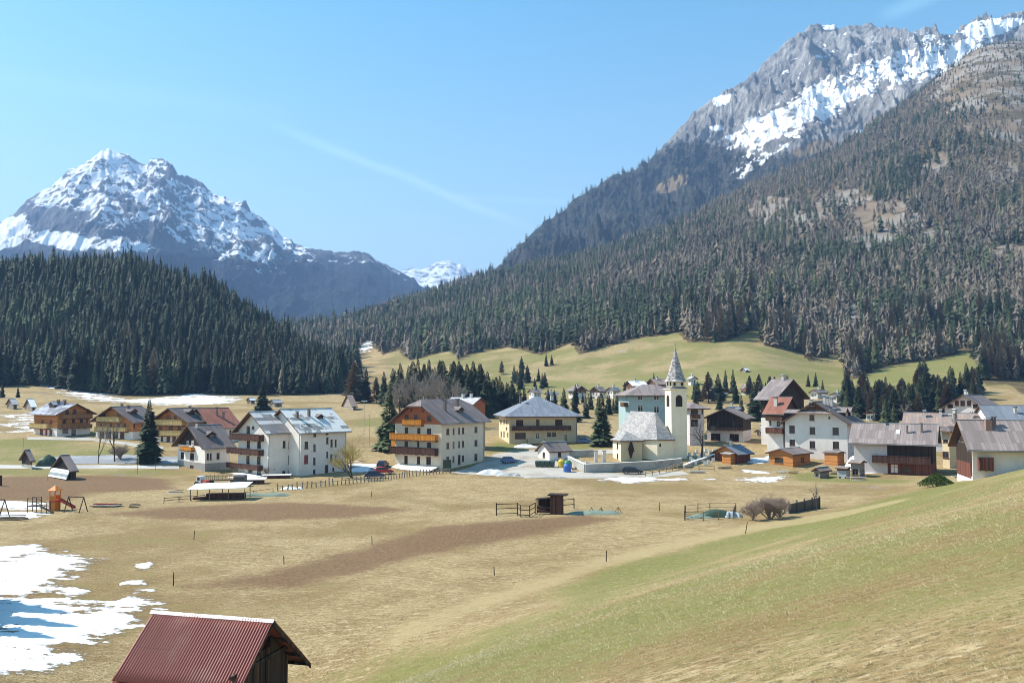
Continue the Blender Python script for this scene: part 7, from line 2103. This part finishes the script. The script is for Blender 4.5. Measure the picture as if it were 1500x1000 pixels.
MIDT = [(826, 612, 569, 'spruce', 1.1, 2, 'dark spruce above the inn roof, left of three'), (842, 618, 575, 'spruce', 1.1, 1, 'dark spruce above the inn roof, middle of three'), (858, 612, 580, 'spruce', 1.1, 1, 'dark spruce above the inn roof, right of three'),
        (900, 600, 578, 'small', 0.9, 1, 'bare tree behind the spruce on the lawn'), (915, 592, 560, 'spruce', 0.9, 1, 'small spruce left of the blue house roof'), (958, 570, 546, 'spruce', 1.0, 1, 'tiny far spruce on the meadow left of the steeple'),
        (1105, 616, 560, 'spruce', 1.5, 1, 'tall dark spruce between barn and timber house'), (1086, 612, 578, 'spruce', 1.2, 3, 'lighter spruce just left of the tall one by the barn'), (1053, 600, 580, 'spruce', 1.2, 1, 'spruce above the barn roof'),
        (1022, 588, 558, 'spruce', 1.2, 1, 'spruce right of the steeple, first of the group'), (1038, 590, 545, 'larch', 1.4, 1, 'brown larch right of the steeple'), (1052, 588, 548, 'spruce', 1.3, 1, 'spruce right of the brown larch by the steeple'),
        (1063, 576, 542, 'spruce', 1.1, 1, 'far spruce on the meadow edge, left of a pair'), (1074, 576, 541, 'spruce', 1.1, 1, 'far spruce on the meadow edge, right of a pair'), (1098, 582, 550, 'larch', 1.3, 1, 'small larch behind the village roofs'), (1112, 580, 548, 'larch', 1.3, 1, 'larch left of the highest roof'),
        (1128, 580, 550, 'larch', 1.2, 1, 'larch just behind the highest roof'), (1195, 566, 546, 'spruce', 1.2, 1, 'spruce clump left on the meadow behind the dormers'), (1184, 566, 548, 'spruce', 1.2, 1, 'small spruce left of the meadow clump'), (1205, 572, 556, 'spruce', 1.1, 3, 'low green spruce on the meadow behind the dormers'),
        (1242, 600, 549, 'spruce', 1.7, 1, 'broad dark spruce right behind the dormers'), (1258, 612, 566, 'spruce', 1.3, 1, 'spruce right of the broad dark one'), (1298, 622, 584, 'spruce', 1.5, 3, 'yellow-green conifer above the seamed roof'), (1310, 620, 590, 'spruce', 1.3, 3, 'smaller yellow-green conifer above the seamed roof'),
        (1326, 616, 590, 'small', 1.0, 1, 'bare bush tree right of the yellow-green conifers'), (1354, 556, 527, 'spruce', 1.8, 1, 'round dark spruce standing in the bright green meadow'), (1348, 558, 530, 'spruce', 1.6, 1, 'dark spruce left beside the round one in the green meadow')]
for (x, y, t, k, w, s, lb) in MIDT:
    tree_here(x, y, t, k, lb, w, shade=s)
rr = random.Random(12)
for i in range(92):
    x = rr.uniform(1236, 1436); base = float(np.interp(x, [1236, 1300, 1400, 1436], [600, 606, 596, 584])) + rr.uniform(-16, 12)
    top = base - rr.uniform(30, 50)
    tree_here(x, base, top, 'larch' if rr.random() < 0.4 else 'spruce', 'conifer in the grove between the village roofs and the green meadow', rr.uniform(1.0, 1.5), group='grove above the right roofs', shade=rr.choice((0, 1, 1, 2)))
for i in range(14):
    x = rr.uniform(1012, 1140); base = rr.uniform(572, 600); k = 'larch' if rr.random() < 0.4 else 'spruce'
    tree_here(x, base, base - rr.uniform(16, 32), k, 'small conifer among the far roofs between steeple and timber house', rr.uniform(1.0, 1.4), group='small trees among the far roofs', shade=rr.choice((0, 1, 2)))
for i in range(14):
    x = rr.uniform(800, 912); base = rr.uniform(590, 612)
    tree_here(x, base, base - rr.uniform(14, 30), rr.choice(('spruce', 'spruce', 'small')), 'small tree in the gardens between inn and blue house', rr.uniform(0.9, 1.3), group='garden trees behind the inn', shade=rr.choice((0, 1, 2)))
for i in range(12):
    x = rr.uniform(752, 802); base = 562 + rr.uniform(-6, 10) - abs(x - 776) * 0.1
    tree_here(x, base, base - rr.uniform(18, 26), 'spruce', 'spruce of the small copse on the meadow left above the inn', 1.2, group='copse above the inn', shade=rr.choice((0, 1)))
for (x, y, t, lb) in ((735, 548, 528, 'lone larch on the far pasture above the belt'), (764, 540, 522, 'lone dark spruce on the far pasture, left'), (800, 536, 518, 'lone spruce on the far pasture, middle of three'), (808, 534, 520, 'lone spruce on the far pasture, right of three'), (3, 582, 560, 'small spruce at the left edge of the pasture'), (26, 582, 565, 'young spruce on the pasture bump at left')):
    tree_here(x, y, t, 'larch' if 'larch' in lb else 'spruce', lb, 1.2, shade=1)
# trees just beyond the left edge of the picture throw their shadows onto the snow
for (x, y, h_) in ((-75, 884, 13.0), (-100, 900, 15.0), (-70, 922, 10.0)):
    p = hit(x, y); plant_conifer(p, h_, 1.2, 'spruce standing just left of the snowfield', 'spruces left of the snowfield', 'spruce', 1)

# low juniper at the foot of the right house
def leaf_bush(px, py, w, l, hgt, label, mat, n=900, seed=1):
    p = hit(px, py); rs = np.random.default_rng(seed)
    th = rs.random(n) * 6.283; r = np.sqrt(rs.random(n)); zz = rs.random(n) ** 0.7
    C = np.stack([r * np.cos(th) * w / 2 * (1 - 0.5 * zz ** 2), r * np.sin(th) * l / 2 * (1 - 0.5 * zz ** 2), zz * hgt * (1 - 0.55 * r ** 2)], 1)
    D = rs.normal(size=(n, 3)); D[:, 2] = np.abs(D[:, 2]) + 0.6; D /= np.linalg.norm(D, axis=1)[:, None]; S = np.cross(D, rs.normal(size=(n, 3))); S /= np.linalg.norm(S, axis=1)[:, None]
    s = 0.22
    V = np.concatenate([C + D * s * 1.3, C + S * s * 0.5, C - S * s * 0.5], 1).reshape(-1, 3)
    e = empty('juniper_bush', p); tag(e, label, 'shrub')
    link('foliage', np_mesh('foliage', V, np.arange(n * 3).reshape(-1, 3)), e, mat)
    m = MB()
    for k in range(5): m.bar((0, 0, -0.1), (rs.normal() * w * 0.2, rs.normal() * l * 0.2, hgt * 0.6), 0.08)
    m.build('stem', 'bark', e)
leaf_bush(1372, 712, 7.0, 4.0, 2.2, 'low spreading green juniper left of the rightmost house', 'leaf_green', 1600)

# ================================================================== GRASS ON THE NEAR SLOPES
def grass():
    rs = np.random.default_rng(44)
    n = 90000
    px = rs.uniform(-60, 1560, n); py = 1120 - (1120 - 742) * rs.random(n) ** 1.0
    # ground points: sample by distance with density falling off as 1/d^2
    d = 5.0 * (110 / 5.0) ** rs.random(n)
    X = (rs.uniform(-90, 1590, n) - 750) / F * d * 1.0
    Z = ground_z(X, d)
    qx, qy = proj_px(X, d, Z)
    ok = (qy < 1060) & (qy > 690)
    X, d, Z = X[ok], d[ok], Z[ok]; n = len(X)
    snow_poly = gpoly([(-260, 806), (0, 803), (105, 815), (135, 820), (70, 858), (138, 890), (200, 868), (226, 882), (150, 930), (30, 985), (-40, 1010), (-260, 1010)])
    ok = sd_poly(X, d, snow_poly) > -0.5
    X, d, Z = X[ok], d[ok], Z[ok]; n = len(X)
    sz = rs.uniform(0.024, 0.05, n) * np.clip(d / 22.0, 0.55, 2.0)
    dn = Vector((-0.28, 0.24, 0)); 
    VV = []; tint = []
    for b in range(4):
        a = rs.random(n) * 6.283; lean = rs.uniform(0.4, 1.5, n)
        bx = X + rs.normal(0, 0.6, n) * sz; by = d + rs.normal(0, 0.6, n) * sz
        w = sz * rs.uniform(0.10, 0.2, n)
        tx = bx + (np.cos(a) * 0.7 - 0.62) * sz * lean; ty = by + (np.sin(a) * 0.7 + 0.35) * sz * lean; tz = Z + sz * rs.uniform(0.35, 1.0, n)
        ca, sa = np.cos(a + 1.57), np.sin(a + 1.57)
        zb = Z - 0.01
        VV.append(np.stack([np.stack([bx - ca * w, by - sa * w, zb], 1), np.stack([bx + ca * w, by + sa * w, zb], 1), np.stack([tx, ty, tz], 1)], 1))
        g = np.clip(0.30 + 0.5 * fbm((0.672 * X + 0.741 * d) / 20.0, (0.741 * X - 0.672 * d) / 4.0, 3, 61) + rs.normal(0, 0.32, n) - 0.25 * sstep(16, 36, 0.741 * (X + 11) - 0.672 * (d - 56)), 0, 1)
        tint.append(np.repeat(g, 3))
    V = np.concatenate(VV).reshape(-1, 3)
    m = new_mat('grass_blades'); t = NT(m)
    r = t.n('ShaderNodeValToRGB'); t.t.links.new(t.attr('tint'), r.inputs[0])
    r.color_ramp.elements[0].color = (0.60, 0.50, 0.31, 1); r.color_ramp.elements[1].color = (0.18, 0.19, 0.05, 1)
    e = r.color_ramp.elements.new(0.5); e.color = (0.42, 0.34, 0.17, 1)
    t.finish(r.outputs[0], 0.85, 0.15)
    o = link('grass', np_mesh('grass', V, np.arange(len(V)).reshape(-1, 3), False, {'tint': np.concatenate(tint)}), None, m)
    tag(o, 'short dry winter grass with first green on the near slope', 'grass', kind='stuff')
grass()

# ================================================================== AIR
def build_haze():
    lo = np.array([1e9] * 3); hi = -lo
    for o in COL.objects:
        if o.type == 'MESH' and o.parent is None and o.name.split('.')[0] in ('ground', 'mountain_peak', 'snowy_mountain', 'white_peaks'):
            n = len(o.data.vertices); a = np.empty(n * 3, np.float32); o.data.vertices.foreach_get('co', a); a = a.reshape(-1, 3)
            lo = np.minimum(lo, a.min(0)); hi = np.maximum(hi, a.max(0))
    lo -= (60, 60, 1); hi += (60, 60, 40)
    V = [(x, y, z) for z in (lo[2], hi[2]) for y in (lo[1], hi[1]) for x in (lo[0], hi[0])]
    me = bpy.data.meshes.new('haze')
    me.from_pydata(V, [], [(0, 2, 3, 1), (4, 5, 7, 6), (0, 1, 5, 4), (2, 6, 7, 3), (0, 4, 6, 2), (1, 3, 7, 5)])
    m = new_mat('haze')
    nt = nodes_of(m)
    out = nt.nodes.new('ShaderNodeOutputMaterial'); v = nt.nodes.new('ShaderNodeVolumePrincipled')
    v.inputs['Color'].default_value = (0.37, 0.59, 1.0, 1)
    v.inputs['Density'].default_value = HAZE_DENSITY
    v.inputs['Anisotropy'].default_value = 0.0
    nt.links.new(v.outputs[0], out.inputs['Volume'])
    o = link('haze', me, None, m)
    tag(o, 'thin blue air haze over the whole valley', 'haze', kind='stuff')
HAZE_DENSITY = 0.00012
build_haze()
